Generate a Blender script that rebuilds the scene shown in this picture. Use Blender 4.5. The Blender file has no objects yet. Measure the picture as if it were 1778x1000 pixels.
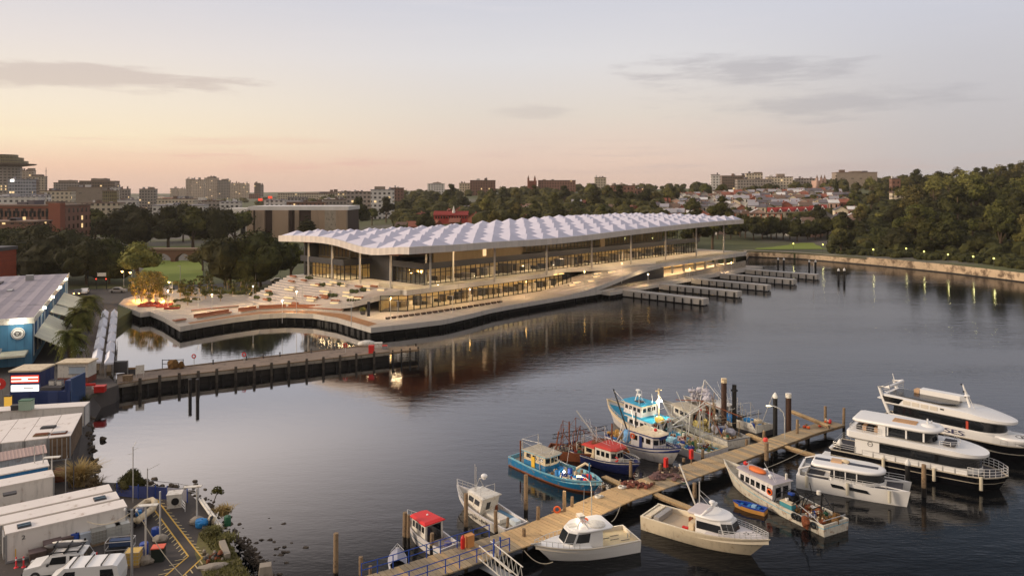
import bpy, math, random
from mathutils import Vector, Matrix
R = random.Random(11)
S = bpy.context.scene
COL = S.collection
F, CX, HY, H = 1300.0, 889.0, 330.0, 30.0
PI = math.pi
def P(px, py, z=0.0):
    D = F*(H-z)/(py-HY)
    return Vector(((px-CX)/F*D, D, z))
def PD(px, D, z=0.0): return Vector(((px-CX)/F*D, D, z))
def ZA(py, D): return H-(py-HY)*D/F
def lerp(a, b, t): return a+(b-a)*t
def sst(a, b, x):
    t = min(1, max(0, (x-a)/(b-a))); return t*t*(3-2*t)
def interp(tab, x):
    if x <= tab[0][0]: return tab[0][1]
    for (x0, y0), (x1, y1) in zip(tab, tab[1:]):
        if x <= x1: return y0+(y1-y0)*(x-x0)/(x1-x0)
    return tab[-1][1]
def lin(c): return tuple((v/255/12.92 if v/255 <= .04045 else ((v/255+.055)/1.055)**2.4) for v in c)

# ---------------------------------------------------------------- materials
class NT:
    def __init__(s, t): s.t = t; t.nodes.clear()
    def n(s, ty, ins=None, **kw):
        o = s.t.nodes.new(ty)
        for k, v in kw.items(): setattr(o, k, v)
        for k, v in (ins or {}).items(): s.put(o.inputs[k], v)
        return o
    def put(s, sock, v):
        if hasattr(v, 'is_linked') or hasattr(v, 'links'): s.t.links.new(v, sock)
        else:
            if isinstance(v, tuple) and len(v) == 3 and sock.type == 'RGBA': v = v+(1,)
            sock.default_value = v
    def m(s, op, a, b=0.0, c=0.0, clamp=False):
        o = s.n('ShaderNodeMath', operation=op, use_clamp=clamp)
        s.put(o.inputs[0], a); s.put(o.inputs[1], b); s.put(o.inputs[2], c)
        return o.outputs[0]
    def mix(s, f, a, b):
        o = s.n('ShaderNodeMix', data_type='RGBA')
        s.put(o.inputs[0], f); s.put(o.inputs[6], a); s.put(o.inputs[7], b)
        return o.outputs[2]
    def ramp(s, f, pts, interp='LINEAR'):
        o = s.n('ShaderNodeValToRGB'); r = o.color_ramp; r.interpolation = interp
        while len(r.elements) < len(pts): r.elements.new(.5)
        for e, (p, c) in zip(r.elements, pts):
            e.position = p; e.color = (c, c, c, 1) if isinstance(c, (int, float)) else tuple(c)+(1,)
        s.put(o.inputs[0], f); return o.outputs[0]
    def sm(s, f, a, b):
        o = s.n('ShaderNodeMapRange', interpolation_type='SMOOTHSTEP')
        s.put(o.inputs[0], f); s.put(o.inputs[1], a); s.put(o.inputs[2], b); return o.outputs[0]
    def noise(s, vec, scale, detail=3, rough=.55):
        o = s.n('ShaderNodeTexNoise', {'Scale': scale, 'Detail': detail, 'Roughness': rough})
        if vec is not None: s.put(o.inputs['Vector'], vec)
        return o.outputs[0]
    def scaled(s, vec, sc):
        o = s.n('ShaderNodeMapping'); s.put(o.inputs[0], vec); o.inputs[3].default_value = sc; return o.outputs[0]
def newmat(name):
    m = bpy.data.materials.new(name); m.use_nodes = True
    t = NT(m.node_tree); out = t.n('ShaderNodeOutputMaterial')
    return m, t, out
def surf(t, out, col, rough, metal=0, bump=None, bstr=.3, bdist=.05, spec=.5, **kw):
    b = t.n('ShaderNodeBsdfPrincipled', {'Base Color': col, 'Roughness': rough, 'Metallic': metal, 'Specular IOR Level': spec})
    if bump is not None:
        bn = t.n('ShaderNodeBump', {'Height': bump, 'Strength': bstr, 'Distance': bdist}); t.put(b.inputs['Normal'], bn.outputs[0])
    t.put(out.inputs[0], b.outputs[0]); return b
def mat(name, rgb, rough=.6, var=.18, scale=1.5, metal=0, dirt=None, dirtamt=.35, bump=0, spec=.4, stripes=None, rnd=0, streak=0):
    m, t, out = newmat(name); c = lin(rgb)
    oc = t.n('ShaderNodeTexCoord').outputs['Object']
    nz = t.noise(oc, scale, 5, .62)
    col = t.mix(nz, tuple(x*(1-var) for x in c), tuple(min(1, x*(1+var)) for x in c))
    if streak:   # vertical runs of dirt on walls
        nz3 = t.noise(t.scaled(oc, (streak, streak, streak*.12)), 1, 4, .6)
        col = t.mix(t.m('MULTIPLY', t.sm(nz3, .5, .75), .45), col, tuple(x*.5 for x in c))
    if dirt is not None:
        nd = t.noise(oc, scale*2.3, 6, .7)
        col = t.mix(t.m('MULTIPLY', t.sm(nd, .62-dirtamt*.4, .78-dirtamt*.3), .85), col, lin(dirt))
    if rnd:
        oi = t.n('ShaderNodeObjectInfo').outputs['Random']
        hs = t.n('ShaderNodeHueSaturation', {'Color': col, 'Value': t.m('ADD', t.m('MULTIPLY', oi, 2*rnd), 1-rnd)})
        col = hs.outputs[0]
    bp = None
    if stripes:  # (period, axis, depth-dark): planks / corrugation in UV metres
        per, ax, dk = stripes
        uv = t.n('ShaderNodeSeparateXYZ', {0: t.n('ShaderNodeUVMap').outputs[0]}).outputs[ax]
        fr = t.m('FRACT', t.m('DIVIDE', uv, per))
        tri = t.m('ABSOLUTE', t.m('SUBTRACT', fr, .5))
        gap = t.sm(tri, .40, .5)
        idn = t.n('ShaderNodeTexWhiteNoise', {1: t.m('FLOOR', t.m('DIVIDE', uv, per))}, noise_dimensions='1D').outputs[0]
        col = t.mix(t.m('MULTIPLY', gap, dk), t.mix(t.m('MULTIPLY', idn, .3), col, tuple(x*.6 for x in c)), tuple(x*.25 for x in c))
        bp = tri
    elif bump: bp = t.noise(oc, scale*4, 5, .65)
    surf(t, out, col, rough, metal, bp, bump or .4, .03 if not stripes else per*.3, spec)
    return m
def emis(name, rgb, st):
    m, t, out = newmat(name); e = t.n('ShaderNodeEmission', {0: lin(rgb), 1: st}); t.put(out.inputs[0], e.outputs[0]); return m
def facade(name, wall, glass=(50, 52, 58), w=3.2, h=3.2, fw=.55, fh=.5, lit=.025, litc=(255, 214, 150), lst=.9, rough=.8):
    m, t, out = newmat(name)
    uv = t.n('ShaderNodeSeparateXYZ', {0: t.n('ShaderNodeUVMap').outputs[0]})
    u, v = t.m('DIVIDE', uv.outputs[0], w), t.m('DIVIDE', uv.outputs[1], h)
    fu, fv = t.m('FRACT', u), t.m('FRACT', v)
    a = t.m('LESS_THAN', t.m('ABSOLUTE', t.m('SUBTRACT', fu, .5)), fw/2)
    b = t.m('LESS_THAN', t.m('ABSOLUTE', t.m('SUBTRACT', fv, .5)), fh/2)
    geo = t.n('ShaderNodeSeparateXYZ', {0: t.n('ShaderNodeNewGeometry').outputs['Normal']}).outputs[2]
    vert = t.m('LESS_THAN', t.m('ABSOLUTE', geo), .5)
    win = t.m('MULTIPLY', t.m('MULTIPLY', a, b), vert)
    cv = t.n('ShaderNodeCombineXYZ', {0: t.m('FLOOR', u), 1: t.m('FLOOR', v)})
    oi = t.n('ShaderNodeObjectInfo').outputs['Random']
    t.put(cv.inputs[2], t.m('MULTIPLY', oi, 91.7))
    wn = t.n('ShaderNodeTexWhiteNoise', {0: cv.outputs[0]}, noise_dimensions='3D').outputs[0]
    nz = t.noise(t.n('ShaderNodeTexCoord').outputs['Object'], .25, 5, .65)
    wc = lin(wall)
    hs = t.n('ShaderNodeHueSaturation', {'Color': t.mix(nz, tuple(x*.75 for x in wc), tuple(min(1, x*1.2) for x in wc)), 'Value': t.m('ADD', t.m('MULTIPLY', oi, .3), .85)})
    g = lin(glass); col = t.mix(win, hs.outputs[0], t.mix(wn, tuple(x*.6 for x in g), tuple(x*1.6 for x in g)))
    bs = surf(t, out, col, t.mix(win, (rough,)*3, (.15,)*3), 0)
    l = t.m('MULTIPLY', win, t.m('GREATER_THAN', wn, 1-lit))
    t.put(bs.inputs['Emission Color'], lin(litc)); t.put(bs.inputs['Emission Strength'], t.m('MULTIPLY', l, lst))
    return m

# ---------------------------------------------------------------- mesh builder
class MB:
    def __init__(s): s.v = []; s.f = []; s.m = []; s.X = None
    def add(s, vs, fs, mi=0):
        b = len(s.v)
        s.v += [tuple(s.X @ Vector(p)) if s.X else tuple(p) for p in vs]
        for f in fs: s.f.append(tuple(i+b for i in f)); s.m.append(mi)
        return s
    def box(s, c, d, rz=0, mi=0, top=1.0, ry=0):
        x, y, z = d[0]/2, d[1]/2, d[2]/2; cs, sn = math.cos(rz), math.sin(rz); vs = []
        for k in (-1, 1):
            f = top if k > 0 else 1
            for a, b in ((-1, -1), (1, -1), (1, 1), (-1, 1)):
                X, Y, Z = a*x*f, b*y*f, k*z
                if ry: X, Z = X*math.cos(ry)+Z*math.sin(ry), -X*math.sin(ry)+Z*math.cos(ry)
                vs.append((c[0]+X*cs-Y*sn, c[1]+X*sn+Y*cs, c[2]+Z))
        return s.add(vs, [(3, 2, 1, 0), (4, 5, 6, 7), (0, 1, 5, 4), (1, 2, 6, 5), (2, 3, 7, 6), (3, 0, 4, 7)], mi)
    def bx(s, x0, x1, y0, y1, z0, z1, mi=0):
        return s.box(((x0+x1)/2, (y0+y1)/2, (z0+z1)/2), (x1-x0, y1-y0, z1-z0), 0, mi)
    def prism(s, poly, z0, z1, mi=0, poly2=None, mtop=None):
        n = len(poly); p2 = poly2 or poly
        Z0 = z0 if isinstance(z0, (list, tuple)) else [z0]*n; Z1 = z1 if isinstance(z1, (list, tuple)) else [z1]*n
        vs = [(p[0], p[1], Z0[i]) for i, p in enumerate(poly)]+[(p[0], p[1], Z1[i]) for i, p in enumerate(p2)]
        a = sum(poly[i][0]*poly[(i+1) % n][1]-poly[(i+1) % n][0]*poly[i][1] for i in range(n))
        fs = [(i, (i+1) % n, n+(i+1) % n, n+i) for i in range(n)]+[tuple(reversed(range(n)))]
        tf = [tuple(range(n, 2*n))]
        if a < 0: fs = [tuple(reversed(f)) for f in fs]; tf = [tuple(reversed(f)) for f in tf]
        b = len(s.v); s.add(vs, fs, mi)
        for f in tf: s.f.append(tuple(i+b for i in f)); s.m.append(mi if mtop is None else mtop)
        return s
    def tube(s, pts, r, n=6, mi=0, r2=None):
        pts = [Vector(p) for p in pts]; k = len(pts); vs = []
        for i, p in enumerate(pts):
            d = (pts[min(i+1, k-1)]-pts[max(i-1, 0)]).normalized()
            a = d.cross(Vector((0, 0, 1)) if abs(d.z) < .9 else Vector((1, 0, 0))).normalized(); b = d.cross(a)
            rr = r if r2 is None else lerp(r, r2, i/(k-1))
            for j in range(n):
                t = 2*PI*(j+.5)/n; vs.append(p+a*math.cos(t)*rr+b*math.sin(t)*rr)
        fs = [(i*n+j, i*n+(j+1) % n, (i+1)*n+(j+1) % n, (i+1)*n+j) for i in range(k-1) for j in range(n)]
        fs += [tuple(reversed(range(n))), tuple(range((k-1)*n, k*n))]
        return s.add(vs, fs, mi)
    def bar(s, a, b, w, h=None, mi=0): return s.tube([a, b], w*.6, 4, mi)
    def lathe(s, c, prof, n=10, mi=0):
        vs = [(c[0]+r*math.cos(2*PI*j/n), c[1]+r*math.sin(2*PI*j/n), c[2]+z) for r, z in prof for j in range(n)]; k = len(prof)
        fs = [(i*n+j, i*n+(j+1) % n, (i+1)*n+(j+1) % n, (i+1)*n+j) for i in range(k-1) for j in range(n)]
        return s.add(vs, fs+[tuple(reversed(range(n))), tuple(range((k-1)*n, k*n))], mi)
    def ball(s, c, r, n=8, m=5, jit=0, mi=0):
        if not isinstance(r, (tuple, list)): r = (r, r, r)
        vs = [(c[0], c[1], c[2]-r[2])]
        for i in range(1, m):
            a = PI*i/m
            for j in range(n):
                t = 2*PI*j/n; q = 1+R.uniform(-jit, jit)
                vs.append((c[0]+r[0]*math.sin(a)*math.cos(t)*q, c[1]+r[1]*math.sin(a)*math.sin(t)*q, c[2]-r[2]*math.cos(a)*q))
        vs.append((c[0], c[1], c[2]+r[2])); fs = [(0, 1+(j+1) % n, 1+j) for j in range(n)]
        for i in range(m-2):
            for j in range(n): fs.append((1+i*n+j, 1+i*n+(j+1) % n, 1+(i+1)*n+(j+1) % n, 1+(i+1)*n+j))
        b = 1+(m-2)*n; fs += [(b+j, b+(j+1) % n, b+n) for j in range(n)]
        return s.add(vs, fs, mi)
    def torus(s, c, r0, r1, ax='z', n=12, k=6, mi=0):
        vs = []
        for i in range(n):
            a = 2*PI*i/n
            for j in range(k):
                b = 2*PI*j/k; x, y, z = (r0+r1*math.cos(b))*math.cos(a), (r0+r1*math.cos(b))*math.sin(a), r1*math.sin(b)
                if ax == 'y': x, y, z = x, z, y
                if ax == 'x': x, y, z = z, x, y
                vs.append((c[0]+x, c[1]+y, c[2]+z))
        return s.add(vs, [(i*k+j, ((i+1) % n)*k+j, ((i+1) % n)*k+(j+1) % k, i*k+(j+1) % k) for i in range(n) for j in range(k)], mi)
    def sheet(s, rows, mi=0, flip=False):
        n = len(rows[0]); vs = [p for r in rows for p in r]; fs = []
        for i in range(len(rows)-1):
            for j in range(n-1):
                f = (i*n+j, i*n+j+1, (i+1)*n+j+1, (i+1)*n+j); fs.append(tuple(reversed(f)) if flip else f)
        return s.add(vs, fs, mi)
    def quad(s, *p, mi=0): return s.add(p, [tuple(range(len(p)))], mi)
    def slab(s, q, off, mi=0):  # thin solid from a quad pushed along its normal by off
        q = [Vector(p) for p in q]; nrm = (q[1]-q[0]).cross(q[-1]-q[0]).normalized()*off; k = len(q)
        vs = q+[p+nrm for p in q]
        return s.add(vs, [tuple(range(k, 2*k)), tuple(reversed(range(k)))]+[(i, (i+1) % k, k+(i+1) % k, k+i) for i in range(k)], mi)
    def mesh(s, name, mats, smooth=False):
        me = bpy.data.meshes.new(name); me.from_pydata(s.v, [], s.f)
        for q in (mats if isinstance(mats, (list, tuple)) else [mats]): me.materials.append(q)
        me.polygons.foreach_set('material_index', s.m)
        uv = me.uv_layers.new(name='UVMap').data; vv = me.vertices
        for p in me.polygons:
            nn = p.normal
            if abs(nn.z) < .75:
                l = math.hypot(nn.x, nn.y) or 1; tx, ty = -nn.y/l, nn.x/l
                for li in p.loop_indices:
                    co = vv[me.loops[li].vertex_index].co; uv[li].uv = (co.x*tx+co.y*ty, co.z)
            else:
                for li in p.loop_indices:
                    co = vv[me.loops[li].vertex_index].co; uv[li].uv = (co.x, co.y)
        if smooth:
            me.polygons.foreach_set('use_smooth', [True]*len(me.polygons))
            if smooth != True:
                me.set_sharp_from_angle(angle=smooth)
        return me
    def build(s, name, mats, parent=None, smooth=False):
        o = bpy.data.objects.new(name, s.mesh(name, mats, smooth)); COL.objects.link(o)
        if parent is not None: o.parent = parent
        return o
def tag(o, label=None, cat=None, group=None, kind=None):
    for k, v in (('label', label), ('category', cat), ('group', group), ('kind', kind)):
        if v: o[k] = v
    return o
def thing(name, label, cat, loc=(0, 0, 0), rz=0, group=None):
    o = bpy.data.objects.new(name, None); COL.objects.link(o); o.location = loc; o.rotation_euler = (0, 0, rz)
    o.empty_display_size = .3
    return tag(o, label, cat, group)
def kids(o): return KID.get(o.name, [x for x in COL.objects if x.parent == o])
KID = {}
def dup(root, loc, rz=0, label=None, group=None, scale=None):
    if root.name not in KID: KID[root.name] = [(c, [g for g in COL.objects if g.parent == c]) for c in COL.objects if c.parent == root]
    r = root.copy(); COL.objects.link(r); r.location = loc; r.rotation_euler = (0, 0, rz)
    if label: r['label'] = label
    if group: r['group'] = group
    if scale: r.scale = scale if isinstance(scale, (tuple, list)) else (scale,)*3
    for ch, gs in KID[root.name]:
        c = ch.copy(); COL.objects.link(c); c.parent = r
        for g in gs: d = g.copy(); COL.objects.link(d); d.parent = c
    return r
def text(s, size, name, m, parent, loc, rot, ext=.01, align='CENTER', sx=1):
    cu = bpy.data.curves.new(name, 'FONT'); cu.body = s; cu.size = size; cu.extrude = ext; cu.align_x = align
    o = bpy.data.objects.new(name, cu); dg = None
    COL.objects.link(o); bpy.context.view_layer.update()
    me = bpy.data.meshes.new_from_object(o.evaluated_get(bpy.context.evaluated_depsgraph_get()))
    COL.objects.unlink(o); bpy.data.objects.remove(o)
    me.materials.clear(); me.materials.append(m)
    q = bpy.data.objects.new(name, me); COL.objects.link(q); q.parent = parent; q.location = loc; q.rotation_euler = rot; q.scale = (sx, 1, 1)
    return q
# ---------------------------------------------------------------- camera, sky, sun
cam = bpy.data.cameras.new('camera'); co = bpy.data.objects.new('camera', cam); COL.objects.link(co)
co.location = (0, 0, H); co.rotation_euler = (PI/2, 0, 0); cam.sensor_width = 36; cam.lens = 36*F/1778
cam.shift_y = -(500-HY)/1778; cam.clip_end = 20000; cam.clip_start = .5; S.camera = co
S.view_settings.view_transform = 'Standard'; S.view_settings.look = 'None'; S.view_settings.exposure = .32; S.view_settings.gamma = 1
S.cycles.use_denoising = True
S.cycles.max_bounces = 8; S.cycles.transparent_max_bounces = 12; S.cycles.sample_clamp_indirect = 4; S.cycles.caustics_reflective = False; S.cycles.caustics_refractive = False
SUNDIR = Vector((-.93, -.10, .30)).normalized()
w = bpy.data.worlds.new('World'); S.world = w; w.use_nodes = True
t = NT(w.node_tree); out = t.n('ShaderNodeOutputWorld')
d = t.n('ShaderNodeSeparateXYZ', {0: t.n('ShaderNodeTexCoord').outputs['Generated']})
X, Y, Z = d.outputs
el = t.m('ARCSINE', Z); az = t.m('ARCTAN2', X, Y)
hor = t.m('SQRT', t.m('ADD', t.m('MULTIPLY', X, X), t.m('MULTIPLY', Y, Y)))
gx, gy = -.80, .60                                   # azimuth of the afterglow
glow = t.m('DIVIDE', t.m('ADD', t.m('MULTIPLY', X, gx), t.m('MULTIPLY', Y, gy)), t.m('MAXIMUM', hor, .001))
eln = t.m('DIVIDE', el, 1.5708, clamp=True)
L_ = lambda *c: lin(c)
left = t.ramp(eln, [(0, L_(216, 182, 164)), (.018, L_(232, 194, 168)), (.04, L_(239, 221, 190)), (.065, L_(234, 220, 200)), (.11, L_(220, 211, 206)), (.15, L_(205, 202, 207)), (.165, L_(205, 202, 207)), (.20, (1.45, 1.27, 1.16)), (.27, (1.7, 1.45, 1.3)), (.33, (1.1, .94, .86)), (.5, (.55, .52, .56)), (1, (.56, .55, .60))])
mid = t.ramp(eln, [(0, L_(212, 182, 166)), (.025, L_(220, 194, 178)), (.063, L_(214, 203, 192)), (.11, L_(211, 208, 209)), (.155, L_(199, 199, 207)), (.20, L_(196, 194, 202)), (.32, L_(172, 170, 180)), (.5, (.50, .49, .54)), (1, (.56, .55, .60))])
right = t.ramp(eln, [(0, L_(180, 173, 173)), (.04, L_(184, 179, 180)), (.10, L_(190, 188, 193)), (.16, L_(194, 196, 208)), (.22, L_(112, 126, 142)), (.32, L_(92, 106, 124)), (.5, (.40, .42, .48)), (1, (.56, .55, .60))])
backc = t.ramp(eln, [(0, (.50, .42, .36)), (.2, (.62, .54, .48)), (.5, (.58, .54, .54)), (1, (.56, .55, .60))])
c1 = t.mix(t.sm(glow, .58, .98), mid, left)
c2 = t.mix(t.sm(Y, .1, -.35), t.mix(t.sm(glow, .50, .05), c1, right), backc)
# cloud streaks (directions in the sky, at infinity)
cv = t.n('ShaderNodeCombineXYZ', {0: t.m('MULTIPLY', az, 9), 1: t.m('MULTIPLY', el, 62), 2: 3.1}).outputs[0]
n1 = t.noise(cv, 1.0, 7, .62)
cv2 = t.n('ShaderNodeCombineXYZ', {0: t.m('MULTIPLY', az, 3.2), 1: t.m('MULTIPLY', el, 40), 2: 7.7}).outputs[0]
n2 = t.noise(cv2, 1.3, 5, .6)
def win(px, py, wx, wy):
    a0, e0 = math.atan((px-CX)/F), math.atan((HY-py)/F)
    q = t.m('ADD', t.m('POWER', t.m('ABSOLUTE', t.m('DIVIDE', t.m('SUBTRACT', az, a0), wx/F)), 2.0), t.m('POWER', t.m('ABSOLUTE', t.m('DIVIDE', t.m('SUBTRACT', el, e0), wy/F)), 2.0))
    return t.m('SUBTRACT', 1, t.m('SQRT', q))
def cloud(mask, gain, lo, hi): return t.sm(t.m('ADD', n1, t.m('MULTIPLY', mask, gain)), lo, hi)
def lim(m): return t.m('MAXIMUM', m, -1.2)
ca = cloud(lim(win(140, 160, 320, 30)), .62, .62, .86)
cb = cloud(lim(win(1290, 132, 230, 40)), .36, .52, .82)
cc = cloud(lim(win(1460, 190, 320, 36)), .34, .54, .86)
cd = cloud(lim(win(940, 195, 130, 20)), .45, .60, .88)
low = t.m('MULTIPLY', t.sm(n2, .48, .70), t.m('MULTIPLY', t.sm(el, .012, .03), t.sm(el, .085, .04)))
dark = t.m('MAXIMUM', t.m('MAXIMUM', ca, t.m('MULTIPLY', cb, 1.0)), t.m('MAXIMUM', t.m('MULTIPLY', cc, .8), t.m('MULTIPLY', cd, .5)))
c3 = t.mix(t.m('MULTIPLY', low, .55), c2, t.mix(t.sm(glow, .4, .9), L_(190, 172, 168), L_(222, 172, 160)))
c4 = t.mix(t.m('MULTIPLY', dark, .5), c3, t.mix(t.sm(glow, .3, .9), L_(158, 154, 160), L_(182, 164, 158)))
wisp = t.m('MULTIPLY', t.sm(n2, .5, .8), t.sm(el, .10, .3))
c5 = t.mix(t.m('MULTIPLY', wisp, .16), c4, L_(238, 226, 222))
gnd = t.mix(t.sm(Z, -.02, 0.0), L_(70, 66, 62), c5)
sky = t.n('ShaderNodeTexSky', sky_type='NISHITA', sun_disc=False, sun_elevation=math.asin(SUNDIR.z), sun_rotation=math.atan2(SUNDIR.x, SUNDIR.y), air_density=1.2, dust_density=2.0)
bg1 = t.n('ShaderNodeBackground', {0: sky.outputs[0], 1: .004}); bg2 = t.n('ShaderNodeBackground', {0: gnd, 1: .9})
t.put(out.inputs[0], t.n('ShaderNodeAddShader', {0: bg1.outputs[0], 1: bg2.outputs[0]}).outputs[0])
sl = bpy.data.lights.new('sun', 'SUN'); sl.energy = 2.5; sl.angle = math.radians(14); sl.color = (1, .80, .60)
so = bpy.data.objects.new('sun', sl); COL.objects.link(so); so.rotation_euler = (-SUNDIR).to_track_quat('-Z', 'Y').to_euler(); so.location = (-60, -10, 60)
def lamp(loc, col, power, r=.2, name='lamp_light'):
    l = bpy.data.lights.new(name, 'POINT'); l.energy = power; l.color = col; l.shadow_soft_size = r
    o = bpy.data.objects.new(name, l); COL.objects.link(o); o.location = loc; return o

# ---------------------------------------------------------------- shared materials
CONC = mat('pale_concrete', (186, 180, 172), .8, .12, .35, streak=.8, bump=.1)
CONC2 = mat('weathered_concrete', (150, 140, 126), .9, .25, .3, dirt=(84, 72, 60), dirtamt=.3, streak=.7, bump=.2)
PAVE = mat('granite_paving', (176, 164, 150), .8, .1, .5, stripes=(1.2, 0, .18))
ASPH = mat('asphalt', (62, 58, 56), .9, .3, .5, dirt=(84, 76, 68), dirtamt=.2, bump=.2)
WHITE = mat('white_gelcoat', (226, 224, 220), .3, .05, .6, spec=.5)
WHITED = mat('worn_white_paint', (212, 207, 196), .5, .1, 1.2, dirt=(140, 116, 90), dirtamt=.25, streak=4)
CREAM = mat('cream_paint', (208, 190, 158), .6, .12, 1, dirt=(128, 92, 60), dirtamt=.25)
BLACK = mat('black_paint', (24, 25, 28), .45, .2, 2)
DGREY = mat('dark_grey_deck', (70, 68, 70), .7, .2, 1.5)
GREY = mat('grey_metal', (150, 150, 150), .45, .1, 2, metal=.3)
STEEL = mat('steel_tube', (196, 194, 190), .35, .06, 2, metal=.4)
GLASSD = mat('dark_tinted_glass', (20, 23, 27), .06, .1, 1, spec=.8)
TIMB = mat('timber_decking', (178, 150, 108), .8, .2, .9, stripes=(.16, 0, .7), dirt=(110, 92, 70), dirtamt=.2)
PILE = mat('timber_pile', (136, 114, 88), .85, .3, 1.6, dirt=(56, 44, 34), dirtamt=.3, bump=.4)
PILED = mat('wet_pile', (30, 25, 22), .5, .3, 2, bump=.4)
RUST = mat('rusty_steel', (120, 66, 38), .85, .35, 2, dirt=(52, 34, 26), dirtamt=.3, bump=.3)
ROPE = mat('rope', (170, 160, 140), .9, .2, 4)
RED = mat('red_paint', (198, 40, 34), .5, .12, 1.5)
ORANGE = mat('orange_paint', (224, 96, 34), .5, .12, 2)
YEL = mat('yellow_paint', (222, 178, 60), .6, .15, 2)
BLUEB = mat('blue_plastic', (28, 66, 150), .45, .15, 2)
GREENP = mat('green_plastic', (40, 96, 66), .5, .15, 2)
TARPG = mat('grey_tarpaulin', (150, 150, 162), .7, .2, 1.5, bump=.5)
TARPB = mat('blue_tarpaulin', (30, 116, 178), .6, .25, 1.5, bump=.5)
NET = mat('fishing_net', (120, 88, 48), 1, .5, 3, dirt=(48, 40, 30), dirtamt=.4, bump=.8)
ROCKM = mat('shore_rock', (82, 72, 60), .9, .4, 1.2, dirt=(46, 32, 26), dirtamt=.3, bump=.5)
LITW = emis('white_lamp', (255, 246, 226), 14)
LITY = emis('warm_lamp', (255, 206, 120), 10)
# ---------------------------------------------------------------- water
m, t, out = newmat('harbour_water')
geo = t.n('ShaderNodeNewGeometry'); pos = geo.outputs['Position']
sp = t.n('ShaderNodeSeparateXYZ', {0: pos})
ruffle_dim = t.sm(t.m('ADD', sp.outputs[0], t.m('MULTIPLY', t.noise(pos, .018, 2), 50)), -20, 75)  # mask rising to the right: drives ripples and the painted dimming
patch = t.sm(t.noise(t.scaled(pos, (.012, .035, 1)), 1, 3, .6), .38, .66)
amp = t.m('ADD', .02, t.m('MULTIPLY', ruffle_dim, t.m('ADD', .05, t.m('MULTIPLY', patch, .12))))
n1w = t.noise(t.scaled(pos, (1.5, 3.4, 1)), 1, 3, .5)
n2w = t.noise(t.scaled(pos, (.30, .75, 1)), 1, 2, .5)
hh = t.m('MULTIPLY', t.m('ADD', t.m('MULTIPLY', n1w, .55), t.m('MULTIPLY', n2w, 1.1)), amp)
bn = t.n('ShaderNodeBump', {'Height': hh, 'Strength': 1, 'Distance': .27}).outputs[0]
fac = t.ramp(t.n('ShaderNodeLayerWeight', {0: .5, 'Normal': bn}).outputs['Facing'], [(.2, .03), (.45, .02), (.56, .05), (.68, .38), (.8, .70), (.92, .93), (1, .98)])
fac = t.m('MULTIPLY', fac, t.m('SUBTRACT', 1, t.m('MULTIPLY', ruffle_dim, .55)))   # mirror strength cut by position, painting the water darker to the right
gl = t.n('ShaderNodeBsdfGlossy', {'Color': (.93, .93, .95), 'Roughness': .045, 'Normal': bn})
df = t.n('ShaderNodeBsdfPrincipled', {'Base Color': (.004, .005, .006), 'Roughness': .6, 'Specular IOR Level': 0.0})
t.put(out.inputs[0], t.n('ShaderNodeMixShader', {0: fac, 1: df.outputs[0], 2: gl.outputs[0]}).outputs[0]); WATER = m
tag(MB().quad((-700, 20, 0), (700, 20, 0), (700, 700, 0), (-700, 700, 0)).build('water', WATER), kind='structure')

# ---------------------------------------------------------------- terrain behind the harbour
SHORE = [(-900, 160), (207, 160), (240, 186), (281, 190), (400, 200), (500, 206), (700, 195), (900, 228), (1083, 246), (1296, 318), (1300, 337), (1380, 328), (1500, 302), (1778, 244), (2000, 214), (2600, 170)]
HILL = {-900: [(0, 2), (450, 2), (900, 3), (1500, 9), (3000, 16)], 300: [(0, 2), (450, 2), (700, 2.5), (1500, 7), (3000, 14)], 600: [(0, 2), (330, 2), (420, 2.4), (900, 12), (1500, 20), (3000, 24)],
        900: [(0, 2), (330, 2.4), (600, 14), (1000, 26), (3000, 30)], 1200: [(0, 2), (345, 2.4), (600, 16), (1000, 32), (3000, 34)], 1400: [(0, 2.4), (390, 2.6), (600, 18), (1000, 36), (3000, 38)],
        1600: [(0, 2.5), (330, 3), (500, 18), (800, 38), (3000, 40)], 1778: [(0, 2.5), (255, 3), (400, 15), (650, 37), (3000, 42)], 2600: [(0, 2.5), (230, 3), (400, 15), (650, 38), (3000, 42)]}
def hz(px, D):
    ks = sorted(HILL); px = min(max(px, ks[0]), ks[-1])
    for a, b in zip(ks, ks[1:]):
        if px <= b: return lerp(interp(HILL[a], D), interp(HILL[b], D), (px-a)/(b-a))
def ground(px, D): return PD(px, D, hz(px, D))
m, t, out = newmat('grassy_ground')
pos = t.n('ShaderNodeNewGeometry').outputs['Position']
g1 = t.mix(t.noise(pos, .03, 5, .6), lin((48, 52, 26)), lin((90, 92, 46)))
g2 = t.mix(t.sm(t.noise(pos, .008, 4, .6), .5, .62), g1, lin((92, 86, 78)))
surf(t, out, g2, .95); GRASSY = m
cols = [-900+i*50 for i in range(71)]; rows = []
for px in cols:
    d0 = interp(SHORE, px)
    rows.append([tuple(PD(px, d0, -1))]+[tuple(PD(px, d0+(3200-d0)*(k/44)**2.2, hz(px, d0+(3200-d0)*(k/44)**2.2)-.04)) for k in range(45)])
tag(MB().sheet(rows, flip=True).build('ground', GRASSY, None, .6), kind='structure')

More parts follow.
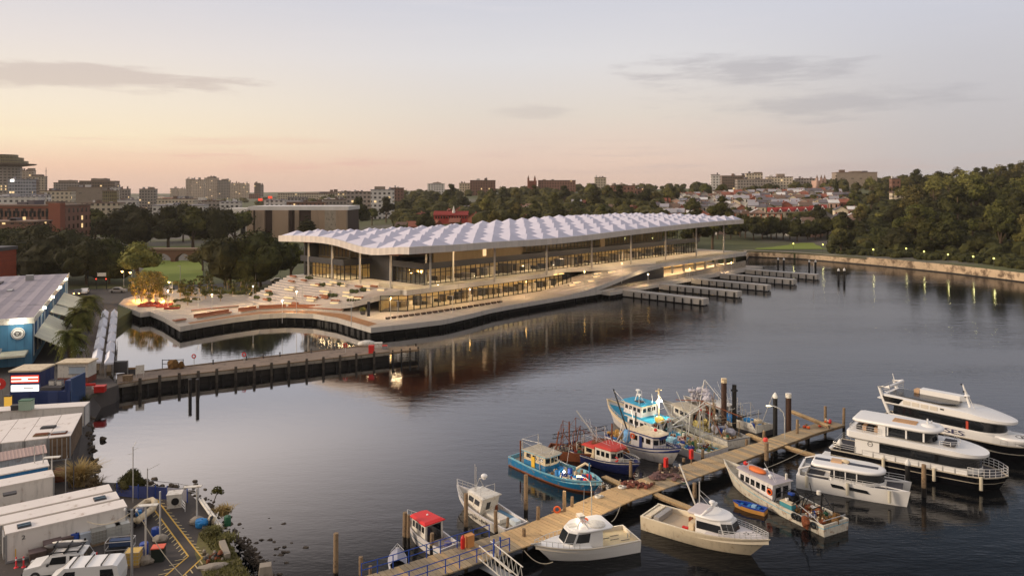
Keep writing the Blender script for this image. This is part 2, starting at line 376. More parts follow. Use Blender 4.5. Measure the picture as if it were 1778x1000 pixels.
# ---------------------------------------------------------------- near yard on the left
m, t, out = newmat('yard_asphalt')
pos = t.n('ShaderNodeNewGeometry').outputs['Position']
a1 = t.mix(t.noise(pos, .35, 6, .65), lin((46, 42, 41)), lin((84, 76, 70)))
a2 = t.mix(t.m('MULTIPLY', t.sm(t.noise(pos, 1.1, 4, .7), .6, .72), .6), a1, lin((112, 100, 88)))
surf(t, out, a2, .9, bump=t.noise(pos, 6, 3), bstr=.15); YARD = m
shorepx = [(205, 529), (196, 588), (184, 650), (206, 668), (158, 684), (140, 712), (141, 755), (136, 792), (158, 836), (205, 838), (322, 848), (372, 900), (404, 950), (436, 1004), (470, 1075)]
sh = [P(x, y, 2) for x, y in shorepx]
back = [P(-500, 1075, 2), Vector((-160, 60, 2)), Vector((-260, 190, 2)), PD(150, 186, 2)]
poly = [(p.x, p.y) for p in sh+back]; base = []
for i, p in enumerate(sh): base.append((p.x+(2.4 if i > 3 else .3), p.y+(0 if i < 4 or i > 9 else .8)))
base += poly[len(sh):]
tag(MB().prism(base, -2, 2.0, 0, poly).build('yard', YARD), kind='structure')
def blob(cx, cy, rx, ry, n=20, jit=.18):
    return [(cx+rx*math.cos(2*PI*i/n)*(1+R.uniform(-jit, jit)), cy+ry*math.sin(2*PI*i/n)*(1+R.uniform(-jit, jit))) for i in range(n)]
# grass verge at the end of the yard
VERGE = mat('weedy_verge', (104, 98, 58), 1, .4, .8, dirt=(86, 72, 58), dirtamt=.35, bump=.5)
vp = [P(x, y, 2.012) for x, y in ((345, 925), (372, 904), (404, 950), (436, 1004), (462, 1060), (330, 1060), (352, 1000), (338, 960))]
tag(MB().add(vp, [tuple(reversed(range(8)))]).build('verge', VERGE), kind='structure')
BLADE = mat('grass_blades', (104, 100, 56), 1, .4, .5)
def grass(name, px, n, h, mt):
    g = MB()
    xs = [p[0] for p in px]; ys = [p[1] for p in px]
    k = 0
    while k < n:
        x, y = R.uniform(min(xs), max(xs)), R.uniform(min(ys), max(ys))
        ins = False
        for (x0, y0), (x1, y1) in zip(px, px[1:]+px[:1]):
            if (y0 > y) != (y1 > y) and x < (x1-x0)*(y-y0)/(y1-y0)+x0: ins = not ins
        if not ins: continue
        k += 1; p = P(x, y, 2.0); a = R.uniform(0, PI); hh = h*R.uniform(.4, 1.3); dx, dy = math.cos(a)*.07, math.sin(a)*.07
        lx, ly = R.uniform(-.15, .15), R.uniform(-.15, .15)
        g.add([(p.x-dx, p.y-dy, 2), (p.x+dx, p.y+dy, 2), (p.x+lx, p.y+ly, 2+hh)], [(0, 1, 2)])
    return tag(g.build(name, mt), kind='stuff')
grass('grass', [(345, 930), (372, 904), (404, 950), (440, 1010), (350, 1010), (372, 960)], 1500, .22, BLADE)
rk = MB()
for (x0, y0, x1, y1, n, sp_) in ((205, 672, 150, 694, 70, .8), (150, 690, 152, 800, 80, .7), (152, 800, 165, 842, 25, .6), (205, 846, 330, 856, 46, .5), (330, 856, 420, 950, 90, .4), (420, 950, 470, 1010, 340, .26)):
    for i in range(n):
        u = R.random(); p = P(lerp(x0, x1, u), lerp(y0, y1, u), .2); r = R.uniform(.12, .55)*sp_
        rk.ball((p.x+R.gauss(0, .7)*sp_, p.y+R.gauss(0, .7)*sp_, R.uniform(-.15, 1.3)), (r*1.3, r, r*.8), 6, 4, .3)
for i in range(24):   # loose stones in the shallows
    p = P(R.gauss(455, 18), R.gauss(940, 26), 0); r = R.uniform(.05, .22); rk.ball((p.x+abs(R.gauss(0, .9)), p.y, .0), (r*1.5, r, r*.6), 5, 4, .3)
tag(rk.build('shore_rubble', ROCKM), kind='stuff')

# ---------------------------------------------------------------- road behind the plaza, park lawn
road = [P(x, y, 2.03) for x, y in ((-60, 512), (120, 503), (230, 500), (350, 494), (480, 486), (480, 493), (350, 502), (214, 520), (205, 529), (150, 530), (60, 522))]
tag(MB().add(road, [tuple(reversed(range(len(road))))]).build('road', ASPH), kind='structure')
LAWN = mat('mown_lawn', (112, 124, 44), 1, .2, .05)
lw = [P(x, y, 2.04) for x, y in ((262, 452), (352, 452), (352, 494), (225, 494))]
tag(MB().quad(*reversed(lw)).build('lawn', LAWN), kind='structure')
lw = [PD(1310, 345, 2.66), PD(1440, 345, 2.8), PD(1445, 385, 2.9), PD(1330, 385, 2.8)]
tag(MB().quad(*lw).build('lawn', LAWN), kind='structure')
lw = [P(x, y, 2.06) for x, y in ((200, 436), (370, 434), (360, 428), (200, 428))]
tag(MB().quad(*lw).build('lawn', LAWN), kind='structure')
# ---------------------------------------------------------------- waterfront market hall
A0 = Vector((-24, 172, 0)); ANG = math.atan2(.731, .682)
UX, VX = Vector((math.cos(ANG), math.sin(ANG), 0)), Vector((-math.sin(ANG), math.cos(ANG), 0))
def LW(p): d = p-A0; return (d.dot(UX), d.dot(VX))
def lw(px, py, z): a = LW(P(px, py, z)); return (a[0], a[1])
def WP(l, w_, z=0): q = A0+UX*l+VX*w_; return Vector((q.x, q.y, z))
ROOFW = mat('white_roof_panel', (200, 196, 208), .5, .07, .12, rnd=0)
m, t, out = newmat('roof_skylight')
uv = t.n('ShaderNodeSeparateXYZ', {0: t.n('ShaderNodeTexCoord').outputs['Object']})
fr = t.m('FRACT', t.m('DIVIDE', uv.outputs[1], .9))
nz = t.noise(t.n('ShaderNodeTexCoord').outputs['Object'], .045, 2)
ln = t.m('MULTIPLY', t.m('LESS_THAN', fr, .35), t.sm(nz, .45, .55))
surf(t, out, t.mix(ln, lin((184, 184, 202)), lin((230, 228, 234))), .35); SKYL = m
FASC = mat('pale_fascia', (210, 200, 190), .6, .05, .3, stripes=(2.2, 0, .12))
SOFF = mat('timber_soffit', (118, 68, 40), .7, .25, .4)
MULL = mat('dark_mullion', (28, 28, 30), .5, .1, 1)
BALC = mat('dark_balcony', (30, 31, 38), .5, .2, .4)
WOODW = mat('timber_wall', (104, 90, 70), .7, .2, .5, stripes=(.5, 0, .3))
WARMW = mat('interior_wall', (196, 172, 122), .8, .15, .3)
m, t, out = newmat('clear_glazing')
fr = t.ramp(t.n('ShaderNodeLayerWeight', {0: .5}).outputs['Facing'], [(.3, .10), (.8, .28), (1, .8)])
g = t.n('ShaderNodeBsdfGlossy', {'Color': (.8, .85, .85), 'Roughness': .03}); tr = t.n('ShaderNodeBsdfTransparent', {'Color': (.80, .80, .72)})
t.put(out.inputs[0], t.n('ShaderNodeMixShader', {0: fr, 1: tr.outputs[0], 2: g.outputs[0]}).outputs[0]); GLZ = m
CEIL = emis('ceiling_light', (255, 214, 136), 3.2)
CEILD = emis('ceiling_light_dim', (255, 206, 130), 1.5)
BENCHM = mat('red_timber_slats', (152, 94, 62), .6, .2, .8, stripes=(.25, 0, .4))
LED = emis('step_light', (255, 214, 156), 1.0)
STEPM = mat('granite_steps', (184, 174, 166), .8, .12, .6)

mk = thing('market_hall', 'long waterfront market hall with rippling white pyramid roof on slim columns', 'building', A0, ANG)
# roof -----------------------------------------------------------
L0, L1, W0, W1, NU, NV = -6.0, 152.0, -8.0, 46.0, 25, 9
def zr(l, w_):
    z = 17.5+1.5*sst(30, 150, l)+.3*sst(10, -6, l)-.4*math.exp(-((l-45)/25)**2)
    z -= 1.7*math.exp(-((l+6)/16)**2)*math.exp(-((w_-7)/11)**2)
    return z+1.9*math.sin(PI*(w_-W0)/(W1-W0))*(.35+.65*sst(0, 70, l))*(1-.75*sst(85, 130, l))
rm = MB(); du, dv = (L1-L0)/NU, (W1-W0)/NV
for i in range(NU):
    for j in range(NV):
        c = [(L0+(i+a)*du, W0+(j+b)*dv) for a, b in ((0, 0), (1, 0), (1, 1), (0, 1))]
        cz = [(x, y, zr(x, y)) for x, y in c]
        ap = (L0+(i+.5)*du, W0+(j+.42)*dv); a3 = (ap[0], ap[1], zr(*ap)+1.5+.25*math.sin(i*1.7+j*2.3))
        k = len(rm.v); rm.v += cz+[a3]
        for q, mi in (((0, 1, 4), 0), ((1, 2, 4), 1), ((2, 3, 4), 0), ((3, 0, 4), 0)): rm.f.append(tuple(x+k for x in q)); rm.m.append(mi)
rm.build('roof', [ROOFW, SKYL], mk)
def edge(n=40):
    e = [(lerp(L0, L1, i/n), W0) for i in range(n)]+[(L1, lerp(W0, W1, i/10)) for i in range(10)]+[(lerp(L1, L0, i/n), W1) for i in range(n)]+[(L0, lerp(W1, W0, i/16)) for i in range(16)]
    return e
ed = edge(); fm = MB(); n = len(ed)
cx_, cy_ = 73, 19
def off(p, d): return (p[0]+(d if p[0] >= L1-.01 else -d if p[0] <= L0+.01 else 0), p[1]+(d if p[1] >= W1-.01 else -d if p[1] <= W0+.01 else 0))
o1 = [off(p, .25) for p in ed]
for i in range(n):
    a, b = i, (i+1) % n
    fm.quad((*o1[a], zr(*ed[a])-1.45), (*o1[b], zr(*ed[b])-1.45), (*o1[b], zr(*ed[b])+.12), (*o1[a], zr(*ed[a])+.12))
    fm.quad((*o1[a], zr(*ed[a])+.12), (*o1[b], zr(*ed[b])+.12), (*off(ed[b], -.5), zr(*ed[b])+.12), (*off(ed[a], -.5), zr(*ed[a])+.12))
fm.build('fascia', FASC, mk)
sf = MB(); NS = 20
g = [[(lerp(L0, L1, i/40), lerp(W0, W1, j/12), zr(lerp(L0, L1, i/40), lerp(W0, W1, j/12))-1.45-(.55 if (i+j) % 2 and 0 < j < 12 and 0 < i < 40 else 0)) for j in range(13)] for i in range(41)]
sf.sheet(g).build('soffit', SOFF, mk)
# columns
for l, w_ in [(x, -4.5) for x in (3, 24, 44, 64, 84, 104, 124, 144)]+[(-1, 5), (-1, 17), (-1, 29), (-1, 40), (10, 5.2), (16, 2)]:
    zb = 7.1; MB().tube([(l, w_, zb), (l, w_, zr(l, w_)-1.5)], .26, 8).build('column', CONC, mk)
# upper terrace slab: front edge polyline (L, W), edge band 1.2 m high
T = [(-60.4, 201.8)]
def pxs(l, z): return [lw(x, y, z) for x, y in l]
TF = [(-3, 46), (-2.5, 34), (-1.6, 21), (-1.2, 9), (-.8, -.6), (24, -.6), (46, -.6), (53, .8), (57, 3.2), (62, 3.3), (90, -10), (104, -10.2), (150, -10), (153, -9), (153, 44), (-3, 46)]
sl_ = MB().prism(TF[:-1], 5.9, 7.1, 0)
sl_.build('terrace_slab', CONC, mk)
# glass balustrade and kerb along the slab front
RAILG = GLZ
for r_, off_ in ((TF[3:8], .25), (TF[10:13], .4)):
    kb = MB()
    for a, b in zip(r_, r_[1:]): kb.bar((a[0], a[1]+off_, 8.1), (b[0], b[1]+off_, 8.1), .05); kb.quad((a[0], a[1]+off_, 7.12), (b[0], b[1]+off_, 7.12), (b[0], b[1]+off_, 8.08), (a[0], a[1]+off_, 8.08), mi=1)
    kb.build('balustrade', [STEEL, GLZ], mk)
def glasswall(pts, z0, z1, step, name='glass_wall', transom=True, zb=None):
    gm = MB(); fm_ = MB()
    for (a, b) in zip(pts, pts[1:]):
        a, b = Vector((*a, 0)), Vector((*b, 0)); L = (b-a).length; k = max(1, round(L/step)); nn = Vector((b-a).normalized().cross(Vector((0, 0, 1))))
        gm.quad((a.x, a.y, z0), (b.x, b.y, z0), (b.x, b.y, z1), (a.x, a.y, z1))
        for i in range(k+1):
            p = a.lerp(b, i/k)+nn*.06; fm_.box((p.x, p.y, (z0+z1)/2), (.16, .16, z1-z0), math.atan2(b.y-a.y, b.x-a.x))
        c = (a+b)/2+nn*.05
        for zz in ([z0+.1, z1-.12, lerp(z0, z1, .72)] if transom else [z0+.1, z1-.1]): fm_.box((c.x, c.y, zz), (L, .12, .14), math.atan2(b.y-a.y, b.x-a.x))
    w_ = gm.build(name, GLZ, mk); fm_.build('window_frame', MULL, w_); return w_
def room(poly, z0, z1, wall, ceil, nl=8, dirl=None):
    rb = MB(); k = len(poly)
    for i in range(k-1):
        a, b = poly[i], poly[i+1]; rb.quad((*a, z0), (*b, z0), (*b, z1), (*a, z1))
    rb.build('interior_wall', wall, mk)
# lower glazed level under the slab
glasswall([(-5, 3.6), (0, 0), (60, 0)], 2.2, 5.9, 1.9)
room([(-4.9, 4.2), (-1, 7), (2, 8), (66, 8)], 2.2, 5.9, WARMW, CEIL)
def lights(l, mt):
    for q in l: MB().bx(*q).build('ceiling_light', mt, mk)
lights([(1+i*3, 3.0+i*3, 2.4, 2.8, 5.70, 5.80) for i in range(20)], CEIL)
for i in range(26):
    l = 2+i*2.25+R.uniform(-.4, .4); h = R.uniform(.7, 2.2); MB().bx(l, l+R.uniform(.6, 1.6), R.uniform(4.4, 5), 6.4, 2.2, 2.2+h).build('counter', R.choice([WOODW, STEPM, DGREY]), mk)
# upper halls
glasswall([(8, 17), (8, 3.5), (138, 3.5), (138, 20)], 7.1, 11.0, 1.7)
glasswall([(0, 43), (0, 25), (16, 25)], 7.1, 11.0, 1.7)
glasswall([(3, 42), (3, 27), (12, 27)], 12.4, 16.4, 1.7)
glasswall([(48, 6.5), (80, 6.5), (84, 6.5), (130, 6.5)], 12.3, 16.9, 1.7)
bl = MB()
bl.prism([(7, 18), (7, 2.4), (139, 2.4), (139, 20), (120, 20), (120, 18)], 11.0, 11.5); bl.prism([(-1, 44), (-1, 24), (17, 24), (17, 44)], 11.0, 11.5)
bl.build('gallery_floor', BALC, mk)
bl = MB()
for a, b in (((7, 18), (7, 2.4)), ((7, 2.4), (139, 2.4)), ((-1, 44), (-1, 24)), ((-1, 24), (17, 24))):
    a, b = Vector((*a, 0)), Vector((*b, 0)); c = (a+b)/2; bl.box((c.x, c.y, 12.0), ((b-a).length, .08, 1.0), math.atan2(b.y-a.y, b.x-a.x))
bl.build('gallery_parapet', BALC, mk)
MB().bx(14, 47, 7, 7.5, 11.5, 17).build('gallery_wall', WOODW, mk); MB().bx(82.6, 85, 6.0, 6.3, 11.5, 17).build('gallery_wall', WOODW, mk)
MB().bx(7.4, 8.4, 15, 24.6, 7.1, 16.4).build('gallery_wall', BALC, mk)
MB().bx(31.2, 32.4, 6.8, 6.95, 12.4, 15.6).build('lit_poster', emis('poster_glow', (255, 206, 150), 1.0), mk)
room([(1, 44), (12, 40), (9, 30), (12, 12), (137, 12)], 7.1, 11.0, WARMW, CEIL); room([(4, 43), (14, 31), (46, 14), (132, 14)], 11.5, 17, WOODW, CEIL)
lights([(10+i*3.55, 12.0+i*3.55, 5.6, 5.95, 10.78, 10.88) for i in range(36) if R.random() < .8]+[(2.2, 2.6, 27+i*2.6, 28.4+i*2.6, 10.78, 10.88) for i in range(6)]+[(50+i*3.3, 51.4+i*3.3, 9, 9.35, 16.0, 16.1) for i in range(24) if R.random() < .7]+[(4.6, 5, 29+i*3, 30+i*3, 15.3, 15.4) for i in range(4)], CEILD)
for i in range(46):
    l = 10+i*2.75+R.uniform(-.6, .6); h = R.uniform(.6, 2.6); MB().bx(l, l+R.uniform(.5, 1.8), R.uniform(6, 9), 10, 7.1, 7.1+h).build('counter', R.choice([WOODW, STEPM, DGREY]), mk)
MB().bx(137.2, 137.4, 20, 44, 7.1, 17).build('rear_wall', BALC, mk); MB().bx(0, 137, 43.5, 44, 7.1, 17).build('rear_wall', BALC, mk)
# terraced seating on the left: bilinear slope between top edge and bottom edge, with steps
TT = [(-3, 45.8), (-2.4, 34), (-1.8, 21), (-1.0, 9), (-.9, 2)]; TB = [(-17.5, 43), (-17.2, 33), (-14.5, 20), (-9, 8.2), (-1.0, 1.2)]
ZB = [2.2, 2.2, 2.2, 4.3, 6.9]
def alongp(tab, u): i = min(int(u*4), 3); f = u*4-i; return tuple(lerp(a, b, f) for a, b in zip(tab[i], tab[i+1]))
def along1(tab, u): i = min(int(u*4), 3); return lerp(tab[i], tab[i+1], u*4-i)
def slope(u, v):
    a, b = alongp(TT, u), alongp(TB, u); return (lerp(b[0], a[0], v), lerp(b[1], a[1], v), lerp(along1(ZB, u), 7.1, v))
st = MB(); NSTEP = 12
for k in range(NSTEP):
    v0, v1 = k/NSTEP, (k+1)/NSTEP
    for i in range(24):
        u0, u1 = i/24, (i+1)/24
        a, b, c, d_ = slope(u0, v0), slope(u1, v0), slope(u1, v1), slope(u0, v1); za, zb_ = slope(u0, v1)[2], slope(u1, v1)[2]
        st.quad((a[0], a[1], za), (b[0], b[1], zb_), (c[0], c[1], zb_), (d_[0], d_[1], za))
        st.quad((a[0], a[1], a[2]), (b[0], b[1], b[2]), (b[0], b[1], zb_), (a[0], a[1], za))
a = [slope(0, k/12) for k in range(13)]; st.quad(*[p for p in a], (a[-1][0], a[-1][1], 2.2), (a[0][0], a[0][1], 2.2))
st.build('seating_terrace', STEPM, mk)
eb = MB()   # concrete edge band rising along the bottom of the seating
for i in range(24):
    a, b = slope(i/24, 0), slope((i+1)/24, 0)
    if i >= 10: eb.quad((a[0]-.3, a[1]-.3, a[2]-1.0), (b[0]-.3, b[1]-.3, b[2]-1.0), (b[0]-.3, b[1]-.3, b[2]+.15), (a[0]-.3, a[1]-.3, a[2]+.15)); eb.quad((a[0]-.3, a[1]-.3, a[2]+.15), (b[0]-.3, b[1]-.3, b[2]+.15), (*b[:2], b[2]+.15), (*a[:2], a[2]+.15))
eb.build('terrace_edge', CONC, mk)
PLANTM = mat('planter_shrub', (66, 72, 40), 1, .4, 2)
for i in range(50):
    k = R.randrange(1, 12); u = R.uniform(.03, .86); wd = R.uniform(.025, .06); v = k/NSTEP
    a, b = slope(u, v), slope(u+wd, v); z = slope(u, v+1/NSTEP)[2]; q = R.choice((0, 0, 1, 2))
    dx, dy = b[0]-a[0], b[1]-a[1]; l = math.hypot(dx, dy); c = ((a[0]+b[0])/2-.3, (a[1]+b[1])/2, z+.18); rz = math.atan2(dy, dx)
    if q == 0: s_ = MB().box((c[0]+.25, c[1], z+.26), (l, .7, .12), rz).build('step_seat', CONC, mk); MB().box((c[0]-.25, c[1], z-.02), (l, .34, .26), rz).build('step_light', LED, s_)
    elif q == 1: MB().box(c, (l, .6, .36), rz).build('step_bench', BENCHM, mk)
    else:
        m_ = MB()
        for g_ in range(5): m_.ball((lerp(a[0], b[0], g_/4), lerp(a[1], b[1], g_/4), z+.25), R.uniform(.3, .55), 6, 4, .3)
        m_.build('shrub', PLANTM, mk)
# stepped ramp on the right of the lower glass
def rampz(l): return 2.2+4.75*sst(44, 92, l)*1.0
rp = MB()
def inner(l): return interp([(44, -.6), (52, .4), (58, 3.0), (64, 3.2), (92, 3.3)], l)
for i in range(30):
    l0_, l1_ = lerp(46, 92, i/30), lerp(46, 92, (i+1)/30); z0_, z1_ = rampz(l0_), rampz(l1_)
    rp.quad((l0_, -11, z1_), (l1_, -10.6, z1_), (l1_, inner(l1_), z1_), (l0_, inner(l0_), z1_)); rp.quad((l0_, -11, z0_), (l0_, -11, z1_), (l0_, inner(l0_), z1_), (l0_, inner(l0_), z0_))
rp.build('ramp_steps', STEPM, mk)
eb = MB()
for i in range(30):
    l0_, l1_ = lerp(46, 90, i/30), lerp(46, 90, (i+1)/30); z0_, z1_ = rampz(l0_)+.18, rampz(l1_)+.18
    eb.quad((l0_, -11.2, z0_-1.15), (l1_, -11.2, z1_-1.15), (l1_, -11.2, z1_), (l0_, -11.2, z0_)); eb.quad((l0_, -11.2, z0_), (l1_, -11.2, z1_), (l1_, -10.6, z1_), (l0_, -10.6, z0_))
    eb.quad((l0_, -11.2, z0_-1.15), (l0_, -10.6, z0_-1.15), (l1_, -10.6, z1_-1.15), (l1_, -11.2, z1_-1.15))
eb.build('ramp_edge', CONC, mk)
for l, w_, n_ in ((66, -4, 4), (69, -2, 7), (72, -5, 6), (74.5, -1, 8), (77, -3, 5), (79, 0, 9), (61, -6, 3.5), (58, -3, 4), (55, -4, 3), (82, -4.2, 5)):
    z = rampz(l)+.3; s_ = MB().bx(l-.2, l+n_*.7, w_+.3, w_+1.0, z+.02, z+.42).build('step_seat', CONC, mk); MB().bx(l-.2, l+n_*.7, w_, w_+.25, z, z+.32).build('step_light', LED, s_)
# undercroft on the right
for i in range(8): MB().tube([(96+i*7.2, -7.5, 3.0), (96+i*7.2, -7.5, 5.9)], .42, 8).build('undercroft_pier', CONC, mk)
MB().bx(88, 153, 5.0, 5.4, 2.6, 5.9).build('undercroft_wall', WARMW, mk)
MB().prism([(68, -6), (95.6, -9.0), (95.6, -8.6), (68, -5.4)], 2.0, [3.9, 5.9, 5.9, 3.9]).build('undercroft_screen', BALC, mk)
lights([(99+i*6, 100.6+i*6, -4.4, -4.0, 5.72, 5.82) for i in range(9)], emis('undercroft_light', (255, 206, 120), 14))

# ---------------------------------------------------------------- promenade deck, wharf and fingers
dpx = [(206, 528), (243, 543), (261, 541), (283, 550), (313, 567), (352, 560), (403, 552), (450, 546), (497, 543.5), (544, 545), (585, 552), (616, 561), (644, 569), (706, 562.5), (766, 555.5), (780, 553), (820, 544), (852, 536), (885, 530)]
dl = [lw(x, y, 2.2) for x, y in dpx]+[(44, -11.1), (58, -11.2), (66, -11.2)]
dpoly = dl+[(66, 30), (-10, 50), (-22, 75), lw(300, 494, 2.2), lw(215, 519, 2.2)]
root = thing('promenade', None, None, A0, ANG); root['kind'] = 'structure'; del_ = None
dk = MB().prism(dpoly, 1.15, 2.2, 1, None, 0)
o = dk.build('promenade', [PAVE, CONC], None); o.location = A0; o.rotation_euler = (0, 0, ANG); tag(o, kind='structure')
bpy.data.objects.remove(root)
c_ = MB(); N_ = len(dl)
cx2 = [(x+(.0), y+2.0) for x, y in dl]
PILEK = mat('black_wharf_pile', (20, 19, 19), .7, .3, 1)
skirt = []
wl = thing('wharf_substructure', 'dark recessed wharf wall and piles under the promenade edge', 'wharf', A0, ANG)
inn = [(x+.9, y+1.7) for x, y in dl]
c_.sheet([[(x, y, -1) for x, y in inn], [(x, y, 1.2) for x, y in inn]]).build('wharf_wall', PILEK, wl)
for i in range(0, 64):
    u = i/63*(len(dl)-1); k = min(int(u), len(dl)-2); f = u-k; x, y = lerp(dl[k][0], dl[k+1][0], f), lerp(dl[k][1], dl[k+1][1], f)
    MB().tube([(x+.5, y+.8, -1.5), (x+.5, y+.8, 1.2)], .22, 6).build('pile', PILEK, wl)
# lower wharf bank on the right with a sloping ramp wall, and five finger wharves
lo = MB().prism([(60, -13.9), (156, -13.9), (156, 30), (60, 30)], 0.9, 1.8, 1, None, 0)
o = lo.build('lower_promenade', [PAVE, CONC]); o.location = A0; o.rotation_euler = (0, 0, ANG); tag(o, kind='structure')
rw = thing('ramp_wall', 'long pale concrete ramp and stepped wall behind the finger wharves', 'ramp', A0, ANG)
MB().prism([(64, -9.6), (150, -9.6), (150, -5), (64, -5)], 1.81, [1.9, 3.3, 3.3, 1.9], 0, None, 1).build('ramp_body', [CONC, PAVE], rw)
MB().prism([(74, -10.2), (150, -10.2), (150, -9.95), (74, -9.95)], 1.81, [2.2, 4.1, 4.1, 2.2]).build('ramp_parapet', CONC2, rw)
lbank = thing('wharf_substructure', 'dark piled quay face below the lower promenade between fingers', 'wharf', A0, ANG)
MB().bx(60.5, 155, -13.2, -12.8, -1, .9).build('wharf_wall', PILEK, lbank)
for i in range(60): MB().tube([(62+i*1.55, -13.6, -1), (62+i*1.55, -13.6, 1.75)], .2, 6).build('pile', PILEK, lbank)
FCON = mat('finger_concrete', (178, 172, 164), .8, .12, .5, dirt=(110, 96, 80), dirtamt=.12, bump=.1, streak=.6)
FLAB = ['first finger wharf, nearest the curved promenade ramp', 'second finger wharf counting away from the promenade ramp', 'middle one of the five finger wharves', 'fourth finger wharf, second from the outer black piles', 'outermost finger wharf beside the black navigation piles']
for k in range(5):
    l = 67.4+19*k
    f = thing('finger_wharf', 'pale concrete '+FLAB[k], 'wharf', WP(l, -13.95), ANG, 'five concrete finger wharves with black piles')
    MB().bx(-1.5, 1.5, -25, 0, .25, 1.8, 0).build('wharf_deck', FCON, f)
    for s in (-1, 1):
        for q in range(9): MB().tube([(s*1.72, -24.2+q*2.55, -1.4), (s*1.72, -24.2+q*2.55, 1.55)], .2, 7).build('pile', PILEK, f)
# black mooring piles by the outer finger
CAPW = mat('white_pile_cap', (214, 212, 206), .6, .1, 2)
def capped(px, py, h, r, label, cap=True, mt=None, name='mooring_pile', group='capped mooring piles', z=0, low=-2):
    q = P(px, py, z); o = thing(name, label, 'pile', q, 0, group)
    MB().tube([(0, 0, low), (0, 0, h)], r, 10).build('pile_shaft', mt or PILEK, o, .8)
    if cap: MB().lathe((0, 0, h), [(r*1.15, -.05), (r*1.2, .12), (r*.7, r*1.6), (.03, r*2.3)], 10).build('pile_cap', CAPW, o)
    return o
capped(1466, 489, 3.6, .36, 'black pile with white conical cap at the end of the outermost finger')
capped(1456, 487, 3.2, .36, 'slightly shorter black white-capped pile beside the outermost finger')
capped(1416, 471, 3.4, .36, 'black pile with white cap standing behind the fourth finger wharf')
capped(1405, 470, 3.2, .36, 'black capped pile between the fourth and outermost finger wharves')
capped(1361, 467, 3.4, .36, 'black capped pile behind the middle finger wharf near the channel')
capped(1351, 466, 3.3, .36, 'black capped pile closest to the undercroft of the market hall')
# warm area lights added to brighten terrace, halls, undercroft and promenade
WARM = (1, .70, .38); BULB = emis('amber_bulb', (255, 196, 104), 26)
def warm_fill(l, w_, z, p, sx=5, sy=.5, tilt=0, name='warm_fill'):
    d = bpy.data.lights.new(name, 'AREA'); d.shape = 'RECTANGLE'; d.size = sx; d.size_y = sy; d.energy = p; d.color = WARM
    o = bpy.data.objects.new(name, d); COL.objects.link(o); o.location = WP(l, w_, z); o.rotation_euler = (tilt, 0, ANG); return o
for i in range(12): warm_fill(4+i*12.5, -2.5, 15.2, 700, 5, .5, .55)  # added without fixtures, tilted inward to keep their glare off the water
for i in range(4): warm_fill(1.5, 6+i*10, 14.6, 420, .6, 4, .2)
for i in range(6): warm_fill(5+i*10, 2.4, 5.6, 420, 6, .6, .7)
for i in range(8): warm_fill(16+i*16, 5.2, 10.8, 380, 6, .5, .6)
for i in range(4): warm_fill(2.5, 26+i*4.5, 10.8, 300, .6, 3)
for i in range(6): warm_fill(98+i*9, -5, 5.7, 1100, 4, .5, .6)
for l, w_, z, p in ((-19, 16, 7.2, 420), (-21, 32, 7.2, 420), (-32, 30, 6.5, 520), (-36, 44, 6.5, 520), (-26, 10, 6.5, 520), (-8, -4, 6.5, 520), (14, -6, 6.5, 420), (34, -6, 6.5, 420), (56, -8, 7.5, 420), (74, -8, 8.5, 420), (100, -15.5, 5.5, 420), (128, -15.5, 5.5, 420), (78, -14.5, 5.5, 420)):
    o = thing('slim_lamp', 'slim lit lamp mast along the promenade and plaza paving', 'lamp post', WP(l, w_, 2.2 if z < 7.2 or l < 0 else 3), ANG, 'lit slim lamp masts on the promenade'); zz = z-o.location.z
    MB().tube([(0, 0, -.6), (0, 0, zz)], .06, 6).build('pole', STEEL, o); MB().box((0, 0, zz+.04), (.7, .3, .08)).build('lamp_head', GREY, o)
    warm_fill(l, w_, z-.06, p*1.05, .5, .25, .4)  # area light added under each head to brighten the paving
    if w_ < -3: MB().ball((0, -.1, zz-.12), .1, 8, 6).build('bulb', BULB, o)
# ---------------------------------------------------------------- old concrete wharf
FEND = mat('grey_fender_timber', (76, 68, 60), .9, .3, 1.5, dirt=(40, 42, 36), dirtamt=.3, bump=.4)
ow = thing('old_wharf', 'low weathered concrete wharf with a row of timber fender posts', 'wharf')
wf = [P(x, y, 1.6) for x, y in ((203, 668.5), (278, 657), (480, 634), (676, 612), (673, 598), (619, 602), (400, 627), (252, 645), (203, 651))]
WTOP = mat('old_wharf_surface', (128, 112, 98), .9, .3, .35, dirt=(86, 74, 64), dirtamt=.3, bump=.2)
c = sum((p for p in wf), Vector())/len(wf)
MB().prism([(p.x, p.y) for p in wf], 1.15, 1.6, 1, None, 0).build('deck', [WTOP, CONC2], ow)
bk = [(lerp(p.x, c.x, .01), p.y+(1.1 if i < 4 else -.6)) for i, p in enumerate(wf)]
MB().prism(bk, -1, 1.14).build('substructure', PILED, ow)
kb = MB()
for a, b in zip(wf[:3], wf[1:4]): kb.bar(a+Vector((0, .1, .1)), b+Vector((0, .1, .1)), .18)
for a, b in zip(wf[4:8], wf[5:9]): kb.bar(a+Vector((0, -.1, .1)), b+Vector((0, -.1, .1)), .16)
kb.build('kerb_beam', PILE, ow)
for x in (244, 278, 312, 345, 377, 410, 442, 472, 502, 533, 562, 591, 619, 650):
    y = interp([(203, 668.5), (278, 657), (480, 634), (676, 612)], x); q = P(x, y, 1.6)
    MB().box((q.x, q.y-.14, .7), (.34, .26, 2.9)).build('fender_post', FEND, ow)
for x in range(210, 672, 22):
    y = interp([(203, 668.5), (278, 657), (480, 634), (676, 612)], x); q = P(x, y, 1.6); MB().tube([(q.x, q.y+.35, -1), (q.x, q.y+.35, 1.15)], .17, 6).build('pile', PILED, ow)
pl = thing('landing_stage', 'small low timber landing stage at the tip of the concrete wharf', 'jetty')
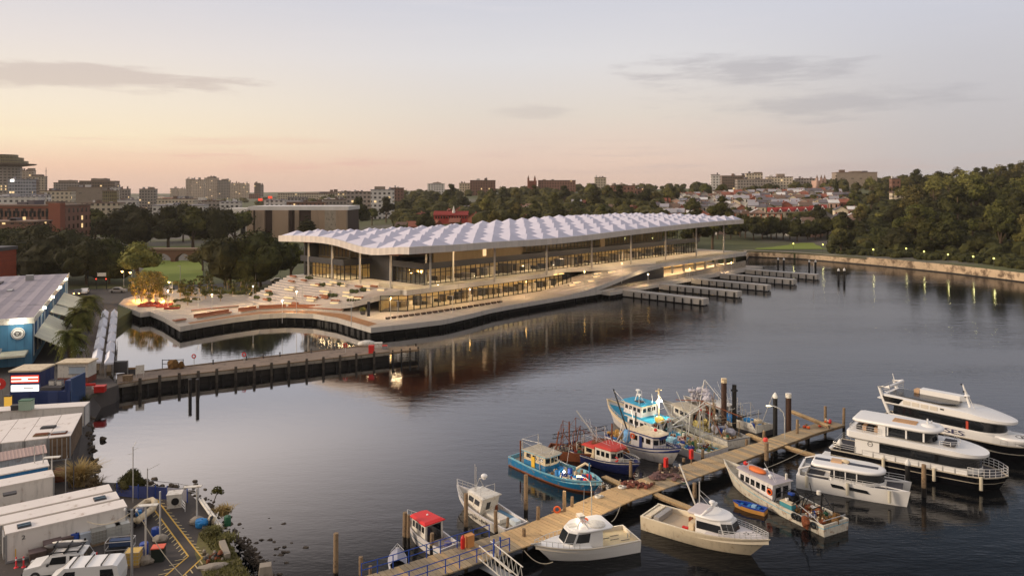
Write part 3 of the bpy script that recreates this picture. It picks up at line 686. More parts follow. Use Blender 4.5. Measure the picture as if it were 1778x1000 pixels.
lp = [P(x, y, 1.5) for x, y in ((676, 613), (728, 607), (724, 600), (674, 603))]
MB().prism([(p.x, p.y) for p in lp], 1.25, 1.5).build('deck', PILE, pl)
for x, y in ((682, 613), (697, 611), (712, 609), (726, 607), (722, 601)):
    q = P(x, y, 1.5); MB().tube([(q.x, q.y, -1), (q.x, q.y, 2.0)], .14, 6).build('pile', PILED, pl)
MB().bar(P(678, 612, 2.2), P(728, 606, 2.2), .12).build('handrail', PILE, pl)
for i, (x, y, h, lab) in enumerate(((330, 690, 2.6, 'dark timber pile standing alone off the concrete wharf, the shorter of two'), (343, 694, 2.9, 'dark timber pile standing alone off the concrete wharf, the taller of two'))):
    o = thing('timber_pile', lab, 'pile', P(x, y), 0, 'pair of dark piles off the concrete wharf'); MB().tube([(0, 0, -2), (0, 0, h)], .24, 8).build('pile_shaft', PILED, o); MB().lathe((0, 0, h), [(.26, -.02), (.26, .1), (.05, .16)], 8).build('pile_cap', DGREY, o)
def lifering(px, py, z, lab, h=1.5):
    o = thing('life_ring_post', lab, 'life ring', P(px, py, z), 0, 'life ring posts'); MB().tube([(0, 0, 0), (0, 0, h)], .05, 6).build('post', STEEL, o)
    MB().torus((0, -.1, h-.2), .3, .09, 'y').build('ring', RED, o); return o
lifering(337, 632, 1.6, 'red life ring post on the old wharf beside the net drying rack')
lifering(424, 629, 1.6, 'red life ring on a post on the old wharf front edge near its middle')
lifering(600, 612, 1.6, 'red life ring on a post near the far tip of the old wharf')
for i, (x, lab) in enumerate(((300, 'by the net frames'), (370, 'beside the white life ring'), (428, 'near the wharf middle'), (457, 'halfway along the wharf'), (486, 'past the wharf middle'), (540, 'closer to the wharf tip'), (580, 'near the tents of the wharf tip'))):
    y = interp([(252, 645), (400, 627), (619, 602)], x); o = thing('bollard', 'short dark bollard on the old wharf back edge '+lab, 'bollard', P(x, y+1.5, 1.6), 0, 'bollards along the old wharf')
    MB().lathe((0, 0, 0), [(.16, 0), (.12, .1), (.1, .55), (.17, .6), (.15, .72)], 8).build('bollard_body', DGREY, o)
# things on the old wharf
def crate(name, lab, cat, loc, d, mt, rz=0, lid=None, group=None, z0=0):
    o = thing(name, lab, cat, loc, rz, group); MB().box((0, 0, d[2]/2), d, 0, 0, 1.04).build('body', mt, o)
    MB().box((0, 0, d[2]+.03), (d[0]*1.1, d[1]*1.1, .07)).build('lid', lid or mt, o); return o
o = thing('net_drying_rack', 'dark steel frame hung with black fishing nets on the old wharf', 'rack', P(300, 640, 1.6), .1)
fr_ = MB()
for x in (-1.6, -.6, .5, 1.6): fr_.tube([(x, 0, 0), (x, 0, 1.5)], .06)
fr_.tube([(-1.6, 0, 1.4), (1.6, 0, 1.4)], .05).tube([(-1.6, 0, .8), (1.6, 0, .8)], .05); fr_.build('frame', BLACK, o)
MB().ball((.2, -.2, .7), (.9, .4, .8), 8, 6, .25).ball((1.3, .1, .5), (.5, .4, .6), 7, 5, .3).build('net', NET, o)
o = thing('hoarding', 'dark framed hoarding panel at the landward end of the old wharf', 'panel', P(208, 650, 1.8), .15)
MB().box((0, 0, 1.1), (2.3, .12, 1.7)).build('panel', DGREY, o); MB().bx(-1.2, 1.2, -.1, .1, 2.0, 2.12).bx(-1.2, -1.08, -.1, .1, 0, 2.0).bx(1.08, 1.2, -.1, .1, 0, 2).build('frame', GREY, o)
o = thing('notice_board', 'white sign board on posts near the start of the old wharf', 'sign', P(243, 655, 1.6), .5)
MB().box((0, 0, 1.2), (1.2, .08, 1.3)).build('board', WHITED, o); MB().tube([(-.5, .06, 0), (-.5, .06, 1.8)], .04).build('post', STEEL, o); MB().tube([(.5, .06, 0), (.5, .06, 1.8)], .04).build('post', STEEL, o)
crate('fish_bin', 'dark fish bin heaped with nets beside the white sign board', 'bin', P(227, 650, 1.6), (1.4, 1, .9), DGREY, .2, NET)
crate('fish_bin', 'brown timber fish bin on the front edge of the old wharf', 'bin', P(222, 661, 1.6), (1.2, .8, .8), PILE, .2)
o = thing('covered_dinghy', 'white canvas covered dinghy stored at the tip of the old wharf', 'dinghy', P(636, 601, 1.6), .2)
MB().ball((0, 0, .5), (1.6, .8, .6), 10, 6, .06).build('cover', WHITED, o, True); MB().bx(-1, 1, -.5, .5, 0, .3).build('cradle', PILE, o)
crate('cool_box', 'white cool box among gear at the tip of the old wharf', 'box', P(657, 603, 1.6), (1.3, .9, .8), WHITED, .1)
crate('cool_box', 'smaller grey lidded box next to the landing stage', 'box', P(668, 606, 1.6), (.8, .7, .6), GREY, .1, RED)
crate('rubbish_bin', 'red bin on the front edge near the tip of the old wharf', 'bin', P(645, 613, 1.6), (.9, .7, 1.3), RED)
# ---------------------------------------------------------------- boardwalk with two rows of market canopies
bwk = [P(x, y, 2.05) for x, y in ((203, 533), (185, 648), (128, 648), (168, 545))]
tag(MB().quad(*reversed(bwk)).build('boardwalk', mat('boardwalk', (112, 100, 90), .9, .25, .6, stripes=(.3, 1, .6))), kind='structure')
CANV = mat('white_canvas', (214, 214, 220), .7, .06, .8)
def canopy(a, b, wd, lab, grp):
    a, b = Vector(a), Vector(b); d = b-a; L = d.length; o = thing('market_canopy', lab, 'canopy', (a.x, a.y, 2.05), math.atan2(d.y, d.x), grp)
    h = 2.1; r = .75; w2 = wd/2
    MB().add([(0, -w2, h), (L, -w2, h), (L, w2, h), (0, w2, h), (.7, 0, h+r), (L-.7, 0, h+r)], [(0, 1, 5, 4), (1, 2, 5), (2, 3, 4, 5), (3, 0, 4)]).build('canvas_roof', CANV, o)
    MB().bx(0, L, -w2, -w2+.03, h-.25, h).bx(0, L, w2-.03, w2, h-.25, h).bx(0, .03, -w2, w2, h-.25, h-.01).bx(L-.03, L, -w2, w2, h-.25, h-.01).build('valance', CANV, o)
    for x in (.1, L-.1):
        for y in (-w2+.1, w2-.1): MB().tube([(x, y, 0), (x, y, h)], .05, 5).build('pole', STEEL, o)
    MB().bx(.6, L-.6, -.35, .35, .6, .72).bx(.9, 1.0, -.3, .3, 0, .6).bx(L-1, L-.9, -.3, .3, 0, .6).build('table', WOODW, o)
def rowpts(n0, f0, z): return P(n0[0], n0[1], z), P(f0[0], f0[1], z)
nth = ['nearest the old wharf', 'second from the old wharf', 'third from the old wharf', 'fourth from the old wharf', 'fifth from the old wharf', 'farthest from the old wharf']
a, b = rowpts((189, 628), (199, 537), 4.4)
for i in range(6): canopy(a.lerp(b, (i+.03)/6), a.lerp(b, (i+.76)/6), 1.25, 'white market canopy on the waterside row, '+nth[i], 'white canopies in the waterside row')
a, b = rowpts((167, 626), (183, 537), 4.4); nth2 = nth[:4]+nth[5:]
for i in range(5): canopy(a.lerp(b, (i+.03)/5), a.lerp(b, (i+.78)/5), 1.4, 'white market canopy on the palm side row, '+nth2[i], 'white canopies in the palm side row')
o = thing('picnic_umbrella', 'white square umbrella below the palms by the boardwalk', 'umbrella', P(133, 632, 2)); MB().lathe((0, 0, 2.2), [(1.5, 0), (.1, .8)], 4).build('canopy', CANV, o); MB().tube([(0, 0, 0), (0, 0, 2.3)], .05).build('pole', STEEL, o)
# ---------------------------------------------------------------- old blue market building
N = PD(56, 120, 2); bang = math.atan2(.893, -.45)
bb = thing('market_shed', 'old blue flat roofed market shed with round white emblem', 'building', N, bang)
BLUEW = mat('blue_wall_panel', (74, 128, 164), .7, .15, .4, stripes=(1.1, 0, .25), streak=.8)
ROOFG = mat('old_grey_roof', (150, 142, 150), .8, .2, .12, dirt=(92, 86, 92), dirtamt=.25, stripes=(2.4, 1, .2))
BL, BWD, BH = 72, 40, 7.4
MB().bx(0, BL, 0, BWD, 0, BH-.4).build('wall', BLUEW, bb)
MB().bx(-.2, BL+.2, -.2, BWD, BH-.4, BH).build('roof', ROOFG, bb)
MB().bx(-.3, BL, -.32, -.2, BH-.7, BH+.25).bx(-.32, -.2, -.32, BWD, BH-.7, BH+.25).build('parapet', WHITED, bb)
for i in range(26):
    x = 1.2+i*2.7; MB().bx(x, x+1.2, -.10, -.02, 1.2, BH-.9).build('wall_panel', mat('panel_%d' % i, R.choice([(40, 84, 130), (150, 188, 206), (58, 110, 150), (196, 206, 210)]), .6, .1, .6), bb)
for i in range(22): 
    x, y = R.uniform(4, 66), R.uniform(3, 30); 
    if i % 3: MB().bx(x, x+R.uniform(1, 5), y, y+R.uniform(.8, 1.6), BH, BH+R.uniform(.15, .4)).build('roof_panel', R.choice([GREY, WHITED, DGREY]), bb)
    else: MB().bx(x, x+1.5, y, y+1.5, BH, BH+1.2).build('roof_vent', GREY, bb)
w_ = MB().bx(-.12, -.02, 4.5, 9.5, 4.0, 6.2).build('window', emis('lit_window', (250, 226, 140), .9), bb); MB().bx(-.16, -.12, 4.4, 4.55, 3.9, 6.3).bx(-.16, -.12, 6.9, 7.0, 3.9, 6.3).bx(-.16, -.12, 4.4, 9.6, 6.2, 6.35).bx(-.16, -.12, 4.4, 9.6, 3.85, 4.0).build('frame', MULL, w_)
# round emblem: white disc with a dark ring and anchor-like figure
e_ = MB(); e_.X = Matrix.Translation((-.14, 1.9, 5.2)) @ Matrix.Rotation(-PI/2, 4, 'Y')
e_.lathe((0, 0, 0), [(.95, 0), (.95, .05)], 24); em = e_.build('emblem', WHITE, bb)
e_ = MB(); e_.X = Matrix.Translation((-.22, 1.9, 5.2)) @ Matrix.Rotation(-PI/2, 4, 'Y')
e_.torus((0, 0, 0), .8, .04, 'z', 24, 4).torus((0, .1, 0), .32, .07, 'z', 14, 4).bar((0, -.55, 0), (0, .6, 0), .08).bar((-.3, -.35, 0), (.3, -.35, 0), .08); e_.build('emblem_mark', DGREY, em)
CRW = mat('cream_awning', (204, 200, 176), .7, .12, .5, stripes=(1, 0, .15), streak=.8)
for i, (x0, x1, z0, z1, dp) in enumerate(((1, 24, 4.4, 1.9, 4.5), (26, 36, 4.6, 3.2, 4), (39, 58, 4.4, 2.4, 5))):
    MB().slab([(x0, -.15, z0), (x1, -.15, z0), (x1, -dp, z1), (x0, -dp, z1)], -.12).build('awning', CRW, bb)
MB().bx(-4.5, -.2, .5, 22, 2.2, 2.5).build('front_canopy', CRW, bb)
MB().slab([(-.2, 4, 3.0), (-.2, 10, 3.0), (-2.2, 10, 2.3), (-2.2, 4, 2.3)], .1).build('window_awning', GREY, bb)
for x, y, p, on in ((-.5, 2.6, 180, 1), (-.4, -.4, 0, 0), (13, -.4, 60, 1), (28, -.4, 60, 1), (44, -.4, 60, 1), (60, -.4, 60, 1)):
    l_ = MB().box((x-.1, y-.1, BH-.1), (.45, .45, .3)).build('floodlight', LITW if on else GREY, bb)
    if p:
        q = bb.matrix_basis @ Vector((x-.9, y-.9, BH-.4)); lamp(q, (1, .93, .75), p, .15)
# brick chimney stack / pier at the far left edge
o = thing('brick_building', 'dark red brick building corner behind the blue shed', 'building', PD(-6, 205, 2)); MB().bx(-18, -1.2, 0, 10, 0, 11).build('wall', mat('red_brick', (138, 66, 46), .9, .2, .6, stripes=(.6, 1, .2)), o); MB().bx(-18.3, -.9, -.3, 10.3, 11.01, 12).build('parapet', DGREY, o)
# ---------------------------------------------------------------- blue kiosk with lit sign, white cabin
NAVY = mat('navy_cladding', (26, 48, 96), .55, .2, .5, stripes=(2.4, 0, .3))
o = thing('kiosk', 'navy blue kiosk tower with glowing red and white sign panels', 'kiosk', PD(17, 95, 2), .10)
MB().bx(0, 3.7, 0, 3.4, 0, 4.9).build('wall', NAVY, o); MB().bx(-.1, 3.8, -.15, 3.5, 4.9, 5.1).build('roof', CREAM, o)
s_ = MB().bx(.2, 3.5, -.12, -.02, 3.55, 4.45).build('sign_panel', emis('red_sign', (236, 70, 48), 1.3), o)
MB().bx(.25, 3.45, -.15, -.12, 4.12, 4.3).bx(.25, 3.45, -.15, -.12, 3.7, 3.88).bx(1.5, 2.2, -.15, -.12, 3.88, 4.12).build('sign_lettering', emis('pale_sign', (255, 226, 206), 1.6), s_)
s_ = MB().bx(.2, 3.5, -.12, -.02, 2.45, 3.25).build('sign_panel', emis('white_sign', (255, 252, 244), 1.7), o)
MB().bx(.5, 1.5, -.15, -.12, 2.75, 2.82).bx(1.7, 2.9, -.15, -.12, 2.82, 2.94).bx(1.2, 2.4, -.15, -.12, 2.62, 2.68).build('sign_lettering', GREY, s_)
o = thing('yellow_door_booth', 'narrow yellow lit doorway booth left of the navy kiosk', 'booth', PD(7, 94.5, 2), .1); MB().bx(0, .7, 0, .8, 0, 1.9).build('panel', emis('amber_panel', (236, 180, 76), .7), o); MB().bx(-.1, .8, -.05, .9, 1.91, 2.05).build('roof', DGREY, o)
o = thing('round_sign', 'red round sign with white centre beside the kiosk', 'sign', PD(2, 96, 2)); MB().tube([(0, 0, 0), (0, 0, 3)], .06).build('post', GREY, o)
e_ = MB(); e_.X = Matrix.Translation((0, -.1, 3.2)) @ Matrix.Rotation(PI/2, 4, 'X'); e_.lathe((0, 0, 0), [(.7, 0), (.7, .06)], 18); d_ = e_.build('disc', RED, o); e_ = MB(); e_.X = Matrix.Translation((-.1, -.18, 3.2)) @ Matrix.Rotation(PI/2, 4, 'X'); e_.lathe((0, 0, 0), [(.18, 0), (.18, .04)], 12); e_.build('disc_mark', WHITE, d_)
o = thing('storage_container', 'navy blue storage container right of the kiosk with open top box', 'container', PD(66, 94, 2), .06)
MB().bx(.05, 3.9, 0, 2.6, 0, 2.7).build('body', NAVY, o); MB().bx(0, 2.6, .4, 2.4, 2.71, 3.1).build('roof_deck', DGREY, o); MB().bx(3.2, 4.0, .1, 3.2, 2.71, 4.0).build('side_box', NAVY, o); MB().bx(4.02, 4.2, -.1, 3.2, 0, 4.3).build('side_screen', mat('blue_screen', (44, 70, 110), .6), o)
for i, x in enumerate((.7, 1.7)): crate('air_conditioner', ['white roof air conditioner on the kiosk container, nearest the sign', 'white roof air conditioner on the kiosk container, away from the sign'][i], 'air conditioner', (o.location.x+x, o.location.y+1.8, 5.12), (.6, .6, .55), WHITED, .1, DGREY)
o = thing('white_cabin', 'white portable cabin with red base and wide window by the tents', 'cabin', P(100, 667, 2), .08)
MB().bx(0, 4.2, 0, 2.6, .9, 2.9).build('wall', WHITED, o); MB().bx(0, 4.2, 0, 2.6, 0, .9).build('base_panel', mat('brown_red_panel', (120, 62, 48), .7), o); MB().bx(-.2, 4.4, -.2, 2.8, 2.9, 3.1).build('roof', CREAM, o)
w_ = MB().bx(1.6, 3.8, -.06, -.01, 1.5, 2.4).build('window', mat('pale_window', (170, 184, 196), .2), o); MB().bx(1.5, 3.9, -.1, -.062, 1.36, 1.5).bx(1.5, 3.9, -.1, -.062, 2.4, 2.5).build('window_frame', GREY, w_)
crate('skip_bin', 'bright red skip by the rocks below the white cabin', 'skip', P(174, 680, 2), (1.3, 1, .8), RED, .2)
crate('gas_bottle_cage', 'tall blue locker standing at the rocks beside the navy kiosk', 'locker', P(134, 682, 2), (.7, .5, 1.9), BLUEB, .1)
o = thing('barrier', 'red and white plastic barrier in front of the white cabin', 'barrier', P(145, 676, 2), .12); MB().bx(-1.6, 1.6, -.15, .15, .5, .8).build('rail', RED, o); MB().bx(-1.4, -1.2, -.25, .25, 0, .5).build('foot', WHITED, o); MB().bx(1.2, 1.4, -.25, .25, 0, .5).build('foot', WHITED, o)
# ---------------------------------------------------------------- shipping containers
REEF = mat('reefer_white', (220, 213, 204), .55, .07, .5, dirt=(150, 120, 92), dirtamt=.16, streak=3)
REEFT = mat('container_roof', (226, 217, 208), .6, .08, .4, dirt=(150, 124, 98), dirtamt=.15)
RIBW = mat('ribbed_container', (190, 188, 186), .6, .1, .6, stripes=(.28, 0, .35), dirt=(128, 96, 70), dirtamt=.18)
RUSTW = mat('rusty_container', (128, 104, 80), .8, .25, .8, dirt=(80, 54, 38), dirtamt=.35, stripes=(.28, 0, .4))
def container(lab, loc, rz, d, wall, doors=True, group=None, handles=True):
    o = thing('shipping_container', lab, 'container', loc, rz, group); x, y, z = d
    MB().bx(.05, x-.05, .05, y-.05, .1, z-.1).build('wall', wall, o); MB().bx(0, x, 0, y, z-.1, z).build('roof', REEFT, o)
    f = MB()
    for a in (0, x-.12):
        for b in (0, y-.12): f.bx(a, a+.12, b, b+.12, 0, z-.1)
    f.bx(.12, x-.12, 0, .12, 0, .14).bx(.12, x-.12, y-.12, y, 0, .14).build('frame', GREY, o)
    if doors:
        for k in (0, 1):
            a = .14+k*(x-.28)/2; dr = MB().bx(a+.02, a+(x-.28)/2-.02, 0, .045, .16, z-.14).build('door', wall, o)
            h = MB()
            for q in (.25, .75): h.tube([(a+(x-.28)/2*q, -.03, .2), (a+(x-.28)/2*q, -.03, z-.2)], .03, 5)
            h.build('locking_bar', STEEL, dr)
    return o
p0 = P(124, 797, 2); dd = (P(0, 812, 2)-p0).normalized(); ang = math.atan2(-dd.y, -dd.x)
for i, (lab, mt) in enumerate((('rust brown shipping container with doors facing the yard, at the shore end of the row', RUSTW), ('white container with an orange sticker, beside the rust brown one', RIBW), ('white container with door bars, between two other white ones in the row', RIBW), ('pale ribbed container at the inland end of the row', RIBW))):
    container(lab, p0+dd*(2.08*(i+1)), ang, (2.02, 8.6, 2.5), mt, True, 'row of containers with doors facing the yard')
q = p0+dd*8.2+Vector((-dd.y*-1, dd.x*-1, 0))*0
bk0 = P(0, 745, 2)
container('long white container lying behind the row of doored containers', PD(-30, 86, 2), ang*.6, (10.6, 2.0, 2.5), REEF, False)
crate('generator', 'greenish cream generator box on top of the long white container', 'generator', PD(46, 87, 4.52), (1.3, .9, 1.1), mat('pale_green', (160, 180, 160), .5), .15, GREENP)
crate('tarp_bundle', 'dark tarpaulin bundle on the long white container roof', 'bundle', PD(30, 87, 4.52), (1.1, .7, .5), DGREY, .3)
for i, (x, y, lab) in enumerate(((84, 742, 'dark roof hatch on the white stickered container'), (72, 755, 'weathered pallet lying across the container roofs'), (103, 752, 'bent metal sheet on the rusty container roof'))):
    o = thing(['roof_hatch', 'pallet', 'metal_sheet'][i], lab, ['hatch', 'pallet', 'sheet'][i], P(x, y, 4.52), .3); MB().bx(-.7, .7, -.4, .4, .0, .1).build('panel', [DGREY, PILE, RUST][i], o); MB().bx(-.6, .6, -.3, .3, .11, .16).build('slats', [BLACK, RUST, GREY][i], o)
# three long reefers in the foreground
pa, pb = P(9, 979, 2), P(221, 926, 2); ra = math.atan2(pb.y-pa.y, pb.x-pa.x); rl = (pb-pa).length
labs = ['long white refrigerated container marked 2, nearest the parked vehicle', 'long white refrigerated container between the two others', 'long white refrigerated container at the back of the three']
nv = Vector((-math.sin(ra), math.cos(ra), 0))
for i in range(3):
    o = container(labs[i], pa+nv*(2.15*i)+Vector((math.cos(ra), math.sin(ra), 0))*(-.2*i), ra, (rl, 1.75, 2.25), REEF, False, 'long white refrigerated containers')
    e = MB().bx(-.12, -.01, .15, 1.6, .3, 2.0).build('cooling_unit', GREY, o)
    if i < 2:
        x = [.8, rl-1.8][i]; v = MB().bx(x, x+.9, .4, 1.2, 2.26, 2.34).build('roof_vent', DGREY, o); MB().bx(x+.05, x+.85, .5, .7, 2.34, 2.4).bx(x+.05, x+.85, .85, 1.05, 2.34, 2.4).build('vent_slats', mat('vent_blue_grey', (70, 90, 104)), v)
    if i == 0:
        text('2', .42, 'number_mark', BLACK, o, (1.15, -.012, 1.55), (PI/2, 0, 0), .005, 'CENTER', 1.3)
        MB().bx(.62, .68, -.02, .0, .3, .95).build('safety_stripe', YEL, o)
container('short white container behind the three long refrigerated ones', P(-30, 895, 2), ra, (5.3, 2.0, 2.2), REEF, False)
crate('roof_hatch', 'dark square hatch on the short white container', 'hatch', P(17, 858, 4.26), (.9, .6, .08), DGREY, ra)
BLUC = mat('blue_container', (36, 112, 168), .6, .1, .6, stripes=(.28, 0, .35))
container('bright blue container with a dirty white roof behind the short white one', P(-40, 868, 2), ra, (5.6, 2.0, 1.9), BLUC, False)
o = thing('ribbed_shelter', 'low shelter with pink grey ribbed roof behind the blue container', 'shelter', P(-40, 842, 2), ra); MB().bx(0, 5.6, .2, 1.8, 0, 1.8).build('wall', RIBW, o); MB().slab([(-.1, 0, 1.82), (5.7, 0, 1.82), (5.7, 2, 2.1), (-.1, 2, 2.1)], .08).build('roof', mat('pink_ribbed', (186, 160, 150), .7, .1, .6, stripes=(.3, 0, .5)), o)
# ---------------------------------------------------------------- parked white vehicle with roof rack
vh = thing('parked_vehicle', 'white four wheel drive with loaded black roof rack beside the container', 'car', P(163, 990, 2), math.radians(192))
VW = mat('white_car_paint', (224, 222, 218), .25, .03, 1, spec=.6)
prof = [(0, .45), (.05, 1.0), (.25, 1.1), (.55, 1.75), (1.6, 1.85), (2.9, 1.82), (3.55, 1.18), (4.5, 1.02), (4.75, .8), (4.8, .42)]
b = MB(); n = len(prof)
def wz(z, y): return y*(1-.16*max(0, z-1.05)/.8)
for i in range(n-1):
    (x0, z0), (x1, z1) = prof[i], prof[i+1]; b.quad((x0, wz(z0, -.92), z0), (x0, wz(z0, .92), z0), (x1, wz(z1, .92), z1), (x1, wz(z1, -.92), z1))
for s in (-1, 1):
    vs = [(x, wz(z, s*.92), z) for x, z in prof]; b.add(vs, [tuple(range(n)) if s > 0 else tuple(reversed(range(n)))])
b.quad((0, -.92, .45), (4.8, -.92, .42), (4.8, .92, .42), (0, .92, .45)); b.build('body', VW, vh)
for s in (-1, 1):
    for pts, nm in (([(1.75, 1.18), (2.95, 1.18), (2.75, 1.68), (1.75, 1.72)], 'side_window'), ([(.55, 1.2), (1.5, 1.2), (1.5, 1.7), (.72, 1.66)], 'side_window')):
        MB().slab([(x, wz(z, s*.925), z) for x, z in pts], .012*-s).build(nm, GLASSD, vh)
    for x in (.95, 3.9):
        w_ = MB(); w_.X = Matrix.Translation((x, s*.86, .36)) @ Matrix.Rotation(PI/2, 4, 'X'); w_.lathe((0, 0, -.12), [(.28, 0), (.37, .03), (.37, .21), (.28, .24)], 16); ww = w_.build('wheel', BLACK, vh)
        w_ = MB(); w_.X = Matrix.Translation((x, s*.99, .36)) @ Matrix.Rotation(PI/2, 4, 'X'); w_.lathe((0, 0, -.01), [(.22, 0), (.22, .02)], 10); w_.build('rim', GREY, ww)
    MB().box((4.68, s*.66, .86), (.16, .34, .16)).build('headlight', STEEL, vh); MB().box((3.0, s*1.0, 1.2), (.14, .2, .14)).build('wing_mirror', BLACK, vh); MB().box((.02, s*.75, .95), (.08, .16, .3)).build('tail_light', RED, vh)
MB().slab([(2.98, -.72, 1.78), (2.98, .72, 1.78), (3.5, .8, 1.25), (3.5, -.8, 1.25)], .015).build('windscreen', GLASSD, vh)
MB().slab([(.3, -.8, 1.24), (.3, .8, 1.24), (.53, .72, 1.70), (.53, -.72, 1.70)], -.015).build('rear_window', GLASSD, vh)
MB().bx(4.76, 4.9, -.85, .85, .4, .66).build('bumper', BLACK, vh)
rk_ = MB()
for x in (.9, 1.9, 2.8): rk_.bx(x, x+.08, -.75, .75, 1.86, 1.98)
rk_.bx(.8, 3.0, -.78, -.7, 1.98, 2.05).bx(.8, 3.0, .7, .78, 1.98, 2.05).build('roof_rack', BLACK, vh)
MB().bx(.3, 1.6, -.93, -.915, 1.0, 1.03).build('door_seam', DGREY, vh)
o = thing('roof_bag', 'long grey cargo bag strapped on the roof rack of the white vehicle', 'bag', vh.matrix_basis @ Vector((1.9, .32, 2.08)), math.radians(188)); MB().ball((0, 0, .12), (1.35, .34, .17), 12, 6, .03).build('bag', DGREY, o, True); MB().bx(-.5, -.44, -.36, .36, .02, .3).bx(.5, .56, -.36, .36, .02, .3).build('strap', BLACK, o)
o = thing('surfboard', 'pale surfboard with rounded nose on the roof rack of the white vehicle', 'surfboard', vh.matrix_basis @ Vector((1.7, -.35, 2.07)), math.radians(188)); MB().ball((0, 0, .07), (1.3, .27, .05), 14, 5).build('board', WHITED, o, True); MB().bx(-1.1, -.95, -.02, .02, .1, .26).build('fin', BLACK, o)
vh.scale = (.92, .92, .92)
vn = thing('panel_van', 'white panel van with black roof bars at the bottom frame edge', 'van', P(152, 1022, 2), math.radians(190))
pv = [(-2.3, .4), (-2.35, 1.0), (-2.2, 1.85), (-1.9, 1.95), (1.2, 1.95), (1.9, 1.3), (2.35, 1.1), (2.4, .4)]; m_ = MB(); m_.X = Matrix.Rotation(PI/2, 4, 'X'); m_.prism(pv, -.88, .88); m_.build('body', VW, vn)
for s in (-1, 1):
    MB().slab([(-2.0, s*.885, 1.2), (-1.1, s*.885, 1.2), (-1.1, s*.885, 1.7), (-1.9, s*.885, 1.7)], .012*-s).build('side_window', GLASSD, vn); MB().slab([(.5, s*.885, 1.2), (1.55, s*.885, 1.2), (1.1, s*.885, 1.7), (.5, s*.885, 1.7)], .012*-s).build('side_window', GLASSD, vn)
    for x in (-1.4, 1.5): w_ = MB(); w_.X = Matrix.Translation((x, s*.84, .34)) @ Matrix.Rotation(PI/2, 4, 'X'); w_.lathe((0, 0, -.1), [(.3, 0), (.34, .03), (.34, .18), (.3, .2)], 14); w_.build('wheel', BLACK, vn)
for x in (-1.2, -.2, .8): MB().bx(x, x+.07, -.84, .84, 2.0, 2.06).bx(x, x+.07, -.86, -.8, 1.9, 2.0).bx(x, x+.07, .8, .86, 1.9, 2.0).build('roof_bar', BLACK, vn)
# ---------------------------------------------------------------- yard clutter
def barrel(lab, loc, mt, r=.3, h=.9, lie=False, group=None, name='barrel'):
    o = thing(name, lab, 'barrel', loc, 0, group); m_ = MB()
    if lie: m_.X = Matrix.Translation((0, 0, r)) @ Matrix.Rotation(PI/2, 4, 'Y') @ Matrix.Translation((0, 0, -h/2))
    m_.lathe((0, 0, 0), [(r*.92, 0), (r, .05), (r, h*.32), (r*1.05, h*.34), (r, h*.36), (r, h*.64), (r*1.05, h*.66), (r, h*.68), (r, h-.05), (r*.92, h)], 12); m_.build('drum', mt, o, .7)
    m_ = MB(); m_.X = (Matrix.Translation((0, 0, r)) @ Matrix.Rotation(PI/2, 4, 'Y') @ Matrix.Translation((0, 0, -h/2))) if lie else None
    m_.lathe((r*.4, 0, h), [(.07, 0), (.06, .05)], 6); m_.build('bung', BLACK, o); return o
barrel('large blue drum lying under the inflatable dinghy', P(242, 905, 2), BLUEB, .38, 1.0, True)
barrel('blue drum standing left of the walkway line near the light pole', P(270, 932, 2), BLUEB, .32, .75)
barrel('tall blue drum against the marked container wall', P(130, 948, 2), BLUEB, .3, 1.05)
barrel('blue drum with crumpled tarp behind the yellow tank', P(250, 962, 2), BLUEB, .32, .9)
barrel('light blue tub in the debris heap by the walkway', P(348, 914, 2), TARPB, .4, .6)
def ibc(lab, loc, rz, mt):
    o = thing('caged_tank', lab, 'tank', loc, rz, 'caged tanks in the yard'); MB().bx(-.5, .5, -.45, .45, .16, 1.1).build('bottle', mt, o, False); MB().bx(-.55, .55, -.5, .5, 0, .14).build('pallet', PILE, o)
    c_ = MB()
    for i in range(6):
        x = -.53+i*.212; c_.bar((x, -.48, .14), (x, -.48, 1.15), .02).bar((x, .48, .14), (x, .48, 1.15), .02)
    for i in range(4):
        z = .3+i*.27; c_.bar((-.53, -.49, z), (.53, -.49, z), .02).bar((-.53, .49, z), (.53, .49, z), .02).bar((-.54, -.48, z), (-.54, .48, z), .02).bar((.54, -.48, z), (.54, .48, z), .02)
    c_.build('cage', STEEL, o); return o
POLY = mat('milky_plastic', (196, 196, 188), .4, .1, 1); POLYY = mat('yellowed_plastic', (206, 170, 84), .5, .15, 1.5)
ibc('caged tank with milky bottle near the free end of the marked container', P(196, 934, 2), ra, POLY); ibc('caged tank with milky bottle at the very corner of the marked container', P(212, 930, 2), ra, POLY)
ibc('caged tank with grey bottle beside the pale freezer', P(171, 942, 2), ra, mat('grey_plastic', (150, 148, 140), .5)); ibc('caged tank with yellowed bottle at the foot of the utility pole', P(232, 980, 2), .15, POLYY)
BROWNB = mat('brown_bin', (92, 76, 68), .7, .2, 1.5, dirt=(60, 48, 42))
for i, (x, y, d) in enumerate(((65, 972, (1.0, .8, .7)), (91, 962, (1.1, .9, 1.0)), (112, 952, (1.1, .8, .9)))):
    o = crate('fish_bin', ['low brown fish bin by the red traffic posts', 'brown fish bin with torn wrapping in the middle of three', 'brown fish bin with sagging cover beside the blue drum'][i], 'bin', P(x, y, 2), d, BROWNB, ra, mat('bin_cover_%d' % i, (110, 92, 88), .8, .3, 2, bump=.6), 'brown fish bins along the container')
crate('freezer', 'pale blue white chest freezer leaning on the marked container', 'freezer', P(149, 944, 2), (.8, .55, .9), mat('pale_freezer', (190, 198, 208), .4), ra)
o = thing('steel_trailer', 'open steel frame trailer with blue tubs near the container end', 'trailer', P(209, 957, 2), .18)
f = MB()
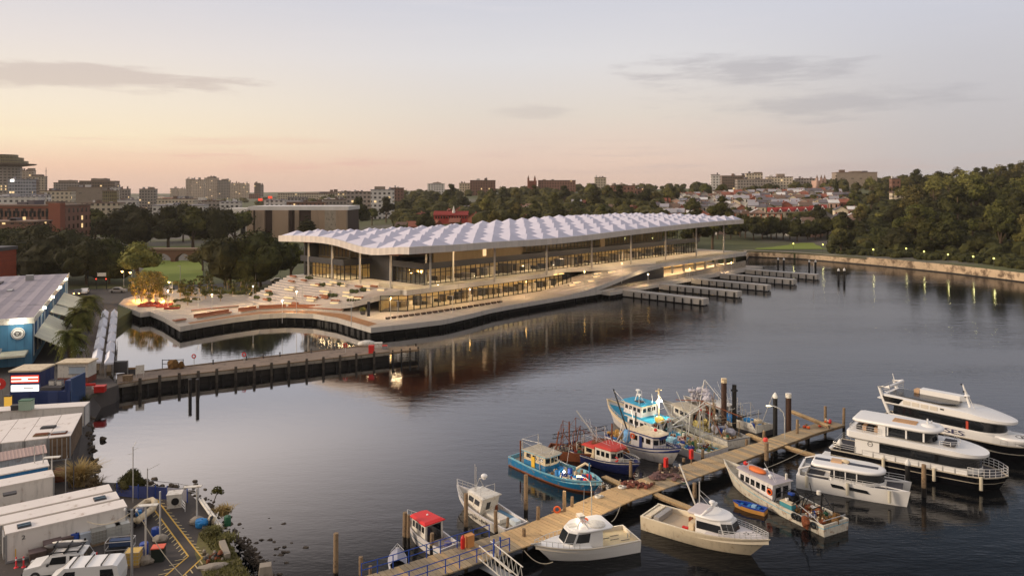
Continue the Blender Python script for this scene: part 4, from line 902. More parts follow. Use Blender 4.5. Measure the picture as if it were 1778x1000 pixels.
for z in (.35, .95): f.bar((-.95, -.5, z), (.95, -.5, z), .05).bar((-.95, .5, z), (.95, .5, z), .05).bar((-.95, -.5, z), (-.95, .5, z), .05).bar((.95, -.5, z), (.95, .5, z), .05)
for x in (-.95, .95):
    for y in (-.5, .5): f.bar((x, y, 0), (x, y, .97), .05)
f.build('frame', STEEL, o); MB().bx(-.9, .9, -.45, .45, .36, .4).build('floor', BLACK, o); MB().bx(-.8, .8, -.1, .42, .42, .9).build('tub', mat('slate_blue', (58, 76, 108), .6), o)
for i, (x, y) in enumerate(((28, 985), (41, 984))):
    o = thing('traffic_post', ['pink red flexible traffic post farther from the brown bins', 'pink red flexible traffic post closer to the brown bins'][i], 'traffic post', P(x, y, 2), 0, 'red traffic posts'); MB().lathe((0, 0, 0), [(.16, 0), (.14, .05), (.06, .07), (.055, .75), (.03, .8)], 8).build('post', mat('hot_red_%d' % i, (226, 62, 70), .5), o); MB().lathe((0, 0, .55), [(.065, 0), (.062, .12)], 8).build('band', WHITE, o)
o = crate('wheelie_bin', 'dark green wheelie bin with orange red lid by the walkway', 'bin', P(275, 972, 2), (.85, .7, 1.0), mat('bin_green', (22, 34, 28), .5), .2, mat('coral_lid', (226, 96, 66), .5))
for s in (-.3, .3): MB().lathe((s, .36, .0), [(.1, .0), (.1, .12)], 8).build('wheel', BLACK, o)
o = thing('inflatable_dinghy', 'cream inflatable dinghy full of gear at the head of the walkway', 'dinghy', P(243, 890, 2.7), math.radians(85)); o.scale = (1.35, 1.35, 1.35)
tb = MB(); tb.tube([(-1.1, -.5, 0), (.6, -.5, .05), (1.15, -.3, .2), (1.35, 0, .25), (1.15, .3, .2), (.6, .5, .05), (-1.1, .5, 0)], .2, 10).tube([(-1.0, -.4, 0), (-1.0, .4, 0)], .14, 8).build('tube', CREAM, o, True); MB().bx(-1, 1, -.4, .4, -.15, -.05).build('floor', DGREY, o)
MB().box((-.9, 0, .35), (.3, .3, .5)).build('outboard_motor', BLACK, o); MB().box((.2, .1, .15), (.5, .4, .3), .3).build('gear_bag', TARPG, o); MB().box((-.3, -.12, .12), (.35, .3, .3), .6).build('gear_bag', TARPB, o)
MB().bx(-.8, .8, -.3, .3, -.55, -.17).build('trailer_bed', DGREY, o)
o = crate('air_unit', 'white cube air handling unit beside the yellow hatched walkway', 'air unit', P(304, 878, 2), (1.15, 1.0, 1.15), WHITED, .25)
e_ = MB(); e_.X = Matrix.Translation((.1, -.56, .6)) @ Matrix.Rotation(PI/2, 4, 'X'); e_.lathe((0, 0, -.05), [(.32, 0), (.32, .08)], 14); e_.build('fan', BLACK, o)
o = thing('road_barrier', 'small white barrier frame beside the white air unit', 'barrier', P(318, 884, 2), -.9)
for i in range(3): MB().bar((-.6, 0, .2+i*.25), (.6, 0, .2+i*.25), .05).build('rail', WHITE, o)
MB().bar((-.6, 0, 0), (-.6, 0, .75), .05).build('post', WHITE, o); MB().bar((.6, 0, 0), (.6, 0, .75), .05).build('post', WHITE, o)
def ballast(lab, px, py, h, arm, hold=True, panel=True, pn='light_pole'):
    o = thing(pn, lab, 'light pole', P(px, py, 2), 0, 'light poles in the yard'); MB().tube([(0, 0, 0), (0, 0, h)], .07, 7).build('pole', STEEL, o)
    if hold: MB().ball((0, 0, .22), (.62, .5, .34), 9, 6, .12).build('ballast_stone', ROCKM if False else CONC2, o)
    if panel: MB().slab([(arm[0]-.75, arm[1]-.12, h+.02), (arm[0]+.75, arm[1]-.12, h+.12), (arm[0]+.75, arm[1]+.2, h+.16), (arm[0]-.75, arm[1]+.2, h+.06)], .07).build('lamp_panel', WHITED, o)
    if panel and arm[0]: MB().bar((0, 0, h), (arm[0], arm[1], h+.05), .04).build('arm', STEEL, o)
    return o
ballast('light pole with slanted white panel and stone footing by the yellow tank', 253, 977, 4.2, (.15, 0)); ballast('slim pole with stone footing on the walkway edge by the blue drum', 278, 940, 4.0, (0, 0), True, False)
ballast('light pole with long white panel by the debris heap near the shore', 342, 908, 2.9, (-.4, .1)); ballast('short light pole with square white panel between the container groups', 90, 856, 3.2, (0, 0), False)
def mast(lab, px, py, h, arms, mt=STEEL, nm='antenna_mast', r=.05):
    o = thing(nm, lab, 'mast', P(px, py, 2)); MB().tube([(0, 0, 0), (0, 0, h)], r, 6).build('pole', mt, o)
    for z, dx, dy, dz in arms: MB().bar((0, 0, z), (dx, dy, z+dz), .035).build('arm', mt, o)
    return o
mast('tall thin antenna mast rising in front of the round bush', 231, 872, 5.0, ((4.7, .5, 0, .2), (4.4, -.5, 0, -.1), (4.9, .2, .2, .5))); mast('thin bent pole leaning by the blue mesh fence', 256, 868, 2.9, ((2.7, 1.0, .2, .5),)); mast('thin steel post standing before the rusty container', 60, 838, 3.6, ()); mast('thin steel post right of the other at the container row', 75, 838, 3.6, ()); mast('leaning pale post beside the pampas clump', 114, 858, 3.2, ((3.0, .2, 0, .6),)); mast('dark upright post next to the pampas clump', 128, 862, 4.2, (), DGREY)
o = mast('utility pole with cross arms and slack cables at the frame bottom', 229, 1002, 4.9, ((4.5, -.5, 0, .35), (4.5, .45, 0, .3), (4.2, -.3, 0, .2)), GREY, 'utility_pole', .1)
MB().lathe((.35, 0, 4.75), [(.06, 0), (.1, .1), (.06, .2)], 6).build('insulator', WHITE, o); MB().lathe((-.5, 0, 4.8), [(.06, 0), (.1, .1), (.06, .2)], 6).build('insulator', WHITE, o)
def cable(lab, a, b, sag, r=.03, mt=ROPE, nm='cable', n=14, grp=None):
    a, b = Vector(a), Vector(b); pts = [a.lerp(b, i/n)-Vector((0, 0, sag*4*(i/n)*(1-i/n))) for i in range(n+1)]
    return tag(MB().tube(pts, r, 5).build(nm, mt), lab, nm.replace('_', ' '), grp)
up = P(229, 1002, 2)+Vector((0, 0, 4.75))
cable('pale slack cable running from the utility pole to the pampas clump post', up, P(152, 905, 5.5), .5); cable('pale slack cable dropping from the utility pole to the yard corner', up+Vector((.4, 0, 0)), P(322, 1004, 2.3), .4)
# blue mesh fence along the shore
fn = thing('mesh_fence', 'blue mesh covered fence along the shore edge of the yard', 'fence')
fpts = [P(x, y, 2) for x, y in ((203, 862), (240, 866), (270, 867), (290, 868), (325, 872))]
MESHB = mat('blue_mesh', (46, 58, 110), .8, .2, 1)
for i, (a, b) in enumerate(zip(fpts, fpts[1:])): MB().slab([a+Vector((0, 0, .1)), b+Vector((0, 0, .1)), b+Vector((0, 0, 1.15)), a+Vector((0, 0, 1.15))], .03).build('mesh_panel', MESHB if i != 3 else TARPG, fn)
for p in fpts: MB().tube([p, p+Vector((0, 0, 1.3))], .05).build('fence_post', BLUEB, fn)
pf = thing('pipe_rail_fence', 'rusty pipe rail fence behind the blue mesh along the water', 'fence'); pr = [P(x, y, 2) for x, y in ((205, 848), (255, 852), (310, 858), (345, 866))]
for a, b in zip(pr, pr[1:]): MB().bar(a+Vector((0, 0, 1)), b+Vector((0, 0, 1)), .05).build('rail', GREY, pf); MB().bar(a+Vector((0, 0, .5)), b+Vector((0, 0, .5)), .05).build('rail', GREY, pf)
for p in pr: MB().bar(p, p+Vector((0, 0, 1.05)), .05).build('fence_post', GREY, pf)
for i, (dx, lab) in enumerate(((0, 'long pale pipe lying along the shore edge, closest to the water'), (-5, 'long pale pipe lying along the shore edge, on the yard side'))):
    a, b = P(351+dx, 866, 2.5), P(386+dx, 916, 2.3); o = tag(MB().tube([a, b], .11, 8).build('pipe', WHITED), lab, 'pipe', 'pipes along the shore edge')
o = thing('debris_heap', 'heap of tyres, pipes and torn sheets beside the walkway', 'debris', P(358, 916, 2))
MB().torus((.2, -.2, .2), .32, .13, 'z').build('tyre', BLACK, o); MB().torus((.35, .2, .45), .32, .13, 'x').build('tyre', BLACK, o); MB().ball((-.3, .1, .3), (.5, .4, .4), 7, 5, .3).build('sheet_bundle', TARPB, o); MB().ball((.3, .5, .4), (.4, .35, .4), 7, 5, .3).build('sheet_bundle', CREAM, o)
MB().bar((-.2, 0, 0), (.3, .3, 1.3), .05).build('rod', STEEL, o); MB().bar((.7, -.3, 0), (.9, .3, 1.2), .05).build('rod', STEEL, o)
o = thing('rubble_heap', 'pile of broken brick and sticks on the yard verge', 'rubble heap', P(372, 970, 2))
for i in range(26): MB().ball((R.gauss(0, .5), R.gauss(0, .5), R.uniform(.05, .4)), (R.uniform(.08, .2),)*3, 5, 4, .3).build('rubble_piece', R.choice([ROCKM, CONC2, DGREY, RUST]), o)
o = thing('concrete_beam', 'long broken concrete beam lying on the verge', 'beam', P(390, 958, 2), -1.05); MB().box((0, 0, .2), (2.6, .45, .4)).build('beam', CONC2, o); MB().bar((-1.3, .1, .3), (-1.6, .15, .35), .03).build('rebar', RUST, o)
o = thing('boulder', 'squared pale boulder at the water edge of the verge', 'boulder', P(461, 1000, 2)); MB().box((0, 0, .4), (1.0, .9, .9), .3, 0, .8).build('boulder_face', CONC2, o)
o = thing('flat_stone', 'flat pale stone slab lying on the weedy verge', 'stone', P(370, 985, 2), .3); MB().ball((0, 0, .1), (1.1, .5, .2), 9, 5, .15).build('stone_face', CONC2, o)
barrel('green drum on the shore slope below the pipes', P(395, 912, 2), GREENP, .28, .8)
for i, (x, y, lab) in enumerate(((84, 848, 'stack of worn tyres behind the pale light panel, nearest the shelter'), (70, 842, 'smaller stack of tyres at the container doors'))):
    o = thing('tyre_stack', lab, 'tyres', P(x, y, 2), 0, 'tyre stacks in the yard')
    for k in range(2+(i == 0)): MB().torus((R.uniform(-.08, .08), R.uniform(-.08, .08), .16+k*.28), .42, .16, 'z').build('tyre', BLACK, o)
crate('rust_skip', 'rust red steel skip between the rusty container and the pampas', 'skip', P(112, 832, 2), (1.6, 1.2, .9), RUST, .3)
crate('blue_tub', 'dark blue fish tub at the foot of the leaning post', 'tub', P(126, 868, 2), (1.2, .9, .5), mat('navy_tub', (36, 52, 100), .5), .1)
crate('step_box', 'white step box at the end of the short white container', 'box', P(81, 868, 2), (.8, .6, .5), WHITED, .1)
# painted walkway
def stripe(pts, w_=.12, z=2.02):
    s_ = MB()
    for a, b in zip(pts, pts[1:]):
        a, b = P(*a, z), P(*b, z); n_ = (b-a).cross(Vector((0, 0, 1))).normalized()*w_/2; s_.quad(a+n_, b+n_, b-n_, a-n_)
    return s_
YLINE = mat('yellow_road_paint', (206, 164, 70), .8, .2, 2); PLINE = mat('pale_road_paint', (190, 172, 130), .8, .25, 2)
lm = stripe([(267, 883), (327, 965), (286, 1000), (270, 1014)]); l2 = stripe([(260, 865), (271, 865), (351, 968), (318, 999), (300, 1015)])
for q in (lm, l2): tag(q.build('road_marking', YLINE), kind='structure')
tk = MB()
def ticks(a, b, n, dx, dy):
    for i in range(n):
        x, y = lerp(a[0], b[0], (i+.5)/n), lerp(a[1], b[1], (i+.5)/n); s_ = stripe([(x, y), (x+dx, y+dy)], .09, 2.026); tk.add(s_.v, s_.f)
ticks((267, 883), (327, 965), 15, -7, 6); ticks((271, 865), (351, 968), 19, 9, .5); ticks((327, 965), (270, 1014), 6, -19, 4); ticks((351, 968), (300, 1015), 6, 5, 7)
tag(tk.build('road_marking', PLINE), kind='structure')
# ---------------------------------------------------------------- boat building helpers (x forward from the stern, y to port, z up)
def boat(name, label, cat, stern, bow, group=None):
    a, b = P(*stern), P(*bow); d = b-a
    return thing(name, label, cat, a, math.atan2(d.y, d.x), group), d.length
class Hull:
    def __init__(s, o, L, B, zs, zb, mats, bands, tw=.85, rake=.14, pw=2.3, drop=.45, wl=(.93, .5), deck=None, sag=.0, full=.45, name='hull', y0=0.0, N=20, capm=None, deckname='deck'):
        s.L, s.B, s.zs, s.zb, s.tw, s.pw, s.full, s.drop, s.sag, s.y0 = L, B, zs, zb, tw, pw, full, drop, sag, y0
        fr = [f for f, _ in bands]; mi = [m for _, m in bands]; m = MB(); R_ = []
        for i in range(N+1):
            t_ = i/N; hb, zt = s.hb(t_), s.z(t_); row = []
            for f in fr:
                z = -.45 if f < 0 else zt*f; g = max(0, f)
                row.append((t_*L*(1-rake*(1-g)*t_**3), max(hb*lerp(lerp(wl[0], wl[1], t_**1.5), 1, g**.8), .015), z))
            hi = max(hb-.13, .01); xi = min(max(t_*L, .12), L-.15)
            row += [(xi, hi, zt), (xi, hi, zt-drop)]; R_.append(row)
        mm = mi[1:]+[capm if capm is not None else mi[-1], capm if capm is not None else mi[-1]]
        for sd in (1, -1):
            for k in range(len(R_[0])-1):
                rr = [[(r[k][0], y0+sd*r[k][1], r[k][2]), (r[k+1][0], y0+sd*r[k+1][1], r[k+1][2])] for r in R_]
                m.sheet(rr, mm[k], flip=(sd < 0))
        r = R_[0]
        for k in range(len(fr)-1): m.quad((r[k][0], y0+r[k][1], r[k][2]), (r[k+1][0], y0+r[k+1][1], r[k+1][2]), (r[k+1][0], y0-r[k+1][1], r[k+1][2]), (r[k][0], y0-r[k][1], r[k][2]), mi=mm[k])
        q = r[len(fr)-1]; e = r[len(fr)]
        m.quad((0, y0+q[1], q[2]), (.12, y0+e[1], e[2]), (.12, y0-e[1], e[2]), (0, y0-q[1], q[2]), mi=mm[-1]); m.quad((.12, y0+e[1], e[2]), (.12, y0+e[1], e[2]-drop), (.12, y0-e[1], e[2]-drop), (.12, y0-e[1], e[2]), mi=mm[-1])
        s.o = m.build(name, mats, o, .7)
        if deck:
            rows = [[(r[-1][0], y0+r[-1][1], r[-1][2]+.02), (r[-1][0], y0-r[-1][1], r[-1][2]+.02)] for r in R_]
            MB().sheet(rows).build(deckname, deck, o)
    def hb(s, t): return s.B/2*(s.tw+(1-s.tw)*sst(0, .45, t))*(1-max(0, (t-s.full)/(1-s.full))**s.pw)
    def z(s, t): return s.zs+(s.zb-s.zs)*t**2-s.sag*math.sin(PI*t)
    def dz(s, x): return s.z(x/s.L)-s.drop+.02
    def edge(s, x, side, inn=.1): return (x, s.y0+side*max(.02, s.hb(x/s.L)-inn), s.z(x/s.L))
def pane(mb, a, b, c, d, u0, u1, v0, v1, off=.015, thick=.02):
    a, b, c, d = map(Vector, (a, b, c, d))
    def q(u, v): return a.lerp(b, u).lerp(d.lerp(c, u), v)
    nn = (b-a).cross(d-a).normalized()*off
    mb.slab([q(u0, v0)+nn, q(u1, v0)+nn, q(u1, v1)+nn, q(u0, v1)+nn], thick); return mb
def cabin(o, x0, x1, w0, w1, z0, z1, mt, rake=.2, nose=0, wins=None, name='cabin', tum=.96, glass=None, wname='window', brk=0.0):
    """wins: {wall index: (n, u0, u1, v0, v1, gap)}; walls: 0 starboard, 1.. front, then port, aft last"""
    p = [(x0, -w0), (x1, -w1)]+([(x1+nose, -w1*.5), (x1+nose, w1*.5)] if nose else [])+[(x1, w1), (x0, w0)]
    q = [(x-(rake if x > x0 else -brk), y*tum) for x, y in p]; n = len(p)
    c = MB().prism(p, z0, z1, 0, q).build(name, mt, o)
    for k, (nw, u0, u1, v0, v1, gp) in (wins or {}).items():
        a, b = p[k], p[(k+1) % n]; c2, d2 = q[(k+1) % n], q[k]
        for i in range(nw):
            ua, ub = lerp(u0, u1, i/nw)+gp, lerp(u0, u1, (i+1)/nw)-gp
            pane(MB(), (*a, z0), (*b, z0), (*c2, z1), (*d2, z1), ua, ub, v0, v1).build(wname, glass or GLASSD, c)
    return c, q
def roofslab(o, poly, z, th, ov, mt, name='roof', camber=.08, edge=None):
    cx = sum(p[0] for p in poly)/len(poly); cy = sum(p[1] for p in poly)/len(poly)
    q = [(cx+(x-cx)*(1+ov/max(.5, abs(x-cx))), cy+(y-cy)*(1+ov/max(.5, abs(y-cy)))) for x, y in poly]
    m = MB().prism(q, z+.003, z+th, 1 if edge else 0, None, 0)
    q2 = [(cx+(x-cx)*.8, cy+(y-cy)*.8) for x, y in q]; m.prism(q, z+th+.002, z+th+camber, 0, q2)
    return m.build(name, [mt, edge] if edge else mt, o)
def rail(o, pts, h=.8, mt=None, rails=2, r=.025, name='railing', lean=0):
    m = MB(); up = Vector((0, 0, h)); pts = [Vector(p) for p in pts]
    for k in range(rails): m.tube([p+up*(k+1)/rails for p in pts], r, 5)
    for p in pts: m.tube([p, p+up], r, 5)
    return m.build(name, mt or STEEL, o)
def hrail(o, H_, x0, x1, n=7, h=.7, both=True, mt=None, rails=2):
    if both:
        pts = [H_.edge(lerp(x0, x1, i/n), 1) for i in range(n+1)]+[H_.edge(lerp(x1, x0, i/n), -1) for i in range(n+1)]
        return rail(o, pts, h, mt, rails)
    rail(o, [H_.edge(lerp(x0, x1, i/n), 1) for i in range(n+1)], h, mt, rails); rail(o, [H_.edge(lerp(x0, x1, i/n), -1) for i in range(n+1)], h, mt, rails)
def tubes(o, name, mt, segs, r=.05): 
    m = MB()
    for s_ in segs: m.tube(s_, r, 6)
    return m.build(name, mt, o)
def radome(o, p, r=.22, name='radar_dome'): return MB().lathe(p, [(r*.5, -.2), (r*.5, -.02), (r, 0), (r, r*.5), (r*.5, r*.85), (.02, r*.9)], 12).build(name, WHITE, o, .8)
def lring(o, p, ax='y', r=.28, name='life_ring'): return MB().torus(p, r, .075, ax, 14, 6).build(name, RED if R.random() < .5 else ORANGE, o)
def plan(x0, x1, w, fr, ar=.3, n=8, wt=None):
    """rounded outline: ellipse of length fr at the front, small rounding aft"""
    wt = wt or w; s_ = [(x0, wt-ar), (x0+ar, wt)]; s_ += [(x1-fr+fr*math.sin(PI/2*i/n), w*math.cos(PI/2*i/n)) for i in range(n)]
    return [(x, -y) for x, y in s_]+[(x1, 0)]+[(x, y) for x, y in reversed(s_)]
def scal(poly, d):
    cx = (min(p[0] for p in poly)+max(p[0] for p in poly))/2; hx = (max(p[0] for p in poly)-min(p[0] for p in poly))/2; hy = max(p[1] for p in poly)
    return [(cx+(x-cx)*(hx-d)/hx, y*(hy-d)/hy) for x, y in poly]
def loft(layers, mi=None):
    m = MB(); n = len(layers[0][0])
    for p, z in layers: m.v += [(x, y, z if not callable(z) else z(x)) for x, y in p]
    for k in range(len(layers)-1):
        for i in range(n): m.f.append((k*n+i, k*n+(i+1) % n, (k+1)*n+(i+1) % n, (k+1)*n+i)); m.m.append(mi[k] if mi else 0)
    m.f.append(tuple(reversed(range(n)))); m.m.append(0); k = (len(layers)-1)*n; m.f.append(tuple(range(k, k+n))); m.m.append(0)
    return m
def puff(poly, z0, z1, b=.15): return loft([(scal(poly, b*.8), z0), (scal(poly, b*.2), z0+b*.5), (poly, z0+b), (scal(poly, b*.15), z1-b*.5), (scal(poly, b*.7), z1-b*.12), (scal(poly, b*1.6), z1)])
def onboat(o, p): return o.matrix_basis @ Vector(p)
# ---------------------------------------------------------------- timber pier
pc = [P(x, y, 1.2) for x, y in ((620, 1024), (700, 1000), (930, 923), (1080, 857), (1190, 820), (1330, 773), (1400, 748), (1452, 733))]
pier = thing('timber_pier', 'long pale timber plank pier running between the moored boats', 'pier')
def strip(pts, w_, z0, z1, mt, o, name, plank=None):
    m_ = MB(); L_, R_ = [], []
    for i, p in enumerate(pts):
        d = (pts[min(i+1, len(pts)-1)]-pts[max(i-1, 0)]); d.z = 0; d.normalize(); n_ = Vector((-d.y, d.x, 0))*w_/2; L_.append(p+n_); R_.append(p-n_)
    for i in range(len(pts)-1):
        q = [(L_[i].x, L_[i].y), (R_[i].x, R_[i].y), (R_[i+1].x, R_[i+1].y), (L_[i+1].x, L_[i+1].y)]; m_.prism(q, z0, z1)
    return m_.build(name, mt, o), L_, R_
# individual plank lines: boards laid across the pier
dense = []
for a, b in zip(pc, pc[1:]):
    k = max(1, int((b-a).length/.42)); dense += [a.lerp(b, i/k) for i in range(k)]
dense.append(pc[-1])
_, LE, RE = strip(pc, 2.2, .86, 1.08, PILE, pier, 'bearer')
bd = MB(); MATS = [mat('deck_board_%d' % i, c, .85, .2, 1.2, dirt=(112, 92, 68), dirtamt=.15, bump=.2) for i, c in enumerate(((192, 160, 116), (178, 150, 110), (158, 140, 112), (140, 126, 104)))]
for a, b in zip(dense, dense[1:]):
    d = (b-a).normalized(); c = (a+b)/2; L = (b-a).length; f = c.x
    k = R.choice((0, 0, 1)) if 0 < f < 14 else R.choice((1, 2, 2, 3))  # paler board tones paint light onto the sunlit middle of the pier
    bd.box((c.x, c.y, 1.15+R.uniform(-.008, .008)), (L-.035, lerp(3.15, 2.3, sst(12, 34, c.x))+R.uniform(-.05, .05), .1), math.atan2(d.y, d.x), k)
o_ = bd.build('decking', MATS, pier)
def side(px, off): # point beside the pier at photo column px
    for a, b in zip(pc, pc[1:]):
        for i in range(41):
            q = a.lerp(b, i/40)
            if q.x/q.y*F+CX >= px:
                d = (b-a).normalized(); return q+Vector((-d.y, d.x, 0))*off, math.atan2(d.y, d.x)
    return pc[-1], 0
# blue handrails on the shoreward part
rl_ = thing('pier_railing', 'blue tube railing along both edges of the shoreward pier end', 'railing')
for off in (1.45, -1.45):
    pts = [side(x, off)[0] for x in range(640, 866, 28)]
    if off > 0: pts = [p for p in pts]
    m_ = MB()
    for h in (.55, 1.05): m_.tube([p+Vector((0, 0, h)) for p in pts], .035, 5)
    m_.build('rail', BLUEB, rl_); mp = MB()
    for p in pts: MB().tube([p, p+Vector((0, 0, 1.08))], .045, 5).build('railing_post', BLUEB, rl_)
# timber piles; (px, base py, top py, radius, label)
def tpile(px, py, top, lab, r=.17, mt=None, z=0, cap=True):
    q = P(px, py, z); h = (py-top)*q.y/F+z; o = thing('timber_pile', 'timber pile '+lab, 'pile', (q.x, q.y, 0), 0, 'timber mooring piles')
    n_ = 7; MB().tube([(R.uniform(-.03, .03), R.uniform(-.03, .03), zz) for zz in (-2, .9)], r*1.02, 8).build('wet_base', PILED, o)
    MB().tube([(0, 0, .85), (R.uniform(-.04, .04), 0, h)], r, 9, 0, r*.92).build('pile_shaft', mt or PILE, o); return o
for a in ((583, 1012, 925, 'standing alone in open water left of the covered tender', .2), (627, 1018, 966, 'at the shoreward end of the blue railing, the thicker one'), (643, 1020, 982, 'shorter, close by the thicker pile at the blue railing end', .13), (703, 948, 889, 'behind the bow of the small red roofed boat, the thicker one', .2), (709, 950, 893, 'slightly lower, paired behind the bow of the red roofed boat', .15),
          (750, 965, 925, 'at the open doorway of the red roofed boat'), (809, 930, 856, 'dark topped, beside the bow of the white lettered boat', .19), (913, 900, 824, 'standing in open water below the blue trawler stern', .2), (861, 940, 886, 'at the stern quarter of the white lettered boat'), (881, 932, 898, 'square cut, next to the stern of the white lettered boat', .12),
          (980, 910, 852, 'on the left pier edge by the small red ring', .17), (993, 902, 862, 'at the pier edge carrying the small red ring', .15), (934, 925, 879, 'stubby, in front of the sunlit pier boards'), (910, 955, 917, 'beside the bow of the white flybridge cruiser'), (1017, 895, 872, 'low, on the right pier edge behind the flybridge cruiser'),
          (1048, 860, 842, 'pale rounded, under the bow of the blue trawler', .2), (1078, 875, 860, 'on the right pier edge where the thin rope is tied'), (1095, 842, 800, 'between the blue trawler and the navy wheelhouse boat'), (1146, 838, 805, 'below the bow of the white boat with navy trim'), (1135, 862, 835, 'at the root of the narrow finger walkway'),
          (1187, 815, 795, 'under the stem of the white boat with navy trim', .17), (1206, 880, 838, 'at the outer end of the narrow finger walkway, the thicker one', .2), (1220, 808, 780, 'at the stern corner of the large turquoise trawler'), (1296, 786, 762, 'near the stern of the barge with the net drum'), (1326, 776, 748, 'tall pale one by the red buoy on the pier'),
          (1331, 812, 768, 'dark stained, behind the trawler with the orange raft', .24), (1384, 770, 728, 'near the pier head on its right side'), (1400, 752, 736, 'stubby one on the left edge near the pier head'), (1433, 742, 705, 'at the pier head beside the first ferry', .18), (1465, 752, 708, 'at the far tip of the pier beside the ferries'), (1340, 800, 790, 'low one at the pier edge by the dark stained pile', .14),
          (1404, 770, 756, 'small one where the side walkway meets the pier', .12), (1010, 838, 815, 'rust coloured, between the two trawlers nearest the pier', .15)):
    tpile(*a)
for px, py, top, lab in ((1257, 757, 664, 'rust brown steel pile with pale head behind the clustered trawlers'), (1369, 762, 690, 'thick dark pile with pale cap beside the pier lamp')):
    q = P(px, py); o = thing('steel_pile', lab, 'pile', q, 0, 'large dark mooring piles'); h = (py-top)*q.y/F; MB().tube([(0, 0, -2), (0, 0, h)], .34, 10).build('pile_shaft', mat('brown_steel_'+str(px), (64, 40, 28), .7, .3, 1.5, dirt=(30, 22, 18)), o, .8); MB().tube([(0, 0, h), (0, 0, h+.5)], .36, 10).build('pile_cap', WHITED if px > 1300 else CREAM, o)
for px, py, top, lab in ((1275, 757, 668, 'tall black pile with flat top behind the blue tarpaulins'),):
    q = P(px, py); h = (py-top)*q.y/F; o = capped(px, py, h, .27, lab, False, None, 'steel_pile', 'large dark mooring piles'); MB().lathe((0, 0, h-.8), [(.3, 0), (.42, .05), (.42, .2), (.3, .25)], 10).build('pile_collar', PILEK, o)
q = P(1346, 762); capped(1346, 762, (762-690)*q.y/F, .27, 'tall black pile with white cone beside the curved pier lamp'); capped(1243, 757, 2.1, .24, 'short black pile with white cone among the clustered trawlers'); capped(1458, 800, 1.9, .24, 'black pile with white cone between the two nearer ferries, at their sterns'); capped(1576, 838, 1.9, .24, 'black pile with white cone between the two nearer ferries, amidships')
for px, py, top, lab in ((1604, 862, 806, 'weathered brown fender pile between the ferries with a broad top'),):
    tpile(px, py, top, lab, .22)
# side walkways
for a, b, w_, lab in (((1138, 856), (1208, 884), .6, 'narrow timber finger walkway beside the beige cruiser stern'), ((1048, 826), (1098, 848), .7, 'narrow timber walkway between the blue trawler and the pier'), ((1358, 772), (1418, 790), .6, 'narrow timber walkway by the sterns of the ferries'), ((1298, 752), (1330, 765), .6, 'narrow timber walkway behind the barge sterns'), ((1374, 712), (1440, 738), .5, 'raised timber beam walkway at the pier head')):
    z = 1.1 if a[0] != 1374 else 2.0; p, q = P(*a, z), P(*b, z); o = thing('finger_walkway', lab, 'walkway'); strip([p, q], w_, z-.12, z, TIMB, o, 'decking'); strip([p, q], w_*.5, z-.4, z-.125, PILE, o, 'bearer')
# gangway
g0, g1 = P(842, 965, 1.3), P(898, 1012, .6); gw = thing('gangway', 'white lattice gangway sloping from the pier to the water', 'gangway'); dv_ = (g1-g0).normalized(); nn_ = Vector((-dv_.y, dv_.x, 0))*.6
strip([g0, g1], 1.1, .55, .62, GREY, gw, 'walkway')
for s in (-1, 1):
    m_ = MB(); a, b = g0+nn_*s, g1+nn_*s; up = Vector((0, 0, 1.0)); m_.tube([a, b], .05).tube([a+up, b+up], .05); K = 7
    for i in range(K): m_.tube([a.lerp(b, i/K), a.lerp(b, (i+.5)/K)+up, a.lerp(b, (i+1)/K)], .035, 5)
    m_.build('lattice_side', WHITED, gw)
# pier furniture
def onpier(px, off, z=1.2): q, a = side(px, off); return Vector((q.x, q.y, z)), a
q, a = onpier(826, 1.1); o = crate('hose_cabinet', 'orange timber hose cabinet with red extinguisher on the pier', 'cabinet', q, (.62, .5, .9), mat('orange_timber', (200, 140, 84), .7), a); MB().lathe((-.62, 0, 0), [(.16, 0), (.18, .1), (.18, .85), (.06, 1.05)], 10).build('extinguisher', RED, o); o['label'] = 'orange brown hose cabinet with red extinguisher at the blue railing'
q, a = onpier(842, -1.5); o = thing('notice_sign', 'white notice with red mark on the blue railing gate', 'sign', q, a); MB().bx(-.25, .25, -.05, .0, .5, 1.1).build('board', WHITED, o); MB().bx(-.08, .08, -.07, -.05, .72, .88).build('mark', RED, o); MB().bx(-.34, -.26, -.06, .06, 0, 1.4).build('post', BLUEB, o); MB().bx(.26, .34, -.06, .06, 0, 1.4).build('post', BLUEB, o)
for i, (px, off, lab) in enumerate(((1170, 1.2, 'red fire box on a post beside the net heap on the pier'), (1213, 1.25, 'tall red fire box on a post by the turquoise trawler stern'))):
    q, a = onpier(px, off); o = thing('fire_box', lab, 'fire box', q, a, 'red fire boxes on the pier'); MB().bx(-.2, .2, -.15, .15, .55, 1.5).build('box', RED, o); MB().tube([(0, 0, 0), (0, 0, .55)], .06).build('post', PILE, o); MB().bx(-.12, .12, -.17, -.15, .8, 1.25).build('door', mat('dark_red_%d' % i, (150, 26, 24), .5), o)
q, a = onpier(985, 1.35, .75); o = thing('life_ring_post', 'small orange red life ring hung on the pier edge near the sunlit boards', 'life ring', q, 0, 'life ring posts'); MB().torus((0, -.05, .75), .26, .08, 'y').build('ring', ORANGE, o); MB().bar((-.5, .05, .55), (.6, .05, .55), .1).build('rail', PILE, o)
q, a = onpier(1170, -.9); o = thing('coiled_hose', 'white float with green band hanging at the pier edge by the fire box', 'float', q); MB().ball((0, -.6, -.1), (.25, .25, .34), 10, 7).build('float', WHITED, o, True); MB().lathe((0, -.6, -.2), [(.255, 0), (.26, .12)], 10).build('band', GREENP, o); o.name = 'mooring_float'
nh = MB(); q, a = onpier(1128, .3)
